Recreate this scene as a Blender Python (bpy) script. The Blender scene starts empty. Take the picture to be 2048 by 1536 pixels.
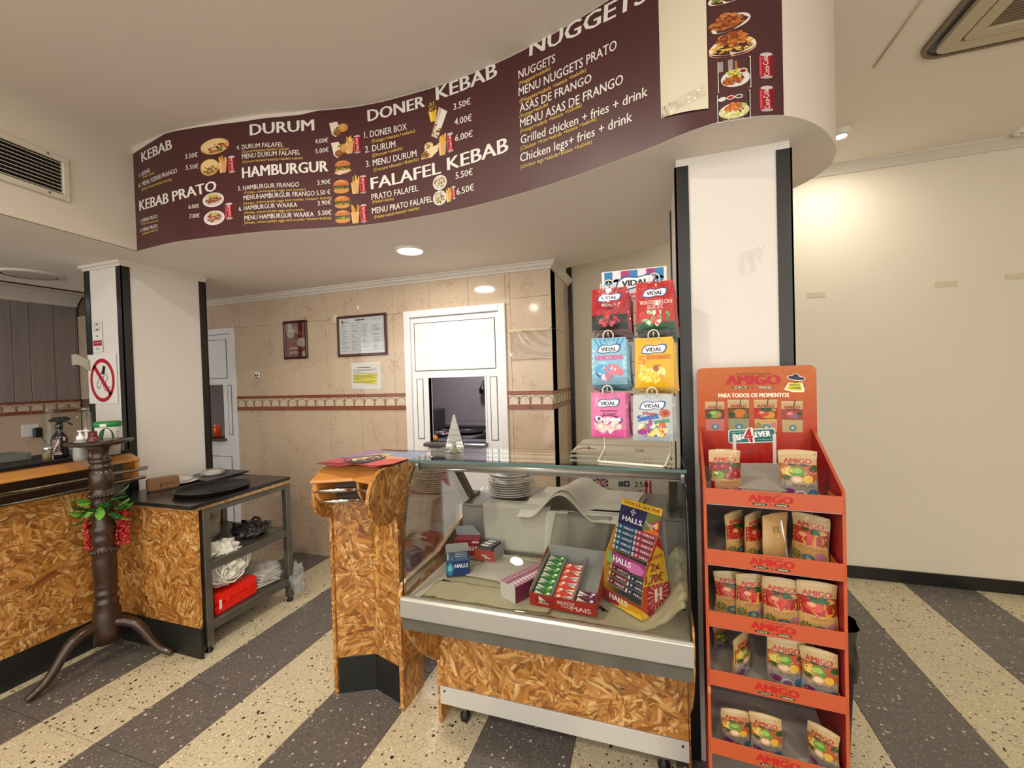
import bpy, bmesh, math, random
from mathutils import Vector, Matrix, noise
random.seed(7)
R = math.radians; PI = math.pi
sc = bpy.context.scene
COL = sc.collection

# ---------------------------------------------------------------- camera
H = 1.55
FPX, YAW, PITCH, ROLL = 843.197, 0.322488631, 0.0158119426, -0.0291139249
_f = Vector((-math.sin(YAW)*math.cos(PITCH), math.cos(YAW)*math.cos(PITCH), -math.sin(PITCH)))
_r0 = Vector((math.cos(YAW), math.sin(YAW), 0)); _u0 = _r0.cross(_f)
_r = _r0*math.cos(ROLL)+_u0*math.sin(ROLL); _u = -_r0*math.sin(ROLL)+_u0*math.cos(ROLL)
cd = bpy.data.cameras.new('camera'); cam = bpy.data.objects.new('camera', cd); COL.objects.link(cam)
cd.sensor_width = 36; cd.lens = 36*FPX/2048; cd.clip_start = 0.02; cd.clip_end = 60
cam.matrix_basis = Matrix(((_r.x, _u.x, -_f.x, 0), (_r.y, _u.y, -_f.y, 0), (_r.z, _u.z, -_f.z, H), (0, 0, 0, 1)))
sc.camera = cam
CAM = Vector((0, 0, H))
def ray(x, y): return _f*FPX+_r*(x-1024)-_u*(y-768)
def atZ(x, y, z): d = ray(x, y); return CAM+d*((z-H)/d.z)
def atY(x, y, Y): d = ray(x, y); return CAM+d*(Y/d.y)
def atX(x, y, X): d = ray(x, y); return CAM+d*(X/d.x)

# ---------------------------------------------------------------- world, lights, exposure
w = bpy.data.worlds.new('world'); sc.world = w; w.use_nodes = True
bg = w.node_tree.nodes['Background']; bg.inputs[0].default_value = (1.0, 0.96, 0.88, 1); bg.inputs[1].default_value = 3.3
sc.view_settings.view_transform = 'Standard'; sc.view_settings.look = 'None'
sc.view_settings.exposure = -0.46; sc.view_settings.gamma = 1.0; sc.view_settings.use_curve_mapping = False
sc.cycles.use_denoising = True; sc.cycles.max_bounces = 10; sc.cycles.transparent_max_bounces = 24
sc.cycles.glossy_bounces = 5; sc.cycles.transmission_bounces = 8; sc.cycles.sample_clamp_indirect = 4
WARM = (1.0, 0.90, 0.75)
def area(name, loc, size, power, color=WARM, spread=180, aim=(0, 0, -1)):
    l = bpy.data.lights.new(name, 'AREA'); l.shape = 'DISK'; l.size = size; l.energy = power; l.color = color; l.spread = R(spread)
    o = bpy.data.objects.new(name, l); COL.objects.link(o); o.location = loc
    o.rotation_euler = Vector(aim).to_track_quat('-Z', 'Y').to_euler(); return o
ROOM_LIGHTS = [(-2.4, -0.9), (-0.5, -1.0), (1.6, -0.9), (-2.4, -2.6), (0.2, -2.6), (2.6, -2.6)]
for i, (x, y) in enumerate(ROOM_LIGHTS): area('room_lamp', (x, y, 3.015), 0.22, 28 if i < 3 else 40)
for x, y in ((-3.0, -1.3), (-1.0, -1.7), (1.2, -1.5), (3.0, -0.6)):  # added fill lights behind the camera, without fixtures, to lift the ceiling
    l = bpy.data.lights.new('ceiling_fill', 'POINT'); l.energy = 17; l.color = WARM; l.shadow_soft_size = 0.14
    o = bpy.data.objects.new('ceiling_fill', l); COL.objects.link(o); o.location = (x, y, 1.75)
area('case_lamp', (-1.15, 0.62, 3.0), 0.11, 34)
area('soffit_lamp', (-1.457, 2.377, 2.372), 0.17, 13, (1, 0.93, 0.84))
area('wall_lamp', (1.20, 3.30, 3.0), 0.10, 11, (1, 0.95, 0.80))
area('kitchen_lamp', (-1.9, 4.2, 2.35), 0.3, 42, (0.98, 0.93, 1.0))
area('left_room_lamp', (-5.4, 1.0, 2.55), 0.3, 8, (0.9, 0.9, 1.0))

# ---------------------------------------------------------------- materials
def lin(c):
    def g(v): v /= 255.0; return v/12.92 if v <= 0.04045 else ((v+0.055)/1.055)**2.4
    return (g(c[0]), g(c[1]), g(c[2]), 1.0)
MATS = {}
class NT:
    def __init__(s, name):
        s.m = bpy.data.materials.new(name); s.m.use_nodes = True; s.t = s.m.node_tree
        s.b = s.t.nodes['Principled BSDF']; s.out = s.t.nodes['Material Output']
    def n(s, typ, **k):
        nd = s.t.nodes.new(typ)
        for a, v in k.items(): setattr(nd, a, v)
        return nd
    def l(s, a, b): s.t.links.new(a, b)
    def ramp(s, src, stops, interp='LINEAR'):
        r = s.n('ShaderNodeValToRGB'); r.color_ramp.interpolation = interp
        e = r.color_ramp.elements
        while len(e) < len(stops): e.new(0.5)
        for i, (p, c) in enumerate(stops):
            e[i].position = p; e[i].color = lin(c) if max(c) > 1 or isinstance(c[0], int) else (c[0], c[1], c[2], 1)
        s.l(src, r.inputs[0]); return r.outputs[0]
    def noise(s, vec, scale, detail=3, rough=0.5, dist=0):
        n = s.n('ShaderNodeTexNoise'); n.inputs['Scale'].default_value = scale; n.inputs['Detail'].default_value = detail
        n.inputs['Roughness'].default_value = rough; n.inputs['Distortion'].default_value = dist
        if vec: s.l(vec, n.inputs['Vector'])
        return n.outputs[0]
    def vor(s, vec, scale, feat='F1', rnd=1):
        n = s.n('ShaderNodeTexVoronoi', feature=feat); n.inputs['Scale'].default_value = scale; n.inputs['Randomness'].default_value = rnd
        s.l(vec, n.inputs['Vector']); return n
    def mix(s, fac, a, b, mode='MIX'):
        m = s.n('ShaderNodeMix', data_type='RGBA', blend_type=mode)
        for i, v in ((0, fac), (6, a), (7, b)):
            if hasattr(v, 'links'): s.l(v, m.inputs[i])
            elif i == 0: m.inputs[0].default_value = v
            else: m.inputs[i].default_value = v
        return m.outputs[2]
    def math(s, op, a, b=None):
        m = s.n('ShaderNodeMath', operation=op)
        for i, v in ((0, a), (1, b)):
            if v is None: continue
            if hasattr(v, 'links'): s.l(v, m.inputs[i])
            else: m.inputs[i].default_value = v
        return m.outputs[0]
    def mapping(s, vec, scale=(1, 1, 1), rot=(0, 0, 0), loc=(0, 0, 0)):
        m = s.n('ShaderNodeMapping'); m.inputs['Scale'].default_value = scale; m.inputs['Rotation'].default_value = rot; m.inputs['Location'].default_value = loc
        s.l(vec, m.inputs[0]); return m.outputs[0]
    def pos(s): return s.n('ShaderNodeNewGeometry').outputs['Position']
    def uv(s): return s.n('ShaderNodeUVMap').outputs[0]
    def obj(s): return s.n('ShaderNodeTexCoord').outputs['Object']
    def bump(s, h, strength=0.2, dist=0.002):
        b = s.n('ShaderNodeBump'); b.inputs['Strength'].default_value = strength; b.inputs['Distance'].default_value = dist
        s.l(h, b.inputs['Height']); s.l(b.outputs[0], s.b.inputs['Normal'])
def pm(name, col, rough=0.5, metal=0, spec=0.5, coat=0, var=0, vs=8, bump=0, bs=60, alpha=1):
    """plain material with a little procedural colour variation and relief"""
    if name in MATS: return MATS[name]
    t = NT(name); b = t.b; c = lin(col)
    b.inputs['Roughness'].default_value = rough; b.inputs['Metallic'].default_value = metal
    b.inputs['Specular IOR Level'].default_value = spec; b.inputs['Coat Weight'].default_value = coat
    if alpha < 1: b.inputs['Alpha'].default_value = alpha
    v = var or 0.04
    n = t.noise(t.obj(), vs, 4)
    lo = tuple(max(0, x*(1-v)) for x in c[:3])+(1,); hi = tuple(min(1, x*(1+v)) for x in c[:3])+(1,)
    t.l(t.mix(n, lo, hi), b.inputs['Base Color'])
    if bump: t.bump(t.noise(t.obj(), bs, 4), bump)
    MATS[name] = t.m; return t.m
def emis(name, col, strength):
    if name in MATS: return MATS[name]
    t = NT(name); t.b.inputs['Base Color'].default_value = (0.8, 0.8, 0.8, 1)
    t.b.inputs['Emission Color'].default_value = lin(col); t.b.inputs['Emission Strength'].default_value = strength
    MATS[name] = t.m; return t.m

def m_osb(name, edge=False):
    t = NT(name); uv = t.uv()
    d = t.n('ShaderNodeTexNoise'); d.inputs['Scale'].default_value = 7; t.l(uv, d.inputs['Vector'])
    base = t.n('ShaderNodeVectorMath', operation='MULTIPLY_ADD'); t.l(d.outputs[1], base.inputs[0]); base.inputs[1].default_value = (0.05, 0.05, 0); t.l(uv, base.inputs[2])
    cols = []; hs = []
    for k, (s1, sx, sy, off) in enumerate(((10, 11, 66, 0), (17, 18, 98, 3.3), (8, 9, 46, 7.1))):
        v1 = t.vor(t.mapping(base.outputs[0], loc=(off, off*.7, 0)), s1)
        sep = t.n('ShaderNodeSeparateColor'); t.l(v1.outputs['Color'], sep.inputs[0])
        rot = t.n('ShaderNodeVectorRotate', rotation_type='Z_AXIS'); t.l(base.outputs[0], rot.inputs['Vector']); t.l(t.math('MULTIPLY', sep.outputs[0], 3.14), rot.inputs['Angle'])
        v2 = t.vor(t.mapping(rot.outputs[0], scale=(sx, sy, 1), loc=(off, 0, 0)), 1)
        s2 = t.n('ShaderNodeSeparateColor'); t.l(v2.outputs['Color'], s2.inputs[0])
        c = t.ramp(s2.outputs[0], [(0, (122, 74, 26)), (0.10, (160, 102, 42)), (0.35, (188, 128, 58)), (0.65, (206, 150, 78)), (0.88, (222, 176, 106)), (1.0, (234, 196, 134))])
        st = t.noise(t.mapping(rot.outputs[0], scale=(25, 340, 1)), 1, 2)
        c = t.mix(t.math('MULTIPLY', st, 0.42), c, lin((132, 80, 30)))
        eg = t.n('ShaderNodeMapRange'); eg.inputs[1].default_value = 0.45; eg.inputs[2].default_value = 0.8; t.l(v2.outputs['Distance'], eg.inputs[0])
        c = t.mix(t.math('MULTIPLY', eg.outputs[0], 0.6), c, lin((92, 48, 16)))
        cols.append(c); hs.append(s2.outputs[1])
    m1 = t.ramp(hs[1], [(0.45, (0.0, 0.0, 0.0)), (0.5, (1.0, 1.0, 1.0))], 'CONSTANT')
    m2 = t.ramp(hs[2], [(0.6, (0.0, 0.0, 0.0)), (0.72, (1.0, 1.0, 1.0))], 'CONSTANT')
    c = t.mix(m2, t.mix(m1, cols[0], cols[1]), cols[2])
    hole = t.ramp(t.noise(t.mapping(uv, scale=(1, 2.2, 1)), 16, 1), [(0.72, (0.0, 0.0, 0.0)), (0.76, (1.0, 1.0, 1.0))])
    c = t.mix(t.math('MULTIPLY', hole, 0.8), c, lin((58, 28, 18)))
    t.l(c, t.b.inputs['Base Color']); t.b.inputs['Roughness'].default_value = 0.42; t.b.inputs['Coat Weight'].default_value = 0.15
    t.bump(c, 0.25, 0.002); MATS[name] = t.m; return t.m
OSB = m_osb('osb')
def m_osbedge():
    t = NT('osb_edge'); v = t.vor(t.mapping(t.obj(), scale=(120, 120, 300)), 1)
    s = t.n('ShaderNodeSeparateColor'); t.l(v.outputs['Color'], s.inputs[0])
    t.l(t.ramp(s.outputs[0], [(0, (120, 82, 44)), (0.5, (176, 138, 88)), (1, (206, 176, 128))]), t.b.inputs['Base Color']); t.b.inputs['Roughness'].default_value = 0.7
    return t.m
OSBE = m_osbedge()
def m_floor(name, base, chips, lo, hi, dens):
    t = NT(name); p = t.pos()
    g = t.noise(p, 2.0, 5, 0.6); c = t.mix(g, lin(lo), lin(hi))
    f = t.noise(p, 160, 2); c = t.mix(t.math('MULTIPLY', f, 0.35), c, lin(base))
    for sc_, dn, col in chips:
        v = t.vor(p, sc_); s = t.n('ShaderNodeSeparateColor'); t.l(v.outputs['Color'], s.inputs[0])
        pick = t.math('LESS_THAN', s.outputs[1], dn); near = t.math('LESS_THAN', v.outputs['Distance'], 0.33)
        c = t.mix(t.math('MULTIPLY', pick, near), c, lin(col))
    st = t.ramp(t.noise(p, 5.5, 8, 0.75), [(0.55, (0.0, 0.0, 0.0)), (0.75, (1.0, 1.0, 1.0))])
    c = t.mix(t.math('MULTIPLY', st, dens), c, lin(tuple(int(x*.62) for x in base)))
    t.l(c, t.b.inputs['Base Color'])
    t.l(t.ramp(t.noise(p, 9, 5), [(0.3, (0.30, 0.30, 0.30)), (0.7, (0.48, 0.48, 0.48))]), t.b.inputs['Roughness'])
    MATS[name] = t.m; return t.m
F_CREAM = m_floor('terrazzo_cream', (206, 195, 166), [(95, 0.55, (168, 146, 108)), (60, 0.16, (92, 72, 50)), (42, 0.05, (38, 30, 26)), (75, 0.2, (236, 226, 196))], (196, 184, 154), (214, 204, 178), 0.35)
F_DARK = m_floor('terrazzo_dark', (104, 99, 96), [(110, 0.5, (78, 73, 70)), (85, 0.34, (144, 136, 128)), (55, 0.10, (200, 192, 180))], (94, 89, 86), (114, 108, 104), 0.3)
def m_marble(name, base, dark, rough=0.08):
    t = NT(name); p = t.pos()
    c = t.mix(t.noise(p, 3, 5, 0.6), lin(base), lin(tuple(min(255, int(x*1.05)) for x in base)))
    n2 = t.noise(p, 7, 8, 0.65, 1.2)
    vein = t.ramp(n2, [(0.475, (0.0, 0.0, 0.0)), (0.5, (1.0, 1.0, 1.0)), (0.525, (0.0, 0.0, 0.0))])
    br = t.ramp(t.noise(p, 5, 2), [(0.45, (0.0, 0.0, 0.0)), (0.65, (1.0, 1.0, 1.0))])
    c = t.mix(t.math('MULTIPLY', t.math('MULTIPLY', vein, br), 0.6), c, lin(dark))
    n3 = t.noise(p, 26, 6, 0.7, 2.0)
    c = t.mix(t.math('MULTIPLY', t.ramp(n3, [(0.60, (0.0, 0.0, 0.0)), (0.66, (1.0, 1.0, 1.0))]), 0.35), c, lin(dark))
    t.l(c, t.b.inputs['Base Color']); t.b.inputs['Roughness'].default_value = rough
    MATS[name] = t.m; return t.m
TILE = m_marble('beige_marble_tile', (196, 176, 154), (140, 104, 76))
TILEB = m_marble('pale_border_tile', (206, 190, 168), (160, 120, 84))
REDT = m_marble('red_brown_marble', (134, 74, 48), (74, 34, 22), 0.15)
GROUT = pm('grout', (112, 92, 70), 0.9)
PLAST = pm('painted_plaster', (214, 205, 192), 0.75, var=0.02, vs=2, bump=0.08, bs=160)
PLASTC = pm('ceiling_plaster', (232, 222, 210), 0.85, var=0.02, vs=1.5)
PLASTR = pm('cream_painted_wall', (220, 211, 194), 0.7, var=0.03, vs=2, bump=0.1, bs=140)
PLASTP = pm('column_white_panel', (218, 213, 208), 0.6, var=0.02, vs=3, bump=0.05, bs=120)
CORN = pm('cornice_white', (216, 210, 200), 0.6)
BLK = pm('black_trim', (16, 15, 15), 0.35)
KICK = pm('black_kickboard', (24, 26, 25), 0.45, var=0.3, vs=14)
WHT = pm('white_enamel', (232, 232, 236), 0.25)
SHADOWG = pm('groove_shade', (52, 50, 50), 0.8)  # dark colour stands in for the shade along the door panel grooves
STEEL = pm('brushed_steel', (158, 156, 152), 0.36, 0.9, var=0.2, vs=5)
STEELD = pm('worn_steel', (118, 116, 108), 0.45, 0.75, var=0.45, vs=9)
CHROME = pm('polished_steel', (215, 215, 215), 0.14, 1.0)
ALU = pm('matte_aluminium', (190, 188, 180), 0.38, 0.7, var=0.06)
def m_wood(name, a, b, rough=0.3, sc_=(3, 40, 40), ang=0):
    t = NT(name); v = t.mapping(t.obj(), scale=sc_, rot=(0, 0, ang))
    n = t.noise(v, 1.0, 5, 0.6, 0.6)
    t.l(t.mix(n, lin(a), lin(b)), t.b.inputs['Base Color']); t.b.inputs['Roughness'].default_value = rough; t.b.inputs['Coat Weight'].default_value = 0.25
    t.bump(n, 0.1); MATS[name] = t.m; return t.m
BEECH = m_wood('varnished_beech', (176, 112, 48), (206, 148, 78), 0.28, (40, 3, 40))
BEECHX = m_wood('varnished_beech_cross', (176, 112, 48), (206, 148, 78), 0.28, (3, 40, 40))
DARKW = m_wood('dark_turned_wood', (34, 22, 16), (66, 44, 32), 0.3, (14, 14, 3))
PLANKM = m_wood('grey_washed_planks', (120, 110, 108), (158, 148, 144), 0.6, (40, 30, 1.5))
BLKTOP = pm('black_stone_top', (30, 29, 30), 0.22, var=0.3, vs=30)
def glass(name, tint=(0.93, 0.97, 0.96), refl=1.0):
    t = NT(name); t.t.nodes.remove(t.b)
    tr = t.n('ShaderNodeBsdfTransparent'); tr.inputs[0].default_value = tint+(1,)
    gl = t.n('ShaderNodeBsdfGlossy'); gl.inputs['Roughness'].default_value = 0.01; gl.inputs[0].default_value = (1, 1, 1, 1)
    fr = t.n('ShaderNodeFresnel'); fr.inputs[0].default_value = 1.45
    mx = t.n('ShaderNodeMixShader'); f = t.math('MULTIPLY', fr.outputs[0], refl)
    t.l(f, mx.inputs[0]); t.l(tr.outputs[0], mx.inputs[1]); t.l(gl.outputs[0], mx.inputs[2]); t.l(mx.outputs[0], t.out.inputs[0])
    MATS[name] = t.m; return t.m
GLASS = glass('clear_glass', (0.975, 0.985, 0.98), 0.7)
GLASST = glass('top_glass', (0.92, 0.965, 0.95), 1.1)
GLEDGE = pm('green_glass_edge', (14, 70, 60), 0.1, coat=0.5)
FILM = glass('clear_film', (0.96, 0.96, 0.95), 1.2)
# printed ink: colour comes from the mesh's colour attribute (flat print only)
def m_ink(name, rough, coat=0):
    t = NT(name); a = t.n('ShaderNodeVertexColor', layer_name='Col'); t.l(a.outputs[0], t.b.inputs['Base Color'])
    t.b.inputs['Roughness'].default_value = rough; t.b.inputs['Coat Weight'].default_value = coat
    t.l(t.math('MULTIPLY', t.noise(t.obj(), 60), rough*1.6), t.b.inputs['Roughness']); t.b.inputs['Specular IOR Level'].default_value = 0.3
    if coat: t.bump(t.noise(t.obj(), 38, 3, .6, 1.2), .35, .003)
    MATS[name] = t.m; return t.m
INK = m_ink('printed_ink', 0.45); INKG = m_ink('glossy_printed_film', 0.22, 0.3)

# ---------------------------------------------------------------- mesh helpers
class MB:
    """collects polygons in world (or local) metres; build() links ONE mesh object"""
    def __init__(s): s.v = []; s.f = []; s.mi = []; s.cur = 0; s.sm = []; s.smooth = False
    def add(s, vs, fs):
        o = len(s.v); s.v += [Vector(p) for p in vs]
        for f in fs: s.f.append([i+o for i in f]); s.mi.append(s.cur); s.sm.append(s.smooth)
        return s
    def box(s, a, b):
        x0, y0, z0 = (min(a[i], b[i]) for i in range(3)); x1, y1, z1 = (max(a[i], b[i]) for i in range(3))
        return s.add([(x0,y0,z0),(x1,y0,z0),(x1,y1,z0),(x0,y1,z0),(x0,y0,z1),(x1,y0,z1),(x1,y1,z1),(x0,y1,z1)],
                     [(0,3,2,1),(4,5,6,7),(0,1,5,4),(1,2,6,5),(2,3,7,6),(3,0,4,7)])
    def cbox(s, c, d, rz=0, rx=0, ry=0):
        m = Matrix.Translation(c) @ Matrix.Rotation(rz, 4, 'Z') @ Matrix.Rotation(ry, 4, 'Y') @ Matrix.Rotation(rx, 4, 'X')
        h = [x/2 for x in d]; p = [m @ Vector((sx*h[0], sy*h[1], sz*h[2])) for sz in (-1, 1) for sx, sy in ((-1,-1),(1,-1),(1,1),(-1,1))]
        return s.add(p, [(0,3,2,1),(4,5,6,7),(0,1,5,4),(1,2,6,5),(2,3,7,6),(3,0,4,7)])
    def prism(s, poly, a, b, axis='x'):
        """poly of 2-D points, extruded from a to b along axis ('x': (y,z); 'y': (x,z); 'z': (x,y))"""
        n = len(poly)
        def P(p, t): return {'x': (t, p[0], p[1]), 'y': (p[0], t, p[1]), 'z': (p[0], p[1], t)}[axis]
        vs = [P(p, a) for p in poly]+[P(p, b) for p in poly]
        fs = [tuple(range(n-1, -1, -1)), tuple(range(n, 2*n))]+[(i, (i+1) % n, (i+1) % n+n, i+n) for i in range(n)]
        return s.add(vs, fs)
    def quad(s, *p): return s.add(p, [tuple(range(len(p)))])
    def tube(s, pts, r, seg=10, cap=True, closed=False):
        pts = [Vector(p) for p in pts]; rr = r if isinstance(r, (list, tuple)) else [r]*len(pts)
        rings = []; up = None
        for i, p in enumerate(pts):
            if closed: d = (pts[(i+1) % len(pts)]-pts[i-1]).normalized()
            else: d = (pts[min(i+1, len(pts)-1)]-pts[max(i-1, 0)]).normalized()
            if up is None:
                up = Vector((0, 0, 1)) if abs(d.z) < 0.9 else Vector((1, 0, 0))
            a = d.cross(up).normalized(); b = a.cross(d).normalized(); up = b
            rings.append([p+(a*math.cos(2*PI*k/seg)+b*math.sin(2*PI*k/seg))*rr[i] for k in range(seg)])
        vs = [q for g in rings for q in g]; n = len(pts); fs = []
        for i in range(n if closed else n-1):
            j = (i+1) % n
            for k in range(seg): k2 = (k+1) % seg; fs.append((i*seg+k, i*seg+k2, j*seg+k2, j*seg+k))
        if cap and not closed: fs += [tuple(range(seg-1, -1, -1)), tuple((n-1)*seg+k for k in range(seg))]
        sm = s.smooth; s.smooth = True; s.add(vs, fs); s.smooth = sm; return s
    def lathe(s, prof, c=(0, 0, 0), seg=24, cap=True):
        c = Vector(c); vs = [c+Vector((r*math.cos(2*PI*k/seg), r*math.sin(2*PI*k/seg), z)) for r, z in prof for k in range(seg)]
        fs = [(i*seg+k, i*seg+(k+1) % seg, (i+1)*seg+(k+1) % seg, (i+1)*seg+k) for i in range(len(prof)-1) for k in range(seg)]
        if cap: fs += [tuple(range(seg-1, -1, -1)), tuple((len(prof)-1)*seg+k for k in range(seg))]
        sm = s.smooth; s.smooth = True; s.add(vs, fs); s.smooth = sm; return s
    def grid(s, fn, nu, nv, thick=None):
        """fn(u,v)->point for u,v in 0..1"""
        vs = [fn(i/nu, j/nv) for j in range(nv+1) for i in range(nu+1)]
        fs = [(j*(nu+1)+i, j*(nu+1)+i+1, (j+1)*(nu+1)+i+1, (j+1)*(nu+1)+i) for j in range(nv) for i in range(nu)]
        sm = s.smooth; s.smooth = True; s.add(vs, fs); s.smooth = sm; return s
    def build(s, name, mats, parent=None, bevel=0, world=True, solid=0, seg=1, M=None, weld=False, recalc=True):
        if not isinstance(mats, (list, tuple)): mats = [mats]
        root = parent
        while root is not None and root.parent is not None: root = root.parent
        if M is not None: off = Vector((0, 0, 0))
        elif root is not None: off = Vector(root['_o']) if world and '_o' in root else Vector((0, 0, 0))
        elif world:
            lo = [min(v[i] for v in s.v) for i in range(3)]; hi = [max(v[i] for v in s.v) for i in range(3)]
            off = Vector(((lo[0]+hi[0])/2, (lo[1]+hi[1])/2, lo[2]))
        else: off = Vector((0, 0, 0))
        me = bpy.data.meshes.new(name); bm = bmesh.new()
        vv = [bm.verts.new(p-off) for p in s.v]
        for f, mi, sm in zip(s.f, s.mi, s.sm):
            try: q = bm.faces.new([vv[i] for i in f]); q.material_index = mi; q.smooth = sm
            except ValueError: pass
        if weld: bmesh.ops.remove_doubles(bm, verts=bm.verts, dist=1e-5)
        if solid: bmesh.ops.solidify(bm, geom=bm.faces[:], thickness=solid)
        if recalc: bmesh.ops.recalc_face_normals(bm, faces=bm.faces)
        if bevel:
            es = [e for e in bm.edges if len(e.link_faces) == 2 and e.calc_face_angle(0) > 0.5]
            bmesh.ops.bevel(bm, geom=es, offset=bevel, segments=seg, affect='EDGES', clamp_overlap=True)
        uvl = bm.loops.layers.uv.new('UVMap')
        for f in bm.faces:
            n = f.normal; ax = max(range(3), key=lambda i: abs(n[i]))
            for lp in f.loops:
                c = lp.vert.co+off; lp[uvl].uv = (c.y+5, c.z) if ax == 0 else ((c.x, c.z+.37) if ax == 1 else (c.x+9, c.y))
        bm.to_mesh(me); bm.free()
        for m in mats: me.materials.append(m)
        o = bpy.data.objects.new(name, me); COL.objects.link(o)
        if parent is not None: o.parent = parent
        elif M is not None: o.matrix_basis = M
        elif world: o.location = off; o['_o'] = tuple(off)
        return o
def thing(name, label, cat, loc=(0, 0, 0), group=None, M=None):
    o = bpy.data.objects.new(name, None); COL.objects.link(o); o.empty_display_size = 0.05
    if M is not None: o.matrix_basis = M; o['_o'] = (0.0, 0.0, 0.0)
    else: o.location = loc; o['_o'] = tuple(loc)
    o['label'] = label; o['category'] = cat
    if group: o['group'] = group
    return o
def tag(o, label, cat, group=None):
    o['label'] = label; o['category'] = cat
    if group: o['group'] = group
    return o
def struct(o): o['kind'] = 'structure'; return o
def dup(src, M=None, label=None, group=None):
    r = src.copy(); COL.objects.link(r)
    if M is not None: r.matrix_basis = M
    if label: r['label'] = label
    if group: r['group'] = group
    def rec(a, b):
        for ch in [c for c in a.children]:
            c = ch.copy(); COL.objects.link(c); c.parent = b; rec(ch, c)
    rec(src, r); return r
def box(name, a, b, m, parent=None, bevel=0, **k): return MB().box(a, b).build(name, m, parent, bevel, **k)

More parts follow.
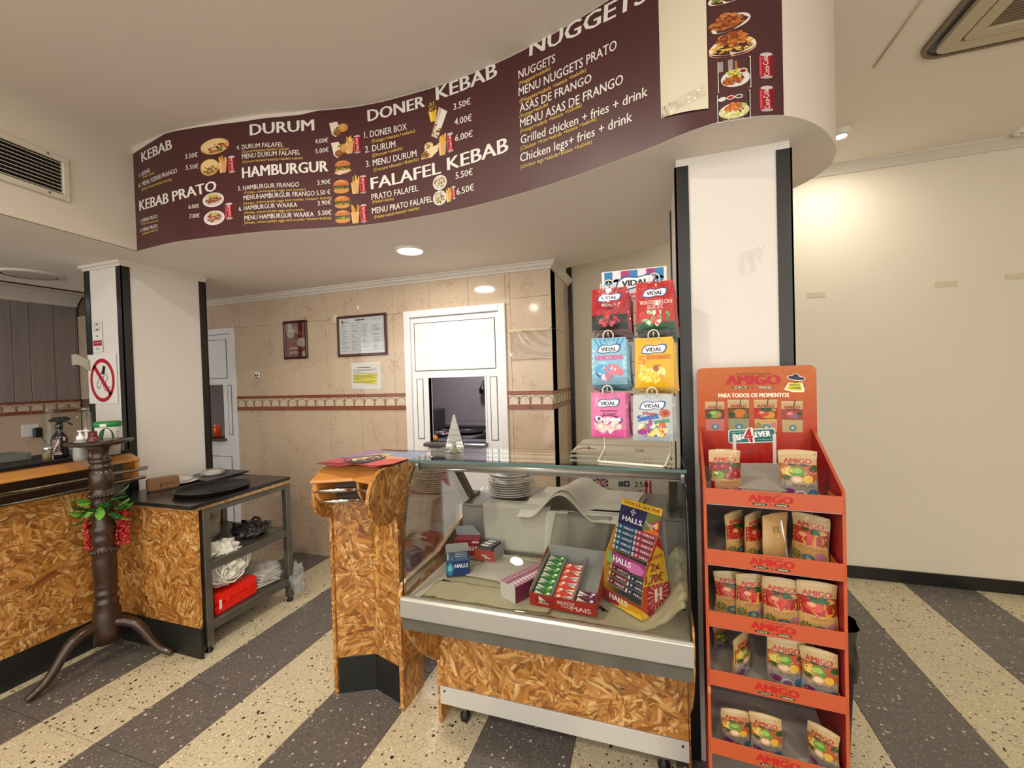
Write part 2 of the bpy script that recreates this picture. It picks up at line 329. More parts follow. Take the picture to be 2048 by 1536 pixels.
# ---------------------------------------------------------------- lettering and flat print
_TC = {}
def glyphs(text, bold=0.0, shear=0.0):
    key = (text, bold, shear)
    if key in _TC: return _TC[key]
    cu = bpy.data.curves.new('t', 'FONT'); cu.body = text; cu.size = 1; cu.offset = bold; cu.shear = shear; cu.resolution_u = 2
    o = bpy.data.objects.new('t', cu); COL.objects.link(o)
    dg = bpy.context.evaluated_depsgraph_get(); dg.update()
    me = bpy.data.meshes.new_from_object(o.evaluated_get(dg))
    vs = [(v.co.x, v.co.y) for v in me.vertices]; fs = [tuple(p.vertices) for p in me.polygons]
    bpy.data.objects.remove(o); bpy.data.curves.remove(cu); bpy.data.meshes.remove(me)
    x0 = min(v[0] for v in vs); x1 = max(v[0] for v in vs)
    _TC[key] = ([((x-x0)/(x1-x0), y/0.69) for x, y in vs], fs); return _TC[key]
class Print:
    """flat print on a surface given by fn(u, v, lift) -> point"""
    def __init__(s, fn, step=0.0004, base=0.0006): s.fn = fn; s.v = []; s.f = []; s.c = []; s.step = step; s.base = base
    def poly(s, pts, col, layer=0, cv=None):
        o = len(s.v); s.v += [s.fn(u, v, s.base+layer*s.step) for u, v in pts]
        s.f.append(tuple(range(o, o+len(pts)))); s.c.append(lin(col))
    def rect(s, u0, v0, u1, v1, col, layer=0, n=1):
        for i in range(n):
            a = u0+(u1-u0)*i/n; b = u0+(u1-u0)*(i+1)/n
            s.poly([(a, v0), (b, v0), (b, v1), (a, v1)], col, layer)
    def ell(s, cu, cv, ru, rv, col, layer=0, n=20, rot=0, a0=0, a1=2*PI):
        c, q = math.cos(rot), math.sin(rot); full = abs(a1-a0-2*PI) < 1e-6
        pts = [(ru*math.cos(a0+(a1-a0)*k/n), rv*math.sin(a0+(a1-a0)*k/n)) for k in range(n if full else n+1)]
        s.poly([(cu+x*c-y*q, cv+x*q+y*c) for x, y in pts], col, layer)
    def ring(s, cu, cv, ru, rv, wd, col, layer=0, n=32):
        for k in range(n):
            a, b = 2*PI*k/n, 2*PI*(k+1)/n
            s.poly([(cu+ru*math.cos(a), cv+rv*math.sin(a)), (cu+ru*math.cos(b), cv+rv*math.sin(b)), (cu+(ru-wd)*math.cos(b), cv+(rv-wd)*math.sin(b)), (cu+(ru-wd)*math.cos(a), cv+(rv-wd)*math.sin(a))], col, layer)
    def line(s, pts, wd, col, layer=0):
        for (a, b), (c, d) in zip(pts, pts[1:]):
            L = math.hypot(c-a, d-b) or 1; nx, ny = -(d-b)/L*wd/2, (c-a)/L*wd/2
            s.poly([(a-nx, b-ny), (c-nx, d-ny), (c+nx, d+ny), (a+nx, b+ny)], col, layer)
    def text(s, t, u0, v0, u1, v1, h, col, layer=2, bold=0.0, shear=0.0, h1=None):
        """baseline from (u0,v0) to (u1,v1), capital height h (h1 at the far end)"""
        if bold:
            for k, e in enumerate((-1, 1, -.5, .5)):
                L_ = math.hypot(u1-u0, v1-v0) or 1; dx_, dy_ = (u1-u0)/L_*abs(h)*bold*2.2*e, (v1-v0)/L_*abs(h)*bold*2.2*e
                s.text(t, u0+dx_, v0+dy_, u1+dx_, v1+dy_, h, col, layer+.3*k, 0, shear, h1)
            return
        vs, fs = glyphs(t, 0.0, shear); h1 = h if h1 is None else h1; o = len(s.v)
        L = math.hypot(u1-u0, v1-v0) or 1; dx, dy = (u1-u0)/L, (v1-v0)/L
        for x, y in vs:
            hh = (h+(h1-h)*x)*y; s.v.append(s.fn(u0+dx*x*L-dy*hh, v0+dy*x*L+dx*hh, s.base+layer*s.step))
        for f in fs: s.f.append(tuple(i+o for i in f)); s.c.append(lin(col))
    def ctext(s, t, cu, cv, wdt, h, col, layer=2, **k): s.text(t, cu-wdt/2, cv-h/2, cu+wdt/2, cv-h/2, h, col, layer, **k)
    def speckle(s, cu, cv, ru, rv, cols, n, r, layer=1, seed=0):
        rd = random.Random(seed)
        for k in range(n):
            a = rd.uniform(0, 2*PI); q = math.sqrt(rd.random()); rr = r*rd.uniform(0.5, 1.3)
            s.ell(cu+ru*q*math.cos(a), cv+rv*q*math.sin(a), rr, rr*rd.uniform(.5, .9), rd.choice(cols), layer+(k % 3), 6, rd.uniform(0, 3))
    def build(s, name, parent, mat=None, world=True, M=None, flip=False):
        root = parent
        while root is not None and root.parent is not None: root = root.parent
        off = Vector(root['_o']) if (root is not None and world and '_o' in root) else Vector((0, 0, 0))
        me = bpy.data.meshes.new(name); me.from_pydata([tuple(Vector(p)-off) for p in s.v], [], s.f)
        at = me.color_attributes.new('Col', 'FLOAT_COLOR', 'CORNER'); buf = []
        for f, c in zip(s.f, s.c): buf += list(c)*len(f)
        at.data.foreach_set('color', buf); me.materials.append(mat or INK)
        o = bpy.data.objects.new(name, me); COL.objects.link(o)
        if parent is not None: o.parent = parent
        if M is not None: o.matrix_basis = M
        return o
def plane_fn(o, u, v, n=None):
    o, u, v = Vector(o), Vector(u), Vector(v); n = Vector(n) if n is not None else u.cross(v).normalized()
    return lambda a, b, l: o+u*a+v*b+n*l

# ================================================================ THE SETTING
ZS, ZC = 2.385, 3.018
# --- floor: base slab and 40 cm terrazzo tiles in alternating rows
fl = struct(box('floor', (-7.5, -3.6, -0.06), (4.2, 5.2, -0.006), GROUT)); fl['label'] = 'floor of dark and cream speckled tiles in diagonal-looking stripes'
TX, TY, TS = 0.858, 1.138, 0.4015
proto = {}
for k, m in ((0, F_CREAM), (1, F_DARK)):
    g = TS/2-0.0012; b_ = MB().box((-g, -g, -0.008), (g, g, 0)); t_ = b_.build('tile', m, None, 0.0008, world=False)
    proto[k] = t_
n_ = 0; first = {0: True, 1: True}
for i in range(-11, 6):
    for j in range(-1, 9):
        cx, cy = TX+(i+.5)*TS, TY+(j+.5)*TS
        if cx < -3.6 and not cy > 3.0-.4: continue
        if cy > 3.9 or (cx < -0.8 and cy > 3.15): continue
        # skip tiles the camera's neighbourhood can never see (behind counters)
        k = i % 2 == 0; k = 1 if k else 0
        t_ = proto[k] if first[k] else proto[k].copy()
        if not first[k]: COL.objects.link(t_)
        first[k] = False; t_.location = Vector((cx, cy, 0))-Vector(fl['_o']); t_.parent = fl; n_ += 1
# remaining floor outside the modelled tiles
def rest(name, x0, y0, x1, y1):
    o = box(name, (x0, y0, -0.006), (x1, y1, -0.001), F_DARK, fl)
rest('floor_area', -7.5, -3.6, 4.2, TY-TS); rest('floor_area', -7.5, TY-TS, TX-11*TS, 5.2); rest('floor_area', -3.6, 3.15, -0.9, 5.2)

# --- back tiled wall
WY = 3.01
BZ0, BZ1 = 1.309, 1.443
wb = struct(box('wall_back', (-7.4, WY+0.012, 0), (-4.66, WY+0.2, 2.7), GROUT)); wb.name = 'wall_back'
HOLES = [(-4.66, -3.79, 0, 2.105), (-1.92, -1.04, 0, 2.111)]
mbk = MB()
for a, b in ((-3.79, -1.92), (-1.04, -0.69)): mbk.box((a, WY+0.012, 0), (b, WY+0.15, 2.6))
for a, b, c, d in HOLES: mbk.box((a, WY+0.012, d), (b, WY+0.15, 2.6))
mbk.box((-0.80, WY+.15, 0), (-0.702, 3.72, 2.6))
mbk.build('wall_core', GROUT, wb)
def cut(r, holes):
    out = [r]
    for hx0, hx1, hz0, hz1 in holes:
        nx = []
        for x0, x1, z0, z1 in out:
            if hx1 <= x0 or hx0 >= x1 or hz1 <= z0 or hz0 >= z1: nx.append((x0, x1, z0, z1)); continue
            if x0 < hx0: nx.append((x0, hx0, z0, z1))
            if hx1 < x1: nx.append((hx1, x1, z0, z1))
            a, b = max(x0, hx0), min(x1, hx1)
            if z0 < hz0: nx.append((a, b, z0, hz0))
            if hz1 < z1: nx.append((a, b, hz1, z1))
        out = nx
    return [r for r in out if r[1]-r[0] > 0.012 and r[3]-r[2] > 0.012]
xs = [-7.15+0.3415*k for k in range(0, 19)]+[-0.69]
xs = [x for x in xs if x < -0.75]+[-0.69]
for z0, z1, st in ((0, .30, 0), (.30, .612, 0), (.612, BZ0, 0), (BZ1, 2.10, 0), (2.10, 2.385, 0)):
    zz = [(z0, z1)]
    for x0, x1 in zip(xs, xs[1:]):
        pieces = zz
        if x0 > -1.2 and z0 > BZ1-.01 and z1 < 2.2: pieces = [(1.443, 1.68), (1.68, 1.905), (1.905, 2.14)]
        if x0 > -1.2 and z0 > 2.0: pieces = [(2.14, 2.385)]
        for a, b in pieces:
            for r in cut((x0, x1, a, b), HOLES):
                box('tile', (r[0]+.0008, WY, r[2]+.0008), (r[1]-.0008, WY+.013, r[3]-.0008), TILE, wb, 0.0012)
for z0, z1 in ((0, .612), (.612, BZ0), (BZ1, 1.905), (1.905, 2.385)):
    for y0, y1 in ((WY, 3.36), (3.36, 3.70)):
        box('tile', (-0.704, y0+.001, z0+.0008), (-0.69, y1-.001, z1-.0008), TILE, wb, 0.001)
# decorative border: two red-brown listels and arch tiles
def border(fn_box, fn_pr, x0, x1, par, pitch=0.205, n0=0):
    n = max(1, int(round((x1-x0)/pitch))); d = (x1-x0)/n
    for k in range(n):
        a, b = x0+k*d, x0+(k+1)*d
        fn_box('listel', a+.0006, b-.0006, BZ0, BZ0+.033, .012, REDT)
        fn_box('listel', a+.0006, b-.0006, BZ1-.024, BZ1, .010, REDT)
        fn_box('border_tile', a+.0006, b-.0006, BZ0+.034, BZ1-.025, 0.002, TILEB)
        P = Print(fn_pr)
        for q in range(2):
            c = a+(q+.5)*d/2; r = d/4*0.97; zb = BZ0+.038
            pts = [(c+r*math.cos(t), zb+0.062*max(0, math.sin(t))**.9) for t in [PI*i/12 for i in range(13)]]
            P.line(pts, 0.0038, (110, 66, 44), 1)
            P.line([(c-r, zb), (c-r*.88, zb+.030)], 0.0055, (150, 78, 52), 2); P.line([(c+r, zb), (c+r*.88, zb+.030)], 0.0055, (150, 78, 52), 2)
            for e in (-1,):
                m_ = c+e*d/4; P.poly([(m_-.006, zb+.048), (m_, zb+.030), (m_+.006, zb+.048), (m_, zb+.064)], (62, 52, 44), 1)
        P.build('arch_print', par)
def bb(name, a, b, z0, z1, p, m): box(name, (a, WY-p, z0), (b, WY+.013, z1), m, wb, 0.002 if p > .005 else 0.001)
prb = plane_fn((0, WY-.003, 0), (1, 0, 0), (0, 0, 1), (0, -1, 0))
for a, b in ((-3.79, -1.92), (-1.04, -.69)): border(bb, prb, a, b, wb)
def br(name, a, b, z0, z1, p, m): box(name, (-.704, a, z0), (-.69+p, b, z1), m, wb, 0.002 if p > .005 else 0.001)
border(br, plane_fn((-.687, 0, 0), (0, 1, 0), (0, 0, 1), (1, 0, 0)), WY, 3.68, wb)
# small patch of bare mortar where a tile was mended, and the film taped over it
# cornice under the soffit
def cornice(name, pts, z1, prof, m=CORN, side=1):
    """profile (out, down) swept along a horizontal polyline"""
    mb = MB(); P = [Vector((p[0], p[1])) for p in pts]; rows = []
    for i, p in enumerate(P):
        d0 = (P[i]-P[i-1]).normalized() if i else None; d1 = (P[i+1]-P[i]).normalized() if i < len(P)-1 else None
        d = ((d0 or d1)+(d1 or d0)).normalized(); n = Vector((d.y, -d.x))*side
        k = 1/max(0.3, n.dot(Vector(((d1 or d0).y, -(d1 or d0).x))*side))
        rows.append([(p.x+n.x*o*k, p.y+n.y*o*k, z1-dn) for o, dn in prof])
    m_ = len(prof); vs = [q for r in rows for q in r]
    fs = [(i*m_+j, i*m_+(j+1) % m_, (i+1)*m_+(j+1) % m_, (i+1)*m_+j) for i in range(len(rows)-1) for j in range(m_)]
    fs += [tuple(range(m_)), tuple((len(rows)-1)*m_+j for j in range(m_))]
    mb.add(vs, fs); return struct(mb.build(name, m))
CP = [(0, 0), (.045, 0), (.045, .010), (.034, .014), (.030, .026), (.012, .040), (.010, .050), (0, .052)]
cornice('trim_1', [(-4.66, WY), (-0.69, WY), (-0.69, 3.70)], ZS, CP)

# --- white walls further back
wr = struct(box('wall_back_right', (-0.75, 3.72, 0), (4.2, 3.9, ZC), PLASTR))
struct(box('baseboard_right', (-0.66, 3.702, 0), (4.2, 3.72, 0.088), BLK, None, 0.003))
struct(box('wall_right', (4.0, -3.6, 0), (4.2, 3.9, ZC), PLASTR))
struct(cornice('trim_2', [(-0.5, 3.72), (4.0, 3.72)], ZC, [(0, 0), (.075, 0), (.075, .012), (.060, .018), (.022, .045), (.012, .055), (0, .057)]))
g_ = struct(box('trim_3', (-0.703, 3.684, 0.0), (-0.655, 3.72, 2.55), BLK, None, 0.003))
# --- main ceiling
struct(box('ceiling', (-7.5, -3.6, ZC), (4.2, 3.9, ZC+.1), PLASTC))
# --- curved bulkhead over the counter
BP = [(-2.965, 1.735), (-2.63, 1.71), (-2.43, 1.722), (-2.2, 1.747), (-2.0, 1.775), (-1.8, 1.825), (-1.53, 1.892), (-1.38, 1.913), (-1.228, 1.92), (-.942, 1.915),
      (-.662, 1.878), (-.407, 1.817), (-.182, 1.742), (.01, 1.667), (.094, 1.625), (.172, 1.595), (.247, 1.58), (.323, 1.588), (.424, 1.618), (.5, 1.67),
      (.575, 1.75), (.64, 1.85), (.688, 1.95), (.709, 2.05), (.708, 2.124), (.68, 2.21), (.626, 2.295), (.52, 2.43), (.36, 2.62), (.11, 2.90), (-.2, 3.08), (-.58, 3.24), (-.70, 3.34)]
def catmull(pts, n=8):
    out = []
    for i in range(len(pts)-1):
        p0 = pts[max(i-1, 0)]; p1 = pts[i]; p2 = pts[i+1]; p3 = pts[min(i+2, len(pts)-1)]
        for k in range(n):
            t = k/n
            out.append(tuple(0.5*((2*p1[a])+(-p0[a]+p2[a])*t+(2*p0[a]-5*p1[a]+4*p2[a]-p3[a])*t*t+(-p0[a]+3*p1[a]-3*p2[a]+p3[a])*t**3) for a in range(len(p1))))
    out.append(tuple(pts[-1])); return out
BC = [Vector(p) for p in catmull(BP, 6)]
BS = [0.0]
for a, b in zip(BC, BC[1:]): BS.append(BS[-1]+(b-a).length)
def bxy(s):
    s = max(0, min(s, BS[-1]-1e-6)); lo, hi = 0, len(BS)-1
    while hi-lo > 1:
        m = (lo+hi)//2
        if BS[m] <= s: lo = m
        else: hi = m
    t = (s-BS[lo])/(BS[hi]-BS[lo]); p = BC[lo].lerp(BC[hi], t)
    da = (BC[hi]-BC[max(lo-1, 0)]).normalized(); db = (BC[min(hi+1, len(BC)-1)]-BC[lo]).normalized(); d = da.lerp(db, t).normalized()
    return p, Vector((d.y, -d.x))
def bfn(s, z, l): p, n = bxy(s); q = p+n*l; return Vector((q.x, q.y, z))
def bhit(px, py):
    d = ray(px, py); best = None
    for i in range(len(BC)-1):
        a, b = BC[i], BC[i+1]; e = b-a; den = d.x*e.y-d.y*e.x
        if abs(den) < 1e-9: continue
        t = (a.x*e.y-a.y*e.x)/den; q = (a.x*d.y-a.y*d.x)/den
        if t > 0 and (-1e-6 if i else -4) <= q <= 1+1e-6 and (best is None or t < best[0]): best = (t, BS[i]+q*(BS[i+1]-BS[i]))
    if best is None: return None
    return best[1], H+d.z*best[0]
mb = MB(); mb.smooth = True
n_ = len(BC)
mb.add([(p.x, p.y, z) for z in (ZS, ZC) for p in BC], [(i, i+1, i+1+n_, i+n_) for i in range(n_-1)])
mb.smooth = False
mb.build('wall_bulkhead', PLAST, recalc=False); struct(bpy.data.objects['wall_bulkhead'])
BLO = Vector((-2.965, 1.735, 0)); BLT = Vector((0.0810, -0.6010, 0)).normalized(); BLN = Vector((-BLT.y, BLT.x, 0))
e_ = BLO+BLT*5.3; mb = MB(); mb.prism([(BLO.x, BLO.y), (e_.x, e_.y), (e_.x-.1, e_.y), (BLO.x-.1, BLO.y)], ZS+.004, ZC, 'z'); struct(mb.build('wall_bulkhead_left', PLAST))

mb = MB(); mb.add([(p.x, p.y, ZS) for p in BC]+[(-.70, WY, ZS), (-4.65, WY, ZS), (-4.65, 0.2, ZS), (-4.65, -3.5, ZS), (e_.x, e_.y, ZS)], [tuple(range(n_+5))])
mb.add([(p.x, p.y, ZS+.03) for p in BC]+[(-.70, WY, ZS+.03), (-4.65, WY, ZS+.03), (-4.65, 0.2, ZS+.03), (-4.65, -3.5, ZS+.03), (e_.x, e_.y, ZS+.03)], [tuple(range(n_+5))])
so = mb.build('ceiling_soffit', PLASTC); struct(so)
struct(box('wall_soffit_edge', (-4.65, -3.6, ZS), (-4.6, WY, ZC), PLAST))
# --- far left room
struct(box('ceiling_left', (-7.5, -3.6, 2.60), (-4.65, 3.02, 2.66), PLASTC))
wl = struct(box('wall_left', (-6.5, -1.5, 0), (-6.215, 3.02, 2.62), GROUT))
y = -0.6; k = 0
while y < 3.0:
    wd = random.choice((0.13, 0.16, 0.19)); y2 = min(y+wd, 3.0)
    box('plank', (-6.216, y+.002, BZ1), (-6.198+random.uniform(-.002, .002), y2-.002, 2.50), PLANKM, wl, 0.002); y = y2
yy = -0.7
while yy < 3.0:
    y2 = min(yy+.3415, 3.0)
    for a, b in ((.30, .612), (.612, BZ0)): box('tile', (-6.216, yy+.0008, a), (-6.2, y2-.0008, b), TILE, wl, .001)
    yy = y2
def bl(name, a, b, z0, z1, p, m): box(name, (-6.216, a, z0), (-6.2+p, b, z1), m, wl, 0.002 if p > .005 else 0.001)
border(bl, plane_fn((-6.197, 0, 0), (0, 1, 0), (0, 0, 1), (1, 0, 0)), -0.5, 3.0, wl)
cornice('trim_4', [(-6.2, -1.5), (-6.2, 3.0)], 2.60, [(0, 0), (.10, 0), (.10, .02), (.08, .03), (.03, .085), (.02, .11), (0, .115)])
dl = box('door_3', (-6.198, 1.35, 0.0), (-6.17, 1.86, 2.2), pm('pale_blue_door', (150, 165, 185), 0.5), None, 0.003); struct(dl)

# --- columns
def column(name, x0, x1, y0, y1, guards, crown=True):
    c = struct(box(name, (x0, y0, 0), (x1, y1, ZS), PLASTP))
    for gx, gy, w1, w2 in guards:  # L-shaped black corner guards
        mb = MB(); t = 0.006
        sx = 1 if gx == x0 else -1; sy = 1 if gy == y0 else -1
        mb.box((gx-sx*t, gy-sy*t, 0), (gx+sx*w1, gy, ZS-.03)); mb.box((gx-sx*t, gy-sy*t, 0), (gx, gy+sy*w2, ZS-.03))
        mb.build('corner_guard', BLK, c)
    if crown: struct(cornice(name.replace('column', 'trim'), [(x0, y1), (x0, y0), (x1, y0), (x1, y1)], ZS, [(0, 0), (.028, 0), (.026, .012), (.012, .022), (.010, .032), (0, .034)]))
    return c
colL = column('column_left', -3.645, -3.275, 1.82, 2.36, [(-3.645, 1.82, .045, .045), (-3.275, 1.82, .045, .045), (-3.275, 2.36, .045, .045), (-3.645, 2.36, .045, .045)])
colR = column('column_right', 0.105, 0.492, 1.80, 2.30, [(.105, 1.80, .044, .044), (.492, 1.80, .044, .044), (.105, 2.30, .044, .044), (.492, 2.30, .044, .044)], False)

# --- doors and service hatch
def panel_door(name, x0, x1, top, hole, panels, fr=0.055):
    d = struct(MB().box((x0, WY-.02, 0), (x0+fr, WY+.10, top)).box((x1-fr, WY-.02, 0), (x1, WY+.10, top)).box((x0+fr, WY-.02, top-fr), (x1-fr, WY+.10, top)).build(name, WHT, None, 0.004))
    mb = MB()
    for a, b, c, e in cut((x0+fr+.002, x1-fr-.002, 0.01, top-fr-.003), [hole]): mb.box((a, WY+.004, c), (b, WY+.045, e))
    mb.build('leaf', WHT, d)
    for a, b, c, e in panels:
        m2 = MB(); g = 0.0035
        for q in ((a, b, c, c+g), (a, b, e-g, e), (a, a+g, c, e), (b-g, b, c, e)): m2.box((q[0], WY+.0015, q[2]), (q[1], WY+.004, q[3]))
        m2.build('shade_strip', SHADOWG, d); box('panel', (a+.006, WY-.001, c+.006), (b-.006, WY+.004, e-.006), WHT, d, .002)
    hx0, hx1, hz0, hz1 = hole; m3 = MB(); r = .014
    for q in ((hx0-r, hx0, hz0, hz1), (hx1, hx1+r, hz0, hz1), (hx0-r, hx1+r, hz1, hz1+r)): m3.box((q[0], WY-.004, q[2]), (q[1], WY+.06, q[3]))
    m3.build('hatch_frame', WHT, d, .002); return d
d1 = panel_door('door_1', -1.92, -1.04, 2.111, (-1.715, -1.228, 1.05, 1.563), [(-1.835, -1.13, 1.62, 2.01), (-1.825, -1.765, 1.07, 1.56), (-1.185, -1.125, 1.07, 1.56), (-1.835, -1.13, .12, .95)])
MB().prism([(WY-.075, 1.045), (WY-.08, 1.035), (WY-.07, 1.022), (WY+.18, 1.022), (WY+.18, 1.05), (WY-.06, 1.05)], -1.735, -1.215).build('sill', pm('dark_grey_sill', (92, 90, 94), .3, .3), d1)
MB().box((-1.70, WY-.05, 1.005), (-1.26, WY+.1, 1.021)).build('sill_bracket', pm('dark_grey_sill', (92, 90, 94), .3, .3), d1)
d2 = panel_door('door_2', -4.66, -3.79, 2.105, (-4.45, -3.975, 1.035, 1.56), [(-4.57, -3.92, 1.62, 2.0), (-3.925, -3.872, 1.07, 1.555), (-4.57, -3.90, .12, .86)])
box('sill', (-4.46, WY-.06, 1.01), (-3.96, WY+.18, 1.035), pm('dark_grey_sill', (92, 90, 94), .3, .3), d2, .004)
# --- kitchen seen through the hatch
struct(box('wall_kitchen', (-5.6, 5.0, 0), (-0.4, 5.1, 2.5), m_marble('kitchen_tile', (128, 120, 124), (92, 84, 90), .25)))
struct(box('wall_kitchen_left', (-5.7, 3.16, 0), (-5.6, 5.1, 2.5), PLAST)); struct(box('wall_kitchen_right', (-.86, 3.16, 0), (-.81, 5.1, 2.5), PLAST))
struct(box('ceiling_kitchen', (-5.7, 3.16, 2.45), (-0.7, 5.1, 2.5), PLASTC))

# ================================================================ MENU BANNER
WHI = (226, 224, 216); YEL = (214, 186, 92); GRYL = (178, 176, 172)
MAR = m_ink('banner_vinyl', 0.5)
def m_banner():
    t = NT('maroon_banner_vinyl'); n = t.noise(t.obj(), 1.3, 3)
    t.l(t.mix(n, lin((62, 26, 30)), lin((78, 34, 38))), t.b.inputs['Base Color']); t.b.inputs['Roughness'].default_value = 0.42; return t.m
VINYL = m_banner()
bn = thing('menu_banner', 'long maroon menu banner wrapped round the curved bulkhead above the counter', 'menu board', (-2.965, 1.735, ZS))
s0 = 0.003; s1 = bhit(1567, 225)[0]
tops = [bhit(*p) for p in ((268, 307), (330, 268), (400, 254), (490, 243), (600, 230), (700, 206), (780, 180), (900, 136), (1000, 93), (1100, 50), (1200, 0))]
def ztop(s):
    if s <= tops[0][0]: return tops[0][1]
    for (a, b), (c, d) in zip(tops, tops[1:]):
        if s <= c: return b+(d-b)*(s-a)/(c-a)
    return tops[-1][1]
mb = MB(); mb.smooth = True; N = 260; rows = []
for i in range(N+1):
    s = s0+(s1-s0)*i/N; zt = min(ztop(s), ZC-.004)
    mb.v += [bfn(s, ZS+.001, .0015), bfn(s, zt, .0015)]
mb.f = [(2*i, 2*i+2, 2*i+3, 2*i+1) for i in range(N)]; mb.mi = [0]*N; mb.sm = [True]*N
mb.build('vinyl_sheet', VINYL, bn, recalc=False)
def btext(P, t, x0, y0, x1, y1, hp, col, bold=0, hp1=None):
    if x0 < 284: x0 += 3
    a = bhit(x0, y0); b = bhit(x1, y1)
    if a is None or b is None: return
    ha = bhit(x0, y0-hp)[1]-a[1]; hb = bhit(x1, y1-(hp1 or hp))[1]-b[1]
    P.text(t, a[0], a[1], b[0], b[1], ha, col, 2, bold=bold, h1=hb)
HD = [('KEBAB', 282, 325, 345, 298, 20), ('KEBAB', 277.5, 422, 338, 406, 20.5), ('PRATO', 347, 403.5, 434, 381, 20.5), ('DURUM', 501.5, 271.5, 628.5, 261, 22), ('HAMBURGUR', 486, 357, 656.5, 343, 21.5),
      ('DONER', 737, 243.5, 850, 213.8, 23), ('KEBAB', 873.7, 201, 994.4, 153, 26, 29), ('FALAFEL', 743.4, 379, 882, 347, 23, 25), ('KEBAB', 896, 341, 1016.7, 303, 25, 30)]
for h in HD:
    P = Print(bfn, .0003, .0022); btext(P, *h[:6], WHI, 0.022, h[6] if len(h) > 6 else None); P.build('heading_lettering', bn)
P = Print(bfn, .0003, .0022)
a = bhit(1060, 113); zb = a[1]; e = bhit(1218, 42); hN = bhit(1060, 84)[1]-zb; per = (e[0]-a[0])/5.0
P.text('NUGGETS', a[0], zb, a[0]+per*7.05, zb+(e[1]-zb)*1.35, hN, WHI, 2, bold=.022, h1=hN*1.06); P.build('heading_lettering', bn)
SUB = YEL
L1 = [('1. KEBAB', 277, 355, 301, 344, 8), ('6. MENU KEBAB FRANGO', 276, 376, 355.5, 346, 9), ('3.50€', 371.5, 318, 396, 314, 9), ('5.50€', 372.5, 340, 397.5, 337, 9),
      ('6.00€', 378, 418, 399, 416, 8), ('7.00€', 380, 437, 400, 435, 8), ('1. KEBAB PRATO', 278, 446, 316, 436, 7), ('2. MENU PRATO', 278.6, 465, 316, 455, 7)]
L2 = [('4. DURUM FALAFEL', 474, 300.5, 567, 293.6, 9), ('MENU DURUM FALAFEL', 485, 318.5, 600.6, 309.4, 9.5), ('4.00€', 631, 288, 657, 285, 9), ('5.00€', 632, 307.6, 658, 304, 9),
      ('5. HAMBURGUR FRANGO', 477, 382, 599, 373.6, 9), ('MENUHAMBURGUR FRANGO', 488, 401, 630, 391.4, 9.5), ('5.50 €', 633.6, 391, 661.5, 388.4, 9), ('3.90€', 635.6, 370.6, 662, 368, 9),
      ('6. HAMBURGUR WAAKA', 478.7, 422.4, 595, 414, 9), ('3.90€', 636, 411.7, 663, 409, 9), ('MENU HAMBURGUR WAAKA', 490, 441.4, 628, 433, 9.5), ('5.50€', 636.7, 431, 663.6, 429.5, 9)]
L3 = [('1. DONER BOX', 729.5, 277, 814.4, 259.5, 13), ('2. DURUM', 731, 306, 791.4, 294.7, 13), ('3. MENU DURUM', 732.8, 335, 833.7, 313, 13), ('3.50€', 907.6, 221, 942, 209, 13), ('4.00€', 909.6, 251, 944, 241.7, 13),
      ('6.00€', 911, 283.5, 946, 273.6, 13), ('5.50€', 912, 358.5, 946, 350, 13), ('6.50€', 914, 390.6, 948.7, 380.7, 13), ('PRATO FALAFEL', 744, 400.5, 837, 382, 12), ('MENU PRATO FALAFEL', 745, 428, 865.6, 403.7, 12)]
L4 = [('NUGGETS', 1037.6, 159, 1111, 125, 17), ('MENU NUGGETS PRATO', 1038, 193, 1234, 99, 17, 20), ('ASAS DE FRANGO', 1040, 226, 1183.5, 164, 17), ('MENU ASAS DE FRANGO', 1041, 256, 1246.8, 167.5, 17, 20),
      ('Grilled chicken + fries + drink', 1042, 288.8, 1295.6, 192, 17, 20), ('Chicken legs+ fries + drink', 1041, 324.7, 1264.9, 242.6, 17, 20)]
S1 = [('(frango+salada)', 283, 357, 310, 348, 5), ('(salada+frango+batata+bebida)', 284, 382, 345, 361, 5), ('(frango+salada+arroz)', 284, 450.5, 317, 443, 4), ('(salada+bebida)', 283, 470, 317, 461, 4)]
S2 = [('(Durum+batata+falafel+salada)', 485, 307, 579, 300, 5), ('(Durum+batata+bebida+falafel+salada)', 486, 327, 606, 318.5, 5), ('(Frango, onions,queijo eggs and crumbs)', 489.6, 388, 612, 381, 5),
      ('(Frango, onions,queijo eggs and crumbs +batata+ bebida)', 488, 410, 663.6, 398, 5), ('(Waaka, onions,queijo eggs and crumbs', 489, 429, 609, 421.4, 5), ('(Waaka, onions,queijo eggs and crumbs +batata+bebida)', 489.4, 449, 663.4, 438.4, 5)]
S3 = [('(frango+batata+salada)', 744, 286, 830.5, 265, 6.5), ('(Durum+salada)', 745.6, 314.7, 805.7, 299, 6.5), ('(Durum+Batata+Bebida)', 747.6, 343.6, 838, 321.4, 6.5), ('(Falafel+salada)', 745.6, 407.4, 788, 400, 6), ('(Falafel+salada+batata+ bebida)', 749, 437.6, 838.6, 419, 6)]
S4 = [('(Nuggets+salada)', 1038.6, 172, 1101.5, 140, 8), ('((Nuggets+salada +batata +bebida)', 1040, 207, 1172.6, 143.5, 8), ('(Frango+salada)', 1040, 237.5, 1096.7, 212, 8), ('(Frango+salada +batata +bebida)', 1041, 267.6, 1164, 213.6, 8),
      ('(Chicken +fries+salada +batata +bebida)', 1041.7, 301.8, 1193.8, 241, 8), ('(chicken legs+salada+batata +bebida)', 1042, 338, 1184.6, 287, 8)]
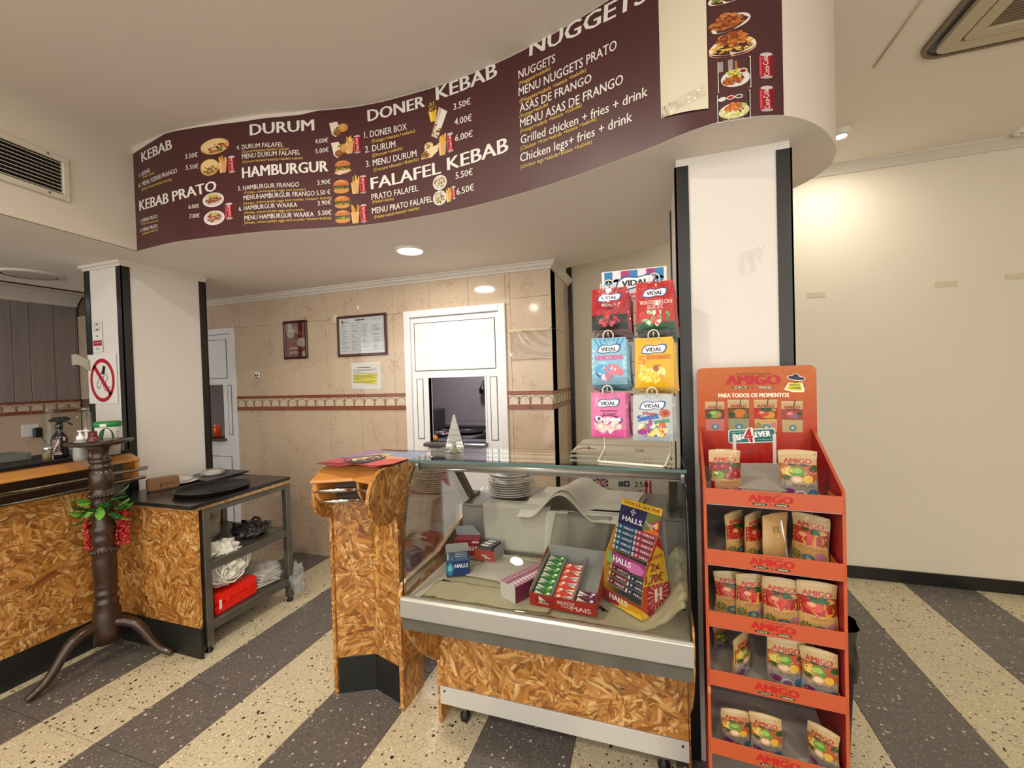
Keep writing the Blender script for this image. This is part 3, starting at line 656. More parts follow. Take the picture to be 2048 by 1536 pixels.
for A, B in ((L1, S1), (L2, S2), (L3, S3), (L4, S4)):
    for h in A: P = Print(bfn, .0003, .0022); btext(P, *h[:6], WHI, 0.006, h[6] if len(h) > 6 else None); P.build('menu_lettering', bn)
    for h in B: P = Print(bfn, .0003, .0022); btext(P, *h, SUB, 0.004); P.build('ingredient_lettering', bn)
# printed food pictures (flat print)
GR = [(86, 118, 52), (120, 146, 70), (60, 90, 40)]; BR = [(140, 88, 48), (110, 62, 34), (168, 112, 62)]; RD = [(150, 44, 30), (176, 70, 44)]; CR = [(232, 214, 170), (214, 190, 140)]
def pic(kind, cx, cy, w_, h_, rot=0):
    P = Print(bfn, .00012, .0022)
    if kind == 'photo':
        pass
    a = bhit(cx-w_/2, cy); b = bhit(cx+w_/2, cy); t = bhit(cx, cy-h_/2); d = bhit(cx, cy+h_/2); c = bhit(cx, cy)
    W = (b[0]-a[0])/2; Hh = (t[1]-d[1])/2; k = (b[1]-a[1])/(b[0]-a[0])*0.0
    # local frame in units of the half sizes
    class Q:
        pass
    co, si = math.cos(rot), math.sin(rot)
    def fn(u, v, l): x = u*co-v*si; y = u*si+v*co; return bfn(c[0]+x*W, c[1]+y*Hh, l)
    P.fn = fn; sd = int(cx*7+cy)
    if kind == 'can':
        P.poly([(-.95, -.85), (.95, -.85), (1, .8), (-1, .8)], (156, 26, 40)); P.ell(0, .84, .85, .14, (190, 188, 190), 1); P.ell(0, -.88, .85, .11, (170, 160, 160), 1)
        P.rect(-.95, -.7, -.62, .7, (196, 70, 80), 1); P.rect(.55, -.7, .95, .7, (116, 16, 30), 1)
        q = Print(lambda u, v, l: P.fn(-v, u, l)); q.base = P.base; q.step = P.step; q.text('Coca-Cola', -.72, -.42, .72, -.2, .75, (240, 236, 236), 4, bold=.0, shear=.3); P_extra = q
        o = len(P.v); P.v += q.v; P.f += [tuple(i+o for i in f) for f in q.f]; P.c += q.c
    elif kind == 'fries':
        rd = random.Random(sd)
        for i in range(15):
            x = rd.uniform(-.85, .75); y = rd.uniform(.3, 1.0); P.poly([(x*.6, -.1), (x*.6+.2, -.1), (x+.2, y), (x, y)], rd.choice([(222, 172, 74), (200, 146, 52), (236, 194, 100)]), i % 4)
        P.poly([(-.58, -1), (.58, -1), (.85, .2), (-.85, .2)], (206, 160, 104), 5); P.poly([(-.58, -1), (-.2, -1), (-.3, .2), (-.85, .2)], (226, 186, 132), 6)
    elif kind == 'pita':
        P.ell(0, 0, 1, .92, (206, 164, 102), 0); P.ell(-.05, .22, .88, .66, (228, 194, 136), 1); P.speckle(.05, -.28, .78, .42, GR+BR+RD+CR, 60, .12, 2, sd)
    elif kind == 'wrap':
        P.poly([(-1, .9), (-.2, 1), (.1, .1), (-.35, -1), (-.75, -.6)], (222, 212, 196)); P.speckle(.1, .1, .55, .5, GR+BR, 26, .14, 1, sd)
        P.ell(-.2, -.42, .42, .42, (124, 78, 40), 4); P.ell(.42, .15, .5, .55, (190, 136, 70), 5); P.ell(.4, .28, .3, .3, (208, 160, 92), 6); P.ell(-.25, -.35, .25, .25, (150, 98, 54), 6)
    elif kind == 'longwrap':
        P.poly([(-.3, -.95), (.3, -.95), (.42, .9), (-.42, 1)], (226, 218, 202)); P.poly([(-.3, -.95), (0, -.95), (-.1, .95), (-.42, 1)], (196, 184, 166), 1); P.speckle(0, -.45, .38, .45, GR+BR+RD+CR, 55, .09, 2, sd)
    elif kind == 'cutwrap':
        P.ell(-.1, .5, .5, .5, (222, 196, 150), 0); P.poly([(-1, -.9), (-.6, .1), (1, .5), (.9, -.3), (.2, -.9)], (226, 206, 166), 1); P.ell(-.45, -.42, .5, .45, (170, 110, 70), 2)
        P.speckle(-.45, -.42, .4, .38, GR+RD+BR, 26, .12, 3, sd); P.speckle(-.05, .55, .32, .3, RD+BR+CR, 18, .12, 3, sd+1)
    elif kind == 'box':
        P.poly([(-.7, .1), (-.35, -1), (.4, -1), (.7, .1)], (222, 180, 52)); P.poly([(-.7, .1), (-.35, -1), (-.1, -1), (-.2, .1)], (240, 204, 90), 1); P.speckle(0, .45, .75, .5, RD+BR+GR+CR, 45, .16, 2, sd)
    elif kind == 'burger':
        if h_ == 30: P.poly([(-1, -.7), (-.4, -1), (1, -.5), (.4, -.1)], (214, 190, 170))
        P.ell(0, -.45, .86, .42, (196, 138, 78), 1); P.speckle(0, -.12, .9, .2, GR+GR+[(92, 40, 24)], 40, .12, 2, sd); P.ell(0, .3, .86, .62, (186, 112, 58), 6, a0=-.25, a1=PI+.25); P.ell(-.1, .55, .55, .28, (220, 160, 100), 7)
        P.speckle(0, .55, .55, .3, [(236, 210, 160)], 14, .045, 8, sd)
    elif kind in ('plate', 'saladplate', 'platel'):
        P.ell(0, 0, 1, .96, (222, 216, 212), 0); P.ell(0, .04, .86, .8, (196, 188, 182), 1)
        if kind == 'plate': P.speckle(0, .05, .68, .5, BR+BR+RD, 60, .12, 2, sd); P.speckle(-.1, .55, .5, .28, [(206, 178, 92), (170, 176, 82)], 26, .12, 3, sd)
        elif kind == 'saladplate': P.speckle(0, 0, .76, .74, GR+CR+[(220, 214, 190), (206, 170, 80)]+BR, 85, .12, 2, sd)
    elif kind == 'chicken':
        P.ell(.05, -.1, 1, .6, (222, 212, 198), 0, rot=.45); P.speckle(-.15, .05, .78, .62, [(150, 78, 36), (176, 98, 46), (120, 58, 26), (190, 120, 62)], 120, .16, 2, sd)
    elif kind == 'chickenfries':
        P.ell(0, -.25, 1, .66, (206, 150, 104), 0); P.ell(0, -.12, .98, .64, (226, 220, 210), 1)
        rd = random.Random(4)
        for i in range(46):
            a_ = rd.uniform(0, 6.28); q = rd.uniform(.4, .86); x, y = q*math.cos(a_), -.15+.55*q*math.sin(a_); an = rd.uniform(-1, 1)
            P.poly([(x-.13*math.cos(an), y-.13*math.sin(an)), (x+.13*math.cos(an), y+.13*math.sin(an)), (x+.13*math.cos(an)-.03, y+.13*math.sin(an)+.09), (x-.13*math.cos(an)-.03, y-.13*math.sin(an)+.09)], rd.choice([(226, 186, 86), (206, 160, 62), (238, 204, 116)]), 2+i % 3)
        P.speckle(0, .3, .62, .5, [(146, 72, 32), (176, 98, 46), (116, 54, 24), (196, 122, 62)], 110, .13, 5, 9)
    elif kind == 'salad':
        P.ell(0, .3, 1, .8, (228, 224, 216), 0); P.speckle(0, .4, .85, .6, GR+[(206, 96, 40), (226, 186, 90)], 60, .14, 2, 3)
    elif kind in ('photo1', 'photo2'):
        P.rect(-1, -1, 1, 1, (214, 208, 200), 0); P.rect(-.95, -.95, .95, .95, (30, 28, 30) if kind == 'photo2' else (58, 46, 42), 1)
        if kind == 'photo1':
            P.rect(-.95, .3, -.1, .95, (150, 142, 138), 2); P.ell(.05, -.3, .88, .56, (212, 210, 208), 3); P.ell(.5, .1, .28, .18, (226, 214, 200), 8); P.ell(.5, .1, .2, .11, (150, 30, 24), 9)
            P.speckle(0, 0, .5, .3, [(216, 192, 92), (150, 170, 70)], 34, .12, 4, 1); P.speckle(-.15, -.42, .55, .22, [(140, 74, 34), (176, 104, 48)], 60, .12, 6, 2); P.poly([(.02, .2), (.2, .2), (.16, .8), (.0, .8)], (168, 104, 60), 5)
        else:
            P.ell(0, -.35, .92, .55, (206, 206, 196), 2); P.speckle(0, -.35, .85, .5, [(214, 206, 130), (176, 186, 92), (226, 222, 180)], 90, .13, 3, 5); P.speckle(0, -.1, .5, .28, [(206, 120, 62), (180, 92, 44)], 60, .11, 6, 6)
            for x, cc in ((-.7, (210, 214, 196)), (-.2, (160, 40, 34)), (.3, (60, 62, 60))): P.ell(x, .62, .24, .15, (226, 226, 222), 3); P.ell(x, .62, .18, .1, cc, 4)
    return P.build('printed_picture', bn)
for q in [('pita', 430, 293, 58, 34, .28), ('pita', 420, 335, 38, 36), ('fries', 446, 328, 20, 36), ('can', 464, 329, 15, 35), ('plate', 427, 400, 43, 30), ('plate', 429, 436, 42, 30), ('can', 459, 422.5, 16, 34),
          ('wrap', 678.6, 259, 39, 31), ('wrap', 682, 300, 38, 33), ('fries', 699, 290, 20, 36), ('can', 714.6, 289, 15, 37), ('burger', 686, 335, 36, 30), ('burger', 683, 374, 36, 31), ('fries', 711, 369, 20, 38), ('can', 726.7, 369, 14, 37),
          ('burger', 685, 405, 35, 28), ('burger', 686, 434, 35, 29), ('fries', 711, 428, 20, 38), ('can', 728, 427, 14, 37), ('box', 865.7, 223.7, 24, 40), ('longwrap', 878, 247, 46, 60, -.45), ('cutwrap', 860, 301, 36, 33),
          ('fries', 885, 289, 20, 44), ('can', 901, 285, 14, 40), ('saladplate', 880, 365.5, 28, 31), ('saladplate', 880, 396, 27, 31), ('fries', 898, 389, 14, 30), ('can', 908, 385.7, 9, 27),
          ('salad', 1452, 0, 72, 30), ('chicken', 1460, 44, 84, 48), ('chickenfries', 1465.5, 88, 96, 56), ('photo1', 1469, 148, 66, 62), ('photo2', 1468, 212, 66, 56), ('can', 1532, 132, 29, 53), ('can', 1533, 198, 29, 52)]: pic(*q)
# blank paper patch taped over the banner
pa = bhit(1323, 200)[0]; pb = bhit(1417, 200)[0]; pz = bhit(1330, 234)[1]; pz2 = bhit(1417, 219)[1]
mb = MB(); mb.grid(lambda u, v: bfn(pa+(pb-pa)*u, (pz+(pz2-pz)*u)+(ZC-.012-pz)*v, .006+.004*math.sin(u*3)*(1-v)), 16, 10)
tag(mb.build('paper_patch', pm('blank_cream_paper', (214, 204, 182), .6), None), 'blank cream paper strip taped over the menu banner, hiding prices', 'paper')
mb = MB(); mb.grid(lambda u, v: bfn(pa+(pb-pa)*(.05+.9*u), pz-.012+.04*v+.015*u, .016+.0025*math.sin(u*31+v*5)*math.sin(u*17)), 40, 8)
tag(mb.build('adhesive_tape', FILM, None), 'shiny clear tape holding the lower edge of the blank paper strip', 'tape')

# ================================================================ CEILING FITTINGS
# air grille on the left bulkhead
GM = Matrix(((-BLT.x, BLN.x, 0, BLO.x), (-BLT.y, BLN.y, 0, BLO.y), (0, 0, 1, 0), (0, 0, 0, 1)))   # local x along the wall (towards the corner), y out of it
def onwall(px, py):
    d = ray(px, py); t = (BLO.x*BLN.x+BLO.y*BLN.y)/(d.x*BLN.x+d.y*BLN.y); p = CAM+d*t; return -(p-BLO).dot(BLT), p.z
gx1 = onwall(135, 360)[0]; gz1 = onwall(133, 319)[1]; gz0 = onwall(135, 405)[1]; gx0 = gx1-.62
ag = thing('air_grille', 'white rectangular air grille with dark slots on the left bulkhead', 'vent', M=GM)
m = pm('cream_grille', (206, 198, 184), .5); f = .030; mb = MB()
for a, b in (((gx0, 0, gz0), (gx1, .018, gz0+f)), ((gx0, 0, gz1-f), (gx1, .018, gz1)), ((gx0, 0, gz0+f), (gx0+f, .018, gz1-f)), ((gx1-f, 0, gz0+f), (gx1, .018, gz1-f))): mb.box(a, b)
mb.build('frame', m, ag, .004, world=False); box('backing', (gx0+f, .0005, gz0+f), (gx1-f, .003, gz1-f), BLK, ag, world=False)
for k in range(9): MB().cbox(((gx0+gx1)/2, .009, gz0+f+.008+k*(gz1-gz0-2*f-.012)/8.3), (gx1-gx0-2*f, .014, .0022), rx=R(-30)).build('slat', m, ag, world=False)
for z in (gz0+.015, gz1-.015): MB().cbox((gx1-.09, .019, z), (.010, .003, .010)).build('screw', STEELD, ag, .001, world=False)
# downlights
def downlight(name, x, y, z, r, lit, label, s=10):
    t = thing(name, label, 'ceiling light', (x, y, z)); m_ = pm('white_bezel', (226, 222, 214), .4)
    MB().lathe([(r*1.0, -.012), (r*1.16, -.010), (r*1.22, -.001), (r*1.22, .0), (r, 0)], (x, y, z), 32, False).build('bezel', m_, t)
    MB().lathe([(0.001, -.009), (r*.9, -.010), (r, -.006), (r, -.001), (.001, -.001)], (x, y, z), 32, False).build('diffuser', emis('lit_diffuser', (255, 232, 196), s) if lit else pm('unlit_diffuser', (196, 188, 176), .5), t)
    return t
downlight('downlight', -1.457, 2.377, ZS, .082, True, 'lit round recessed downlight in the soffit over the serving area', 14)
downlight('downlight', -4.187, 1.78, ZS, .14, False, 'unlit round ceiling light beyond the left column')
t = thing('spotlight', 'small lit round spotlight on the ceiling beside the bulkhead end', 'ceiling light', (1.14, 3.16, ZC))
MB().lathe([(.052, 0), (.05, -.03), (.042, -.036), (.03, -.036)], (1.14, 3.16, ZC), 24, False).build('housing', pm('white_bezel', (226, 222, 214), .4), t)
MB().lathe([(.001, -.03), (.041, -.034)], (1.14, 3.16, ZC), 24, False).build('lamp_face', emis('spot_face', (255, 236, 200), 40), t)
for i, (x, y) in enumerate(ROOM_LIGHTS): pass
# cassette air conditioner
ac = thing('air_conditioner', 'square ceiling cassette air conditioner with rounded corners and brown grille', 'air conditioner', (1.66, 2.06, ZC))
def rrect(x0, x1, y0, y1, r, n=8):
    out = []
    for cx, cy, a0 in ((x1-r, y1-r, 0), (x0+r, y1-r, 90), (x0+r, y0+r, 180), (x1-r, y0+r, 270)):
        for k in range(n+1): a = R(a0+90*k/n); out.append((cx+r*math.cos(a), cy+r*math.sin(a)))
    return out
def rring(o, i, z0, z1, name, m, r=.1):
    X0, X1, Y0, Y1 = 1.215, 2.115, 1.675, 2.575
    A = rrect(X0+o, X1-o, Y0+o, Y1-o, max(.012, r-o)); n = len(A); mb = MB()
    if i is None: mb.prism(A, z0, z1, 'z')
    else:
        B = rrect(X0+i, X1-i, Y0+i, Y1-i, max(.01, r-i)); 
        vs = [(x, y, z0) for x, y in A]+[(x, y, z0) for x, y in B]+[(x, y, z1) for x, y in A]+[(x, y, z1) for x, y in B]
        fs = []
        for k in range(n):
            j = (k+1) % n; fs += [(k, j, n+j, n+k), (2*n+k, 3*n+k, 3*n+j, 2*n+j), (k, 2*n+k, 2*n+j, j), (n+k, n+j, 3*n+j, 3*n+k)]
        mb.add(vs, fs)
    return mb.build(name, m, ac, .003)
ACM = pm('aged_cream_plastic', (188, 176, 146), .45); ACB = pm('brown_rubber_edge', (112, 96, 78), .5)
rring(0, .022, ZC-.016, ZC, 'outer_rim', ACB); rring(.022, .052, ZC-.008, ZC, 'air_slot', BLK); rring(.052, .118, ZC-.030, ZC-.002, 'panel_ring', ACM)
rring(.122, .178, ZC-.034, ZC-.002, 'inner_frame', ACM, .15)
for k in range(30):
    y = 1.675+.19+k*(.9-.38)/30; box('grille_slat', (1.215+.18, y, ZC-.030), (2.115-.18, y+.011, ZC-.022), pm('brown_grille', (122, 106, 84), .6), ac)
box('grille_back', (1.215+.178, 1.675+.178, ZC-.02), (2.115-.178, 2.575-.178, ZC-.004), pm('brown_filter', (96, 84, 66), .9), ac)
q0, q1 = atZ(1748, 133, ZC), atZ(1848, -6, ZC)
tag(MB().tube([(q0.x, q0.y, ZC-.004), (q1.x, q1.y, ZC-.004)], .005, 6).build('cable_trunking', ACM), 'thin cream cable trunking on ceiling next to the air conditioner', 'trunking')
t = thing('smoke_detector', 'round white smoke detector on the ceiling above the far wall', 'smoke detector', (2.262, 3.58, ZC))
MB().lathe([(.055, 0), (.055, -.014), (.04, -.028), (.015, -.034), (.001, -.034)], (2.262, 3.58, ZC), 24, False).build('housing', pm('white_bezel', (226, 222, 214), .4), t)
MB().cbox((2.232, 3.56, ZC-.027), (.008, .008, .008)).build('indicator', BLK, t)

# ================================================================ THINGS FIXED TO WALLS
def framed(name, x0, x1, z0, z1, label, draw, fw=.022):
    t = thing(name, label, 'framed picture', ((x0+x1)/2, WY, z0)); fm = pm('dark_mahogany_frame', (66, 22, 24), .25, coat=.4)
    mb = MB()
    for a, b, c, d in ((x0, x1, z0, z0+fw), (x0, x1, z1-fw, z1), (x0, x0+fw, z0+fw, z1-fw), (x1-fw, x1, z0+fw, z1-fw)): mb.box((a, WY-.02, c), (b, WY-.001, d))
    mb.build('frame', fm, t, .004); box('backing', (x0+fw*.8, WY-.009, z0+fw*.8), (x1-fw*.8, WY-.002, z1-fw*.8), pm('white_paper', (222, 220, 214), .6), t)
    P = Print(plane_fn((x0+fw, WY-.0092, z0+fw), (1, 0, 0), (0, 0, 1), (0, -1, 0))); draw(P, x1-x0-2*fw, z1-z0-2*fw); P.build('printed_sheet', t)
    box('glass', (x0+fw*.8, WY-.0135, z0+fw*.8), (x1-fw*.8, WY-.0125, z1-fw*.8), GLASS, t); return t
def d_red(P, W, Hh):
    P.rect(0, 0, W, Hh, (132, 40, 38)); P.ell(W*.26, Hh*.70, W*.2, Hh*.15, (214, 204, 186), 1); P.ell(W*.80, Hh*.42, W*.22, Hh*.14, (214, 204, 186), 1)
    P.rect(W*.14, Hh*.86, W*.32, Hh, (214, 204, 186), 1); P.rect(W*.8, 0, W, Hh*.15, (206, 196, 178), 1)
    for z in (.22, .09): P.rect(W*.18, Hh*z, W*.58, Hh*(z+.07), (206, 176, 160), 1); P.line([(W*.22, Hh*(z+.035)), (W*.54, Hh*(z+.035))], .003, (130, 60, 56), 2)
    for k, (a, b) in enumerate(((.46, .92), (.58, .92), (.22, .5), (.22, .56))): z = (.73, .68, .50, .44)[k]; P.line([(W*a, Hh*z), (W*b, Hh*z)], .005 if k < 2 else .003, (206, 150, 140), 1)
framed('framed_poster', -3.185, -2.917, 1.772, 2.118, 'dark-framed red poster with pale discs on the tiled wall', d_red)
def d_cert(P, W, Hh):
    P.rect(0, 0, W, Hh, (216, 216, 220)); P.rect(W*.36, Hh*.92, W*.58, Hh*.95, (50, 50, 54), 1); P.ell(W*.075, Hh*.90, .011, .013, (40, 40, 44), 1); P.rect(W*.11, Hh*.88, W*.2, Hh*.9, (70, 70, 76), 1)
    P.rect(W*.72, Hh*.9, W*.97, Hh*.955, (196, 196, 202), 1); P.line([(W*.2, Hh*.855), (W*.55, Hh*.855)], .002, (60, 60, 64), 1); rd = random.Random(3)
    for cidx in range(4):
        x = W*(.04+.24*cidx)
        for r_ in range(34):
            z = Hh*(.80-.022*r_)
            if rd.random() < .87: P.line([(x, z), (x+W*rd.uniform(.05, .17), z)], .0016 if r_ % 7 else .003, (84, 84, 90) if r_ % 7 else (50, 50, 56), 1); P.line([(x+W*.19, z), (x+W*.215, z)], .0016, (96, 96, 100), 1)
framed('framed_notice', -2.585, -2.085, 1.768, 2.118, 'dark-framed white price list of small print on the tiled wall', d_cert)
t = thing('notice_sheet', 'white notice with yellow block in clear sleeve, below the framed price list', 'notice', (-2.31, WY, 1.485))
box('sleeve', (-2.462, WY-.003, 1.486), (-2.163, WY-.001, 1.714), pm('clear_sleeve', (206, 208, 204), .15, coat=.5), t)
P = Print(plane_fn((-2.462, WY-.003, 1.486), (1, 0, 0), (0, 0, 1), (0, -1, 0)))
P.rect(.012, .02, .287, .215, (212, 212, 206)); P.poly([(.02, .06), (.255, .035), (.265, .125), (.02, .13)], (206, 198, 84), 1); P.line([(.06, .185), (.2, .185)], .006, (70, 70, 74), 2)
for k, z in enumerate((.168, .158, .146, .134, .118, .108, .096, .084, .068, .058)): P.line([(.022, z), (.022+(.24, .22, .12, .24, .25, .2, .24, .1, .22, .2)[k], z)], .003, (86, 86, 84), 2)
P.build('printed_sheet', t)
t = thing('wall_switch', 'small white double switch on the tiled wall', 'switch', (-3.525, WY, 1.60)); box('plate', (-3.555, WY-.012, 1.608), (-3.498, WY-.001, 1.668), WHT, t, .004)
for dx in (-.012, .012): box('rocker', (-3.5265+dx-.007, WY-.016, 1.628), (-3.5265+dx+.007, WY-.012, 1.648), BLK, t, .001)
box('label_strip', (-3.545, WY-.0135, 1.612), (-3.508, WY-.012, 1.620), BLK, t)
tag(MB().lathe([(.047, -.004), (.044, .003), (.001, .003)], (0, 0, 0), 24).build('wall_patch', pm('cream_filler', (218, 206, 176), .7), None, M=Matrix.Translation((-2.612, WY-.004, 2.105)) @ Matrix.Rotation(R(90), 4, 'X')), 'round cream patch left of the framed price list', 'wall patch')
mb = MB(); mb.grid(lambda u, v: Vector((-1.015+.315*u, WY-.006-.003*math.sin(9*u+5*v)-.003*math.sin(23*v*u), 1.675+.228*v)), 24, 18)
tp = thing('plastic_sheet', 'clear crinkled plastic film taped over a tile right of the service hatch', 'plastic sheet', (-.86, WY, 1.675)); mb.build('film', FILM, tp)
mb = MB(); mb.grid(lambda u, v: Vector((-1.02+.32*u, WY-.010-.002*math.sin(60*u)*math.sin(7*v), 1.89+.018*v)), 40, 3); mb.build('tape', pm('cream_tape', (206, 190, 160), .25, coat=.4), tp)
# masking tape left on the far wall
for k, (a, b, lab) in enumerate((((1613, 590), (1650, 583), 'torn piece of cream masking tape nearest the column on the far wall'), ((1870, 568), (1914, 560), 'middle piece of cream masking tape on the far white wall'), ((2010, 553), (2062, 545), 'piece of cream masking tape at the edge of the photo'))):
    p, q = atY(*a, 3.72), atY(*b, 3.72); rd = random.Random(k); n = 7; mb = MB()
    pts = [(p.x+(q.x-p.x)*i/n, p.z+.012+rd.uniform(-.003, .003)) for i in range(n+1)]+[(p.x+(q.x-p.x)*i/n, p.z-.022+rd.uniform(-.003, .003)) for i in range(n, -1, -1)]
    mb.prism([(x, z) for x, z in pts], 3.7165, 3.7195, 'y'); tag(mb.build('masking_tape', pm('masking_tape', (206, 194, 164), .7)), lab, 'tape', 'masking tape on the far wall')
p = atY(1498, 524, 1.80); mb = MB()
mb.grid(lambda u, v: Vector((p.x-.038+.076*u+.02*(v-.5), 1.7935-.004*abs(math.sin(7*u+3*v)), p.z-.045+.09*v+.02*(u-.5))), 12, 12)
tag(mb.build('adhesive_tape', FILM, None), 'crumpled clear tape stuck on the right column', 'tape')
# waste bin behind the display stand
t = thing('waste_bin', 'black bin liner edge showing behind the orange display stand', 'bin', (.628, 2.0, 0))
MB().lathe([(.001, 0.003), (.085, .003), (.105, .42), (.11, .50), (.108, .52)], (.628, 2.0, 0), 20, False).build('bin_body', BLK, t)
mb = MB(); mb.grid(lambda u, v: Vector((.628+(.114+.006*math.sin(u*44)+.006*math.sin(v*9+u*19))*math.cos(2*PI*u), 2.0+(.114+.006*math.sin(u*44))*math.sin(2*PI*u), .34+.20*v)), 64, 8); mb.build('bin_liner', pm('black_plastic_bag', (14, 14, 14), .25, coat=.6), t)

# ================================================================ LEFT BAR COUNTER
OT = 0.018
bc = thing('bar_counter', 'long chipboard-fronted bar counter with wooden edge and rails at the left', 'counter', (-3.2, .6, 0))
CY0, CY1 = -0.9, 1.672
def fascia(par, A, B, nrm, ends=(0, 1), ztop=1.142, dbl=True, rail_ext=(0, 0)):
    """sloping beech board, curved brackets and two steel rails along A->B (xy of the counter face), nrm = outward"""
    A, B, nrm = Vector(A+(0,)), Vector(B+(0,)), Vector(nrm+(0,)).normalized(); d = (B-A).normalized(); L = (B-A).length
    def sw(poly, a, b, name, m, bev=.003):
        mb = MB(); n = len(poly); vs = []
        for t in (a, b):
            for o, z in poly: p = A+d*t+nrm*o; vs.append((p.x, p.y, z))
        mb.add(vs, [tuple(range(n)), tuple(range(n, 2*n))]+[(i, (i+1) % n, (i+1) % n+n, i+n) for i in range(n)]); return mb.build(name, m, par, bev)
    along_y = abs(d.y) > abs(d.x)
    sw([(-.03, ztop), (.055, ztop-.004), (.128, ztop-.030), (.130, ztop-.044), (.120, ztop-.048), (.05, ztop-.024), (-.03, ztop-.022)], ends[0]*0, L, 'edge_board', BEECH if along_y else BEECHX)
    arc = [(.118, ztop-.046)]+[(.122*math.cos(t)-.002, ztop-.070-.125*math.sin(t)) for t in [R(9*k) for k in range(0, 11)]]+[(-.001, ztop-.06)]
    for t in (ends if isinstance(ends[0], float) else (0.0, L-.022)): sw(arc, t, t+.022, 'bracket', BEECH if along_y else BEECHX)
    for o, z, r in ((.108, ztop-.100, .0135), (.088, ztop-.160, .0125)):
        p, q = A+d*(-rail_ext[0])+nrm*o, A+d*(L+rail_ext[1])+nrm*o; MB().tube([(p.x, p.y, z), (q.x, q.y, z)], r, 12).build('rail', CHROME, par)
    return sw
box('front_panel', (-3.225, CY0, .172), (-3.207, CY1, .965), OSB, bc, .001); box('dark_panel', (-3.225, CY0, .966), (-3.209, CY1, 1.10), pm('dark_brown_laminate', (58, 42, 36), .25), bc)
box('kickboard', (-3.224, CY0, 0), (-3.209, CY1, .170), KICK, bc, .002)
box('cabinet_body', (-3.62, CY0, .0), (-3.226, CY1, 1.10), pm('dark_counter_interior', (48, 38, 32), .6), bc)
fascia(bc, (-3.19, CY0), (-3.19, 1.760), (1, 0), (0.9, 1.7, 2.638), 1.142, rail_ext=(0, .045))
MB().prism([(-3.62, 1.101), (-3.20, 1.101), (-3.165, 1.122), (-3.165, 1.15), (-3.62, 1.15)], CY0, 1.775, 'y').build('countertop', pm('dark_granite_top', (36, 24, 22), .12, var=.4, vs=60), bc, .003)
MB().prism([(-3.60, 1.151), (-3.185, 1.151), (-3.185, 1.158), (-3.60, 1.158)], 1.0, 1.79, 'y').build('bar_mat', pm('black_rubber_mat', (22, 20, 20), .5), bc, .001)

# ---------------------------------------------------------------- things standing on the bar counter
CT = 1.1585
GRN = pm('green_plastic', (24, 128, 62), .35); 
def spray(px, py, label, sc_=1.0, dx=0):
    q = atZ(px, py, CT); t = thing('spray_bottle', label, 'spray bottle', (q.x, q.y, CT)); x, y = q.x, q.y; m_ = pm('black_gloss_plastic', (16, 14, 16), .2, coat=.4)
    MB().lathe([(.001, 0), (.036, 0), (.038, .01), (.038, .105), (.030, .13), (.016, .15), (.014, .17)], (x, y, CT), 20, False).build('bottle_body', m_, t)
    P = Print(lambda u, v, l: Vector((x+(.038+l)*math.cos(u), y+(.038+l)*math.sin(u), CT+v))); a0 = math.atan2(-y, -x)
    for i in range(6): P.rect(a0-.8+.12*i, .035+.01*i, a0-.68+.12*i, .05+.012*i, (222, 180, 178), 1)
    P.rect(a0-.7, .022, a0+.2, .029, (226, 186, 182), 1, 6); P.rect(a0-.7, .034, a0+.1, .038, (226, 186, 182), 1, 5); P.rect(a0+.35, .1, a0+.6, .12, (214, 170, 168), 1, 2)
    P.build('bottle_label', t)
    MB().lathe([(.015, .168), (.018, .172), (.018, .192), (.012, .2), (.001, .2)], (x, y, CT), 16, False).build('collar', m_, t)
    hd = MB(); hd.prism([(-.045, .222), (-.03, .236), (.03, .238), (.052, .228), (.05, .216), (.02, .208), (.012, .196), (-.01, .196), (-.014, .212), (-.04, .212)], -.009, .009, 'y')
    hd.v = [Vector((x-p.x*.1+p.y, y+p.x, CT+p.z)) for p in hd.v]; hd.build('trigger_head', m_, t, .002)
    MB().tube([(x, y+.022, CT+.212), (x+.004, y+.044, CT+.198), (x+.006, y+.058, CT+.184)], [.005, .004, .003], 8).build('trigger', m_, t); return t
spray(121, 915, 'black spray bottle with pale pink label on the bar counter')
q = atZ(163, 921, CT); t = thing('soap_dispenser', 'clear pump soap bottle with white head on the bar counter', 'soap dispenser', (q.x, q.y, CT)); c = (q.x, q.y, CT)
MB().lathe([(.001, 0), (.031, 0), (.034, .02), (.034, .06), (.029, .105), (.015, .12), (.013, .125)], c, 24, False).build('bottle_body', pm('cloudy_soap', (148, 150, 146), .12, coat=.5), t)
MB().lathe([(.017, .118), (.018, .135), (.008, .14), (.006, .158), (.012, .16), (.013, .167), (.001, .168)], c, 20, False).build('pump', WHT, t)
MB().tube([(c[0], c[1], CT+.163), (c[0]+.012, c[1]+.025, CT+.163), (c[0]+.014, c[1]+.033, CT+.158)], .005, 8).build('spout', WHT, t)
q = atZ(208, 912, CT); t = thing('plastic_tub', 'white tub with green lid and green label behind the pedestal table', 'tub', (q.x, q.y, CT)); x, y = q.x-.05, q.y+.05
MB().lathe([(.001, 0), (.052, 0), (.058, .16), (.058, .175)], (x, y, CT), 28, False).build('tub_body', pm('white_plastic', (216, 216, 208), .35), t)
MB().lathe([(.062, .168), (.064, .17), (.064, .192), (.058, .198), (.001, .198)], (x, y, CT), 28, False).build('lid', GRN, t)
P = Print(lambda u, v, l: Vector((x+(.0535+.03*v+l)*math.cos(u), y+(.0535+.03*v+l)*math.sin(u), CT+v))); a0 = math.atan2(-y, -x)
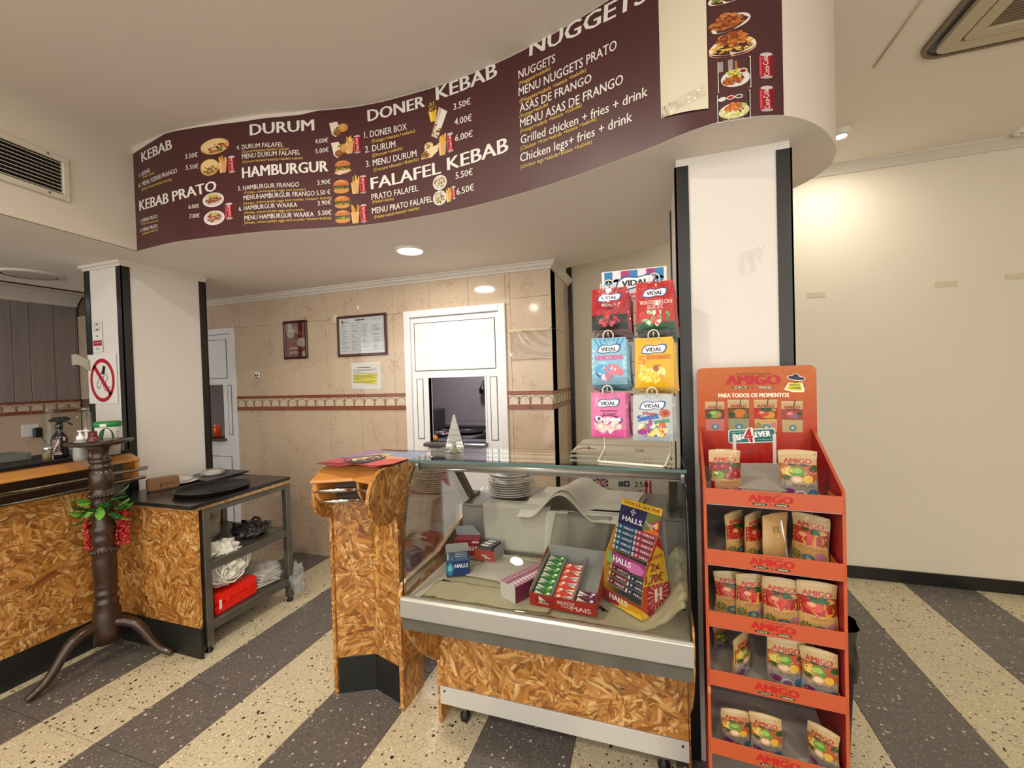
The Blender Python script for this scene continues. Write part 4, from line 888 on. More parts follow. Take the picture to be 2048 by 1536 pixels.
P.ell(a0-.15, .10, .62, .062, (34, 82, 50), 1, 24); P.line([(a0-.35, .115), (a0-.15, .14), (a0+.05, .115)], .004, (206, 220, 206), 2); P.line([(a0-.3, .10), (a0-.15, .125), (a0, .10)], .004, (206, 220, 206), 2); P.line([(a0-.4, .085), (a0+.1, .085)], .003, (196, 212, 198), 2)
for i in range(6): P.line([(a0+.62, .055+.016*i), (a0+.95, .055+.016*i)], .002, (90, 90, 90), 1)
P.rect(a0-.55, .170, a0-.1, .187, (226, 226, 218), 14, 6); P.build('tub_label', t)
q = atZ(188, 918, CT); t = thing('sauce_bottle', 'dark red bottle beside the green-lidded tub', 'bottle', (q.x, q.y, CT)); c = (q.x, q.y, CT)
MB().lathe([(.001, 0), (.026, 0), (.028, .01), (.028, .11), (.02, .13), (.016, .135)], c, 20, False).build('bottle_body', pm('dark_red_plastic', (98, 24, 26), .25, coat=.4), t)
MB().lathe([(.018, .132), (.018, .155), (.001, .157)], c, 16, False).build('cap', pm('dark_red_cap', (80, 18, 22), .35), t)
P = Print(lambda u, v, l: Vector((c[0]+(.0282+l)*math.cos(u), c[1]+(.0282+l)*math.sin(u), CT+v))); a0 = math.atan2(-c[1], -c[0]); P.ell(a0, .028, .7, .018, (190, 150, 110), 1); P.rect(a0-.6, .005, a0+.8, .013, (150, 50, 40), 1, 6); P.build('bottle_label', t)
q = atZ(236, 903, CT); t = thing('glass_jar', 'small dark glass jar behind the pedestal table top', 'jar', (q.x, q.y, CT)); c = (q.x, q.y, CT)
MB().lathe([(.001, 0), (.028, 0), (.03, .01), (.03, .06), (.024, .072)], c, 20, False).build('jar_body', pm('dark_green_glass', (60, 74, 66), .1, coat=.5), t)
MB().lathe([(.026, .07), (.026, .084), (.001, .085)], c, 20, False).build('lid', STEEL, t)
q = atZ(96, 921, CT); t = thing('glass_jar', 'small spice jar with metal lid left of the spray bottle', 'jar', (q.x, q.y, CT)); c = (q.x, q.y, CT)
MB().lathe([(.001, .001), (.019, .001), (.021, .006), (.021, .05), (.016, .06)], c, 20, False).build('jar_body', GLASS, t)
MB().lathe([(.001, .003), (.018, .003), (.0185, .034), (.001, .036)], c, 16, False).build('contents', pm('spice', (128, 108, 62), .8), t)
MB().lathe([(.017, .058), (.0185, .06), (.0185, .078), (.001, .079)], c, 20, False).build('lid', CHROME, t)
c = Vector((-3.44, 1.60, CT)); t = thing('glass_container', 'large clear glass container at the back of the bar counter', 'container', tuple(c))
MB().lathe([(.001, .002), (.10, .002), (.105, .02), (.105, .24), (.09, .262)], c, 32, False).build('vessel', glass('smoky_glass', (.90, .91, .88), .35), t)
MB().lathe([(.094, .262), (.098, .268), (.098, .278), (.02, .288), (.012, .30), (.001, .302)], c, 32, False).build('lid', glass('smoky_glass', (.90, .91, .88), .35), t)
c = Vector((-3.50, 1.27, CT)); t = thing('grey_tray', 'low grey ribbed tray at the left end of the bar counter', 'tray', tuple(c))
mb = MB(); g = pm('grey_plastic', (104, 106, 104), .5)
for a, b in (((-.09, -.15, 0), (.09, .15, .004)), ((-.09, -.15, .004), (-.085, .15, .04)), ((.085, -.15, .004), (.09, .15, .04)), ((-.085, -.15, .004), (.085, -.145, .04)), ((-.085, .145, .004), (.085, .15, .04))): mb.box(c+Vector(a), c+Vector(b))
mb.build('tray_body', g, t, .0015)
for k in range(9): box('rib', c+Vector((.0895, -.14+.033*k, .006)), c+Vector((.0925, -.128+.033*k, .036)), g, t)
q = atX(62, 862, -6.195); t = thing('socket', 'white wall socket with black plug on the far left wall', 'socket', (-6.2, q.y, q.z-.05))
box('plate', (-6.2, q.y-.07, q.z-.06), (-6.19, q.y+.06, q.z+.07), WHT, t, .004); box('plug', (-6.19, q.y+.005, q.z-.07), (-6.15, q.y+.075, q.z+.03), BLK, t, .01)
MB().tube([(-6.15, q.y+.06, q.z-.065), (-6.14, q.y+.10, q.z-.16), (-6.15, q.y+.2, q.z-.26), (-6.18, q.y+.3, q.z-.30)], .006, 6).build('cord', BLK, t)

# ================================================================ SIGNS ON THE LEFT COLUMN
def sheet_on(name, label, cat, corners, draw, base=(222, 222, 220), Y=1.8135, lift=0.0):
    tl, tr, bl_, br_ = [atY(*c, Y) for c in corners]; x0, x1 = (tl.x+bl_.x)/2, (tr.x+br_.x)/2; z1, z0 = (tl.z+tr.z)/2, (bl_.z+br_.z)/2
    t = thing(name, label, cat, ((x0+x1)/2, 1.82, z0)); box('sheet', (x0, Y, z0), (x1, Y+.0025, z1), pm('white_paper', (222, 220, 214), .6), t)
    P = Print(plane_fn((x0, Y, z0), (1, 0, 0), (0, 0, 1), (0, -1, 0)), .0002, .0003); draw(P, x1-x0, z1-z0); P.build('printed_symbol', t); return t
def d_smoke(P, W, Hh):
    RR = (168, 18, 46); cx, cy = W*.5, Hh*.47; rx, ry = W*.43, Hh*.44
    K = (30, 28, 30)
    P.poly([(cx-W*.04, cy+Hh*.13), (cx+W*.08, cy+Hh*.11), (cx+W*.13, cy+Hh*.27), (cx+W*.05, cy+Hh*.30)], K, 1)
    P.line([(cx-W*.04, cy+Hh*.13), (cx-W*.2, cy-Hh*.09), (cx-W*.17, cy-Hh*.16), (cx-W*.10, cy-Hh*.15), (cx+W*.08, cy+Hh*.11)], W*.018, K, 1)
    P.line([(cx+W*.12, cy+Hh*.13), (cx+W*.2, cy+Hh*.05), (cx+W*.12, cy-Hh*.03), (cx+W*.02, cy-Hh*.1), (cx+W*.06, cy-Hh*.2), (cx+W*.18, cy-Hh*.2), (cx+W*.26, cy-Hh*.12)], W*.016, K, 1)
    P.ring(cx, cy, rx, ry, W*.085, RR, 3, 40); P.poly([(cx-W*.32, cy+Hh*.27), (cx-W*.24, cy+Hh*.32), (cx+W*.32, cy-Hh*.27), (cx+W*.24, cy-Hh*.32)], RR, 3)
sheet_on('no_smoking_sign', 'white no-smoking sign with red ring on the left column', 'sign', ((177, 711), (234, 705), (177, 807), (233, 807)), d_smoke)
def d_lab(P, W, Hh):
    K = (54, 54, 58)
    for k, z in enumerate((.90, .72)):
        P.line([(W*.2, Hh*(z-.06)), (W*.2, Hh*(z+.07)), (W*.32, Hh*(z+.09))], .003, K, 1); P.line([(W*.8, Hh*(z-.06)), (W*.8, Hh*(z+.07)), (W*.68, Hh*(z+.09))], .003, K, 1)
        for a in (-.03, 0, .03): P.line([(W*.36, Hh*(z+a)), (W*.64, Hh*(z+a+.02))], .004, K, 1)
    P.rect(W*.05, Hh*.20, W*.95, Hh*.38, (160, 34, 58), 1); P.line([(W*.2, Hh*.30), (W*.8, Hh*.30)], .0035, (226, 190, 196), 2)
    P.line([(W*.3, Hh*.13), (W*.7, Hh*.13)], .004, (130, 100, 104), 1); P.line([(W*.3, Hh*.07), (W*.7, Hh*.07)], .004, (130, 130, 130), 1); P.line([(W*.4, Hh*.52), (W*.6, Hh*.52)], .008, K, 1)
sheet_on('sticker', 'narrow white sticker with a small red label above the no-smoking sign', 'sticker', ((184, 643), (203, 643), (187, 705), (205, 703)), d_lab)
p = atY(158, 722, 1.80); mb = MB(); mb.grid(lambda u, v: Vector((p.x-.035+.13*u, 1.803+.012*math.sin(3*u)*(1-v)-.025*(1-u), p.z-.03+.075*v-.03*u+.012*math.sin(5*u))), 8, 6)
tag(mb.build('paper_scrap', pm('cream_paper', (214, 208, 190), .6), None, solid=.0006), 'torn cream paper scrap curling off the left column edge', 'paper')

# ================================================================ STEEL WORK TABLE
wt = thing('work_table', 'steel work table with chipboard end panel and black top beside the left column', 'table', (-2.8, 2.0, 0))
TX0, TX1, TY0, TY1, TZ = -3.18, -2.447, 1.632, 2.35, .885
OBX = -2.468
mb = MB(); mb.prism([(TX0-.0, TY0-.0), (TX1, TY0), (TX1-.035, TY1), (-3.18, TY1)], TZ-.022, TZ, 'z'); mb.build('table_top', BLKTOP, wt, .003)
box('top_core', (TX0+.02, TY0+.03, TZ-.04), (TX1-.02, TY1-.02, TZ-.0225), OSBE, wt)
box('end_panel', (-3.19, 1.676, .172), (OBX, 1.694, TZ-.0405), OSB, wt, .001); box('kickboard', (-3.185, 1.672, 0), (-2.462, 1.690, .170), KICK, wt, .002)
LX = [(-3.14, -3.10), (-2.516, -2.476)]; LY = [(1.722, 1.762), (2.30, 2.34)]
for a, b in LX:
    for c, d in LY:
        l = box('leg', (a, c, .035), (b, d, TZ-.041), STEELD, wt, .002); MB().lathe([(.001, 0), (.02, 0), (.022, .008), (.014, .016), (.012, .036)], ((a+b)/2, (c+d)/2, 0), 14, False).build('foot', BLK, l)
for z, nm in ((TZ-.08, 'apron'),):
    for a, b in (((-2.514, 1.763, z), (-2.480, 2.299, z+.038)), ((-3.138, 1.763, z), (-3.104, 2.299, z+.038)), ((-3.099, 2.302, z), (-2.517, 2.338, z+.038)), ((-3.099, 1.724, z), (-2.517, 1.760, z+.038))): box(nm, a, b, STEELD, wt, .002)
for z in (.17, .52):
    box('shelf', (-3.099, 1.763, z-.006), (-2.517, 2.299, z), STEELD, wt)
    for a, b in (((-2.514, 1.763, z-.05), (-2.480, 2.299, z-.001)), ((-3.138, 1.763, z-.05), (-3.104, 2.299, z-.001)), ((-3.099, 2.302, z-.05), (-2.517, 2.338, z-.001))): box('shelf_rail', a, b, STEELD, wt, .002)
# things on the table
t_ = TZ+.0005
q0 = atZ(296, 985, t_); q1 = atZ(360, 974, t_); ang = math.atan2(q1.y-q0.y, q1.x-q0.x)
M = Matrix.Translation((q0.x, q0.y, t_)) @ Matrix.Rotation(ang, 4, 'Z'); L = (q1-q0).length
t = thing('wooden_box', 'small light brown box with dark lettering on the black table top', 'box', M=M)
MB().box((0, 0, 0), (L, .075, .078)).build('box_body', m_wood('plain_wood_box', (112, 80, 50), (136, 100, 66), .45), t, .008, world=False, seg=3)
P = Print(plane_fn((0, 0, 0), (1, 0, 0), (0, 0, 1), (0, -1, 0))); P.text('SICAL', L*.52, .030, L*.84, .032, .013, (64, 34, 24), 1, bold=.01)
P.line([(L*.36, .044), (L*.42, .032), (L*.36, .024)], .004, (64, 34, 24), 1); P.line([(L*.40, .046), (L*.46, .036)], .004, (64, 34, 24), 1); P.line([(L*.36, .022), (L*.46, .024)], .004, (64, 34, 24), 1); P.build('lettering', t, world=False)
def saucer(x, y, z, r, label, tilt=0, n=0, grp=None, deep=.02, M=None):
    M = Matrix.Translation((x, y, z)) @ Matrix.Rotation(tilt, 4, 'Y') if M is None else M
    o = MB().lathe([(.001, .003), (r*.55, .003), (r*.62, .006), (r, deep), (r*1.01, deep+.003), (r*.6, .003+.0075), (.001, .0085)], (0, 0, 0), 40, False).build('plate', pm('white_porcelain', (214, 213, 208), .12, coat=.4), None, M=M)
    return tag(o, label, 'plate', grp)
c1 = atZ(402, 950, t_+.0); 
for k, lb in enumerate(('lower', 'middle', 'upper')): saucer(-3.10, 2.24, t_+.0095*k, .074, 'small white dish, %s of the short stack at the column on the table' % lb, 0, 0, 'small white dishes on the table', .024)
c2 = Vector((-3.14, 2.03, t_))
saucer(c2.x+.02, c2.y, t_, .098, 'wide white saucer lying flat behind the brown box', 0, 0, None, .012)
saucer(c2.x, c2.y-.01, t_+.02, .088, 'white saucer leaning tilted on the wide saucer behind the brown box', R(6), 0, None, .014)
# flat black folder/tray and the round black tray
def flat_poly(px, z): return [(atZ(a, b, z).x, atZ(a, b, z).y) for a, b in px]
mb = MB(); mb.prism([(-3.16, 1.90), (-2.80, 1.93), (-2.62, 2.385), (-2.98, 2.385)], t_+.0, t_+.014, 'z')
tray_x = [(p[0], p[1]) for p in flat_poly([(362, 955), (415, 962), (498, 941), (437, 937)], t_+.012)]
mb = MB(); mb.prism(tray_x, t_, t_+.012, 'z'); o = mb.build('black_folder', pm('black_plastic_sheet', (24, 24, 26), .28), None, .003); tag(o, 'flat black rectangular folder lying on the table against the column', 'folder')
c = atZ(437, 980, t_+.01); rr = .188
t = thing('serving_tray', 'round black serving tray on the work table', 'tray', (-2.70, 1.93, t_))
c = Vector((-2.70, 1.93, t_)); c = atZ(434, 979, t_); c = Vector((-2.675, 1.93, t_)); rr = .20
t.location = c; t['_o'] = tuple(c)
MB().lathe([(.001, 0), (rr*.94, 0), (rr*.985, .006), (rr, .022), (rr*1.03, .024), (rr*1.03, .027), (rr*.985, .026), (rr*.93, .006), (.001, .005)], c, 48, False).build('tray_body', pm('black_rubber_tray', (20, 20, 21), .35), t)
# stored on the shelves
t = thing('plastic_toolbox', 'bright red plastic case on the bottom shelf of the steel table', 'case', M=Matrix.Translation((-2.655, 1.795, .1705)) @ Matrix.Rotation(R(3), 4, 'Z'))
RDM = pm('bright_red_plastic', (236, 34, 14), .35)
MB().box((-.30, 0, 0), (.145, .29, .060)).build('base_half', RDM, t, .008, world=False, seg=2); MB().box((-.30, 0, .0605), (.145, .29, .115)).build('lid_half', RDM, t, .008, world=False, seg=2)
for y in (.06, .21): MB().box((.1455, y, .045), (.152, y+.03, .08)).build('latch', RDM, t, .002, world=False)
MB().box((.1455, .018, .03), (.150, .034, .085)).build('white_clip', WHT, t, .002, world=False)
for y in (.10, .13, .16): MB().box((.05, y, .1155), (.135, y+.012, .119)).build('ridge', RDM, t, .002, world=False)
def blob(c, r, amp, freq, seed, seg=40, flat=1.0):
    mb = MB(); c = Vector(c)
    def fn(u, v):
        a, b = 2*PI*u, PI*(v-.5); d = Vector((math.cos(b)*math.cos(a), math.cos(b)*math.sin(a), math.sin(b)))
        k = 1+amp*noise.fractal(d*freq+Vector((seed, seed, 0)), 1, 2, 3)
        p = Vector((d.x*r[0], d.y*r[1], d.z*r[2]))*k; 
        if p.z < -r[2]*flat: p.z = -r[2]*flat
        return c+p
    mb.grid(fn, seg*2, seg); return mb
BAGW = pm('white_plastic_film', (226, 224, 214), .28, coat=.3)
o = blob((-2.62, 1.905, .435), (.125, .135, .135), .35, 3.0, 3.1, 40, 1.0)
rt = thing('bag_bundle', 'bulging bag of rolled white plastic bags hanging over the middle shelf edge', 'bag', (-2.62, 1.90, .30))
o.build('bag_body', BAGW, rt, weld=True); rd = random.Random(5)
for k in range(9):
    r0 = .038+.0095*k; cz = .42+rd.uniform(-.055, .06); cy = 1.90+rd.uniform(-.05, .05)
    MB().tube([(-2.50+.012*rd.random()-.35*r0*r0*8, cy+r0*math.cos(a), cz+r0*.8*math.sin(a)) for a in [R(15*j+rd.uniform(-4, 4)) for j in range(24)]], .007, 6, closed=True).build('bag_fold', BAGW, rt)
mb = MB(); rd = random.Random(2)
tag(blob((-2.86, 1.95, .655), (.15, .12, .15), .22, 1.8, 8.2, 30, .88).build('plastic_bag', pm('greyish_clear_bag', (166, 160, 146), .25, coat=.3, var=.1), None, weld=True), 'large grey-white plastic bag on the middle shelf under the table top', 'bag')
t = thing('black_net_bag', 'crumpled clear bag with black straps on the middle shelf', 'bag', (-2.62, 2.16, .52))
blob((-2.64, 2.155, .562), (.115, .10, .042), .5, 3, 4.4, 24, .98).build('bag_body', pm('dark_grey_film', (58, 56, 58), .2, coat=.4, alpha=.85), t, weld=True)
for k in range(10):
    a = rd.uniform(0, 6.28); x, y = -2.64+.07*math.cos(a), 2.155+.06*math.sin(a)
    MB().tube([(x+.05*math.cos(a+j*.8)*.6, y+.04*math.sin(a+j*.8), .585+.03*math.sin(j*1.1+k)) for j in range(7)], .009, 6).build('strap', pm('black_webbing', (18, 18, 20), .6), t)
t = thing('bagged_stack', 'clear film bag of flat white wares on the bottom shelf', 'bag', (-2.60, 2.18, .171))
for k in range(5): MB().cbox((-2.62, 2.205, .182+.018*k), (.17, .17, .015), rz=R(6*k-10)).build('white_ware', pm('white_wares', (220, 214, 202), .5), t, .005)
blob((-2.615, 2.205, .245), (.125, .105, .075), .35, 3, 1.7, 30, .96).build('film_bag', pm('shiny_film', (196, 196, 200), .08, coat=.8, alpha=.34), t, weld=True)
mb = blob((-2.47, 2.36, .135), (.055, .05, .11), .5, 3, 6.7, 24)
tag(mb.build('loose_film', pm('shiny_film', (196, 196, 200), .08, coat=.8, alpha=.34), None, weld=True), 'loose clear film trailing from the rear of the steel table', 'plastic film')

# ================================================================ PEDESTAL TABLE
PC = Vector((-2.955, 1.505, 0)); pz = 1.262
pt = thing('pedestal_table', 'tall dark turned wooden pedestal with round top and three curved feet', 'pedestal', tuple(PC))
def lz(prof, name, seg=36): return MB().lathe(prof, PC, seg, True).build(name, DARKW, pt)
lz([(.05, pz-.03), (.09, pz-.026), (.138, pz-.014), (.145, pz-.006), (.141, pz), (.001, pz+.0005)], 'table_top', 48)
prof = [(.072, .13), (.076, .20), (.072, .30), (.068, .335), (.074, .345), (.074, .365), (.060, .375), (.066, .39), (.074, .40), (.074, .415), (.062, .425), (.070, .44), (.075, .455), (.068, .47), (.071, .475), (.072, .60), (.068, .615),
        (.076, .63), (.076, .655), (.062, .665), (.060, .675), (.074, .69), (.076, .72), (.066, .735), (.074, .75), (.078, .775), (.068, .79), (.062, .80), (.060, .86), (.066, .875), (.060, .885), (.066, .90), (.072, .925), (.064, .945), (.072, .955),
        (.074, .975), (.058, .985), (.066, 1.0), (.072, 1.03), (.074, 1.06), (.062, 1.09), (.052, 1.10), (.066, 1.108), (.066, 1.125), (.050, 1.132), (.062, 1.14), (.070, 1.15), (.060, 1.16), (.048, 1.17), (.052, 1.20), (.062, 1.222), (.078, 1.232)]
lz([(q[0]*(.74 if q[1] > .3 else .86), q[1]) for q in prof], 'turned_column')
for z, r_ in ((.958, .054), (.645, .057)):
    for k in range(22): a = 2*PI*k/22; MB().lathe([(.001, -.011), (.006, -.008), (.008, 0), (.006, .008), (.001, .011)], PC+Vector((r_*math.cos(a), r_*math.sin(a), z)), 8, False).build('carved_bead', DARKW, pt)
for tip, rl in ((Vector((-2.976, 1.179)), .3), (Vector((-2.664, 1.649)), .3), (Vector((-3.15, 1.64)), .24)):
    d = (tip-PC.xy).normalized(); L = (tip-PC.xy).length
    pts = [(.05, .235), (.10, .23), (.15, .205), (.19, .155), (.225, .10), (.265, .055), (.305, .030), (L, .018)] if L > .26 else [(.05, .235), (.09, .22), (.13, .17), (.16, .10), (.19, .05), (L-.02, .03), (L, .02)]
    pp = catmull([(PC.x+d.x*o, PC.y+d.y*o, z) for o, z in pts], 4); n = len(pp); rr = [.030-.014*i/n if i < n*.8 else .020-.006*(i-n*.8)/(n*.2) for i in range(n)]
    rr[-1] = .012; MB().tube(pp, rr, 12).build('foot', DARKW, pt)
# garland tied round the pedestal
gl = thing('garland', 'garland of green leaves and red tinsel tied round the dark pedestal', 'garland', (PC.x, PC.y, .83))
rd = random.Random(11); LF = [pm('leaf_green', (54, 132, 44), .4, var=.3, vs=30), pm('leaf_pale_green', (104, 168, 66), .4, var=.3, vs=30), pm('leaf_dark_green', (26, 74, 34), .45, var=.3, vs=30)]
MB().tube([(PC.x+.062*math.cos(R(a)), PC.y+.062*math.sin(R(a)), .885+.012*math.sin(R(3*a))) for a in range(0, 360, 12)], .004, 6, closed=True).build('stem', LF[2], gl)
for k in range(44):
    a = R(rd.uniform(0, 360)); z = .885+rd.uniform(-.05, .055); r0 = .060; L = rd.uniform(.055, .095); W = L*.46
    el = rd.uniform(-.7, .75); d = Vector((math.cos(a)*math.cos(el), math.sin(a)*math.cos(el), math.sin(el))); tw = rd.uniform(-.7, .7)
    side = d.cross(Vector((0, 0, 1))).normalized(); upv = side.cross(d).normalized(); side = side*math.cos(tw)+upv*math.sin(tw); upv = side.cross(d)
    b = Vector((PC.x+r0*math.cos(a), PC.y+r0*math.sin(a), z)); mb = MB(); pr = [(0, .04), (.25, .75), (.5, 1), (.75, .7), (1, .03)]; vs = []
    for t0, w0 in pr: c = b+d*(L*t0)-upv*(.012*math.sin(t0*2.5)); vs += [c-side*(W*w0/2)-upv*.003, c+upv*.001, c+side*(W*w0/2)-upv*.003]
    fs = []
    for i in range(4): fs += [(3*i, 3*i+1, 3*i+4, 3*i+3), (3*i+1, 3*i+2, 3*i+5, 3*i+4)]
    mb.smooth = True; mb.add(vs, fs); mb.build('leaf', LF[k % 3], gl)
REDB = pm('red_tinsel', (176, 12, 14), .4, var=.3, vs=40); mb = MB()
for k in range(420):
    a = R(rd.choice((rd.uniform(28, 105), rd.uniform(35, 95), rd.uniform(205, 240)))); z = rd.uniform(.66, .86); r0 = .058+rd.uniform(0, .055 if math.cos(a) > 0 else .02); c = Vector((PC.x+r0*math.cos(a), PC.y+r0*math.sin(a), z)); s_ = rd.uniform(.004, .008)
    v = [c+Vector(p)*s_ for p in ((1, 0, 0), (-1, 0, 0), (0, 1, 0), (0, -1, 0), (0, 0, 1.6), (0, 0, -1.6))]
    mb.add(v, [(0, 2, 4), (2, 1, 4), (1, 3, 4), (3, 0, 4), (2, 0, 5), (1, 2, 5), (3, 1, 5), (0, 3, 5)])
o = mb.build('tinsel', REDB, gl, recalc=False); o['kind'] = 'stuff'

# ================================================================ CORNER COUNTER
cc = thing('corner_counter', 'narrow chipboard counter with concave front, beech edge and rails, beside the glass case', 'counter', (-1.34, 1.8, 0))
A_, B_, C_ = (-1.515, 1.683), (-1.352, 1.762), (-1.158, 1.704)
def endpanel(x0, x1, cyy, ry, czz, rz_, name='end_panel'):
    pts = [(1.672, 0), (1.672, .885)]+[(cyy+ry*math.cos(R(a)), czz+rz_*math.sin(R(a))) for a in (-62, -80, -100, -120, -140, -160, -180, -200, -220, -238, -252)]+[(cyy+.03, 1.160), (1.86, 1.160), (1.86, 0)]
    return MB().prism(pts, x0, x1, 'x').build(name, OSB, cc, .0015)
endpanel(-1.535, -1.517, 1.662, .098, 1.010, .118); endpanel(-1.157, -1.139, 1.60, .13, 1.035, .13)
def wallseg(a, b, z0, z1, th, name, m):
    a, b = Vector(a), Vector(b); d = (b-a).normalized(); n = Vector((-d.y, d.x)); mb = MB()
    mb.prism([(a.x, a.y), (b.x, b.y), (b.x+n.x*th, b.y+n.y*th), (a.x+n.x*th, a.y+n.y*th)], z0, z1, 'z'); return mb.build(name, m, cc, .0008)
for a, b in ((A_, B_), (B_, C_)): wallseg(a, b, .180, .972, .016, 'front_panel', OSB); wallseg(a, b, .973, 1.118, .014, 'dark_panel', pm('dark_brown_laminate', (58, 42, 36), .25)); wallseg((a[0], a[1]), (b[0], b[1]), 0, .178, .012, 'kickboard', KICK)
box('counter_body', (-1.516, 1.862, 0.34), (-1.140, 2.12, 1.12), OSB, cc, .001)
mb = MB(); mb.prism([A_, B_, C_, (-1.158, 2.10), (-1.516, 2.10)], 1.121, 1.150, 'z'); mb.build('counter_top', pm('dark_granite_top', (36, 24, 22), .12, var=.4, vs=60), cc, .002)
def vfascia(A, B, ta, tb, bra):
    """beech edge + curved brackets on one leg of the V; outward = to the camera side; ends mitred by ta, tb"""
    A, B = Vector(A+(0,)), Vector(B+(0,)); d = (B-A).normalized(); n = Vector((d.y, -d.x, 0)); L = (B-A).length; zt = 1.148
    def sw(poly, a, b, ka, kb, name):
        mb = MB(); k = len(poly); vs = []
        for t, kk in ((a, ka), (b, kb)):
            for o, z in poly: p = A+d*(t+kk*o)+n*o; vs.append((p.x, p.y, z))
        mb.add(vs, [tuple(range(k)), tuple(range(k, 2*k))]+[(i, (i+1) % k, (i+1) % k+k, i+k) for i in range(k)]); return mb.build(name, BEECHX, cc, .002)
    sw([(-.02, zt), (.055, zt-.004), (.128, zt-.050), (.130, zt-.062), (.120, zt-.066), (.05, zt-.028), (-.02, zt-.024)], 0, L, ta, tb, 'edge_board')
    arc = [(.118, zt-.066)]+[(.120*math.cos(t)-.002, zt-.078-.122*math.sin(t)) for t in [R(9*k) for k in range(0, 11)]]+[(-.001, zt-.07)]
    for t0 in bra: sw(arc, t0, t0+.018, ta, ta, 'bracket')
    for o, z in ((.104, zt-.105), (.084, zt-.162)):
        p, q = A+d*(ta*o+.0)+n*o, A+d*(L+tb*o)+n*o; MB().tube([(p.x, p.y, z), (q.x, q.y, z)], .0115, 12).build('rail', CHROME, cc)
vfascia(A_, B_, -.47, -.39, (.002,)); vfascia(B_, C_, .39, .29, (.012,))
# poster lying over the corner counter, with a flap hanging at its right
zz = 1.1665
def poster_fn(u, v, l):
    p = Vector((-1.53+.40*u+.03*v*(1-u), 1.565+.40*v+.05*u*(1-v), zz+l+.004*math.sin(9*u)*math.sin(7*v)+.006*max(0, .12-v)*8*math.sin(14*u))); return p
mb = MB(); mb.grid(lambda u, v: poster_fn(u, v, 0), 24, 20); ps = thing('paper_poster', 'colourful curled poster lying on top of the corner counter', 'poster', (-1.34, 1.78, zz))
mb.build('sheet', pm('poster_red_paper', (186, 82, 92), .35), ps, solid=.0008)
P = Print(poster_fn, .0003, .0012)
def gp(u0, v0, u1, v1, col, l=0, n=8):
    for i in range(n):
        for j in range(4): a, b = u0+(u1-u0)*i/n, u0+(u1-u0)*(i+1)/n; c, d = v0+(v1-v0)*j/4, v0+(v1-v0)*(j+1)/4; P.poly([(a, c), (b, c), (b, d), (a, d)], col, l)
gp(.0, .45, 1, 1, (150, 116, 150)); gp(.35, .55, 1, .95, (120, 150, 176), 1); gp(.2, .55, .6, .75, (206, 178, 110), 1); gp(.55, .42, .95, .6, (214, 150, 110), 2); gp(.62, .05, .98, .42, (204, 84, 84), 1); gp(0, .1, .3, .42, (178, 78, 90), 1)
P.ell(.42, .40, .25, .24, (52, 54, 62), 3, 32); P.ell(.43, .40, .165, .155, (222, 206, 184), 4, 28); P.speckle(.43, .42, .11, .09, [(150, 112, 84), (110, 80, 62), (196, 160, 120)], 26, .03, 5, 3); P.line([(.33, .30), (.53, .32)], .025, (214, 186, 130), 9)
P.build('printed_picture', ps)
mb = MB(); mb.grid(lambda u, v: Vector((-1.125+.006*math.sin(8*u)+.03*(1-v), 1.90+.22*u+.06*(1-v)*(1-u), 1.160-.22*(1-v)*(.35+.65*u))), 10, 10)
mb.build('hanging_flap', pm('poster_pink_paper', (204, 74, 92), .4), ps, solid=.0008)

# ================================================================ GLASS DISPLAY CASE
dc = thing('display_case', 'glass-fronted display counter with chipboard sides and green-edged glass top', 'display case', (-.42, 1.8, 0))
SX0, SX1 = -.935, .098
side = [(1.665, 0), (1.665, .290), (1.625, .315), (1.525, .41), (1.437, .526), (1.392, .62), (1.380, .69), (1.385, .735), (1.40, .757), (1.43, .762), (1.69, .770), (1.99, .862), (2.06, .90), (2.26, .92), (2.26, 0)]
MB().prism(side, SX0-.017, SX0, 'x').build('side_panel', OSB, dc, .0012); MB().prism(side, SX1, SX1+.0, 'x') 
e1 = [(1.40, .757), (1.43, .762), (1.69, .770), (1.99, .862), (2.06, .90)]; MB().prism([(a, b+.0004) for a, b in e1]+[(a, b+.002) for a, b in reversed(e1)], SX0-.0172, SX0+.0002, 'x').build('panel_edge', pm('pale_raw_edge', (206, 182, 146), .6, var=.15, vs=90), dc)
side2 = [(a if a < 1.8 else min(a, 1.785), b) for a, b in side if a < 2.0]; side2 = [p for p in side if p[0] < 1.7]+[(1.785, .79), (1.785, 0)]
MB().prism(side2, SX1+.0005, SX1+.0065, 'x').build('side_panel', OSB, dc, .0005)
X0, X1 = SX0+.0006, SX1-.0006
box('front_panel', (X0, 1.66, .180), (X1, 1.676, .60), OSB, dc, .001)
kp = MB().box((X0, 1.655, .100), (X1, 1.672, .179)).build('kick_panel', pm('grey_white_metal', (198, 196, 192), .35, .2), dc, .001)
for x in (X0+.022, X1-.022): MB().cbox((x, 1.6545, .160), (.008, .003, .008)).build('screw', BLK, kp)
MB().prism([(1.374, .645), (1.376, .712), (1.384, .719), (1.402, .719), (1.402, .66), (1.396, .640)], X0-.004, X1+.004, 'x').build('front_rail', ALU, dc, .0015)
MB().prism([(1.381, .596), (1.380, .634), (1.376, .644), (1.40, .644), (1.40, .596)], X0, X1, 'x').build('lower_rail', STEELD, dc, .001)
MB().prism([(1.403, .66), (1.66, .600), (1.66, .62), (1.403, .69)], X0, X1, 'x').build('underside', STEELD, dc)
box('deck', (X0, 1.403, .690), (X1, 1.875, .704), pm('white_deck', (196, 192, 180), .4), dc)
box('rear_step', (X0+.03, 1.876, .60), (X1, 1.89, .925), pm('step_steel', (150, 148, 142), .35, .5), dc); box('rear_shelf', (X0+.03, 1.876, .926), (X1, 2.25, .938), STEEL, dc, .002)
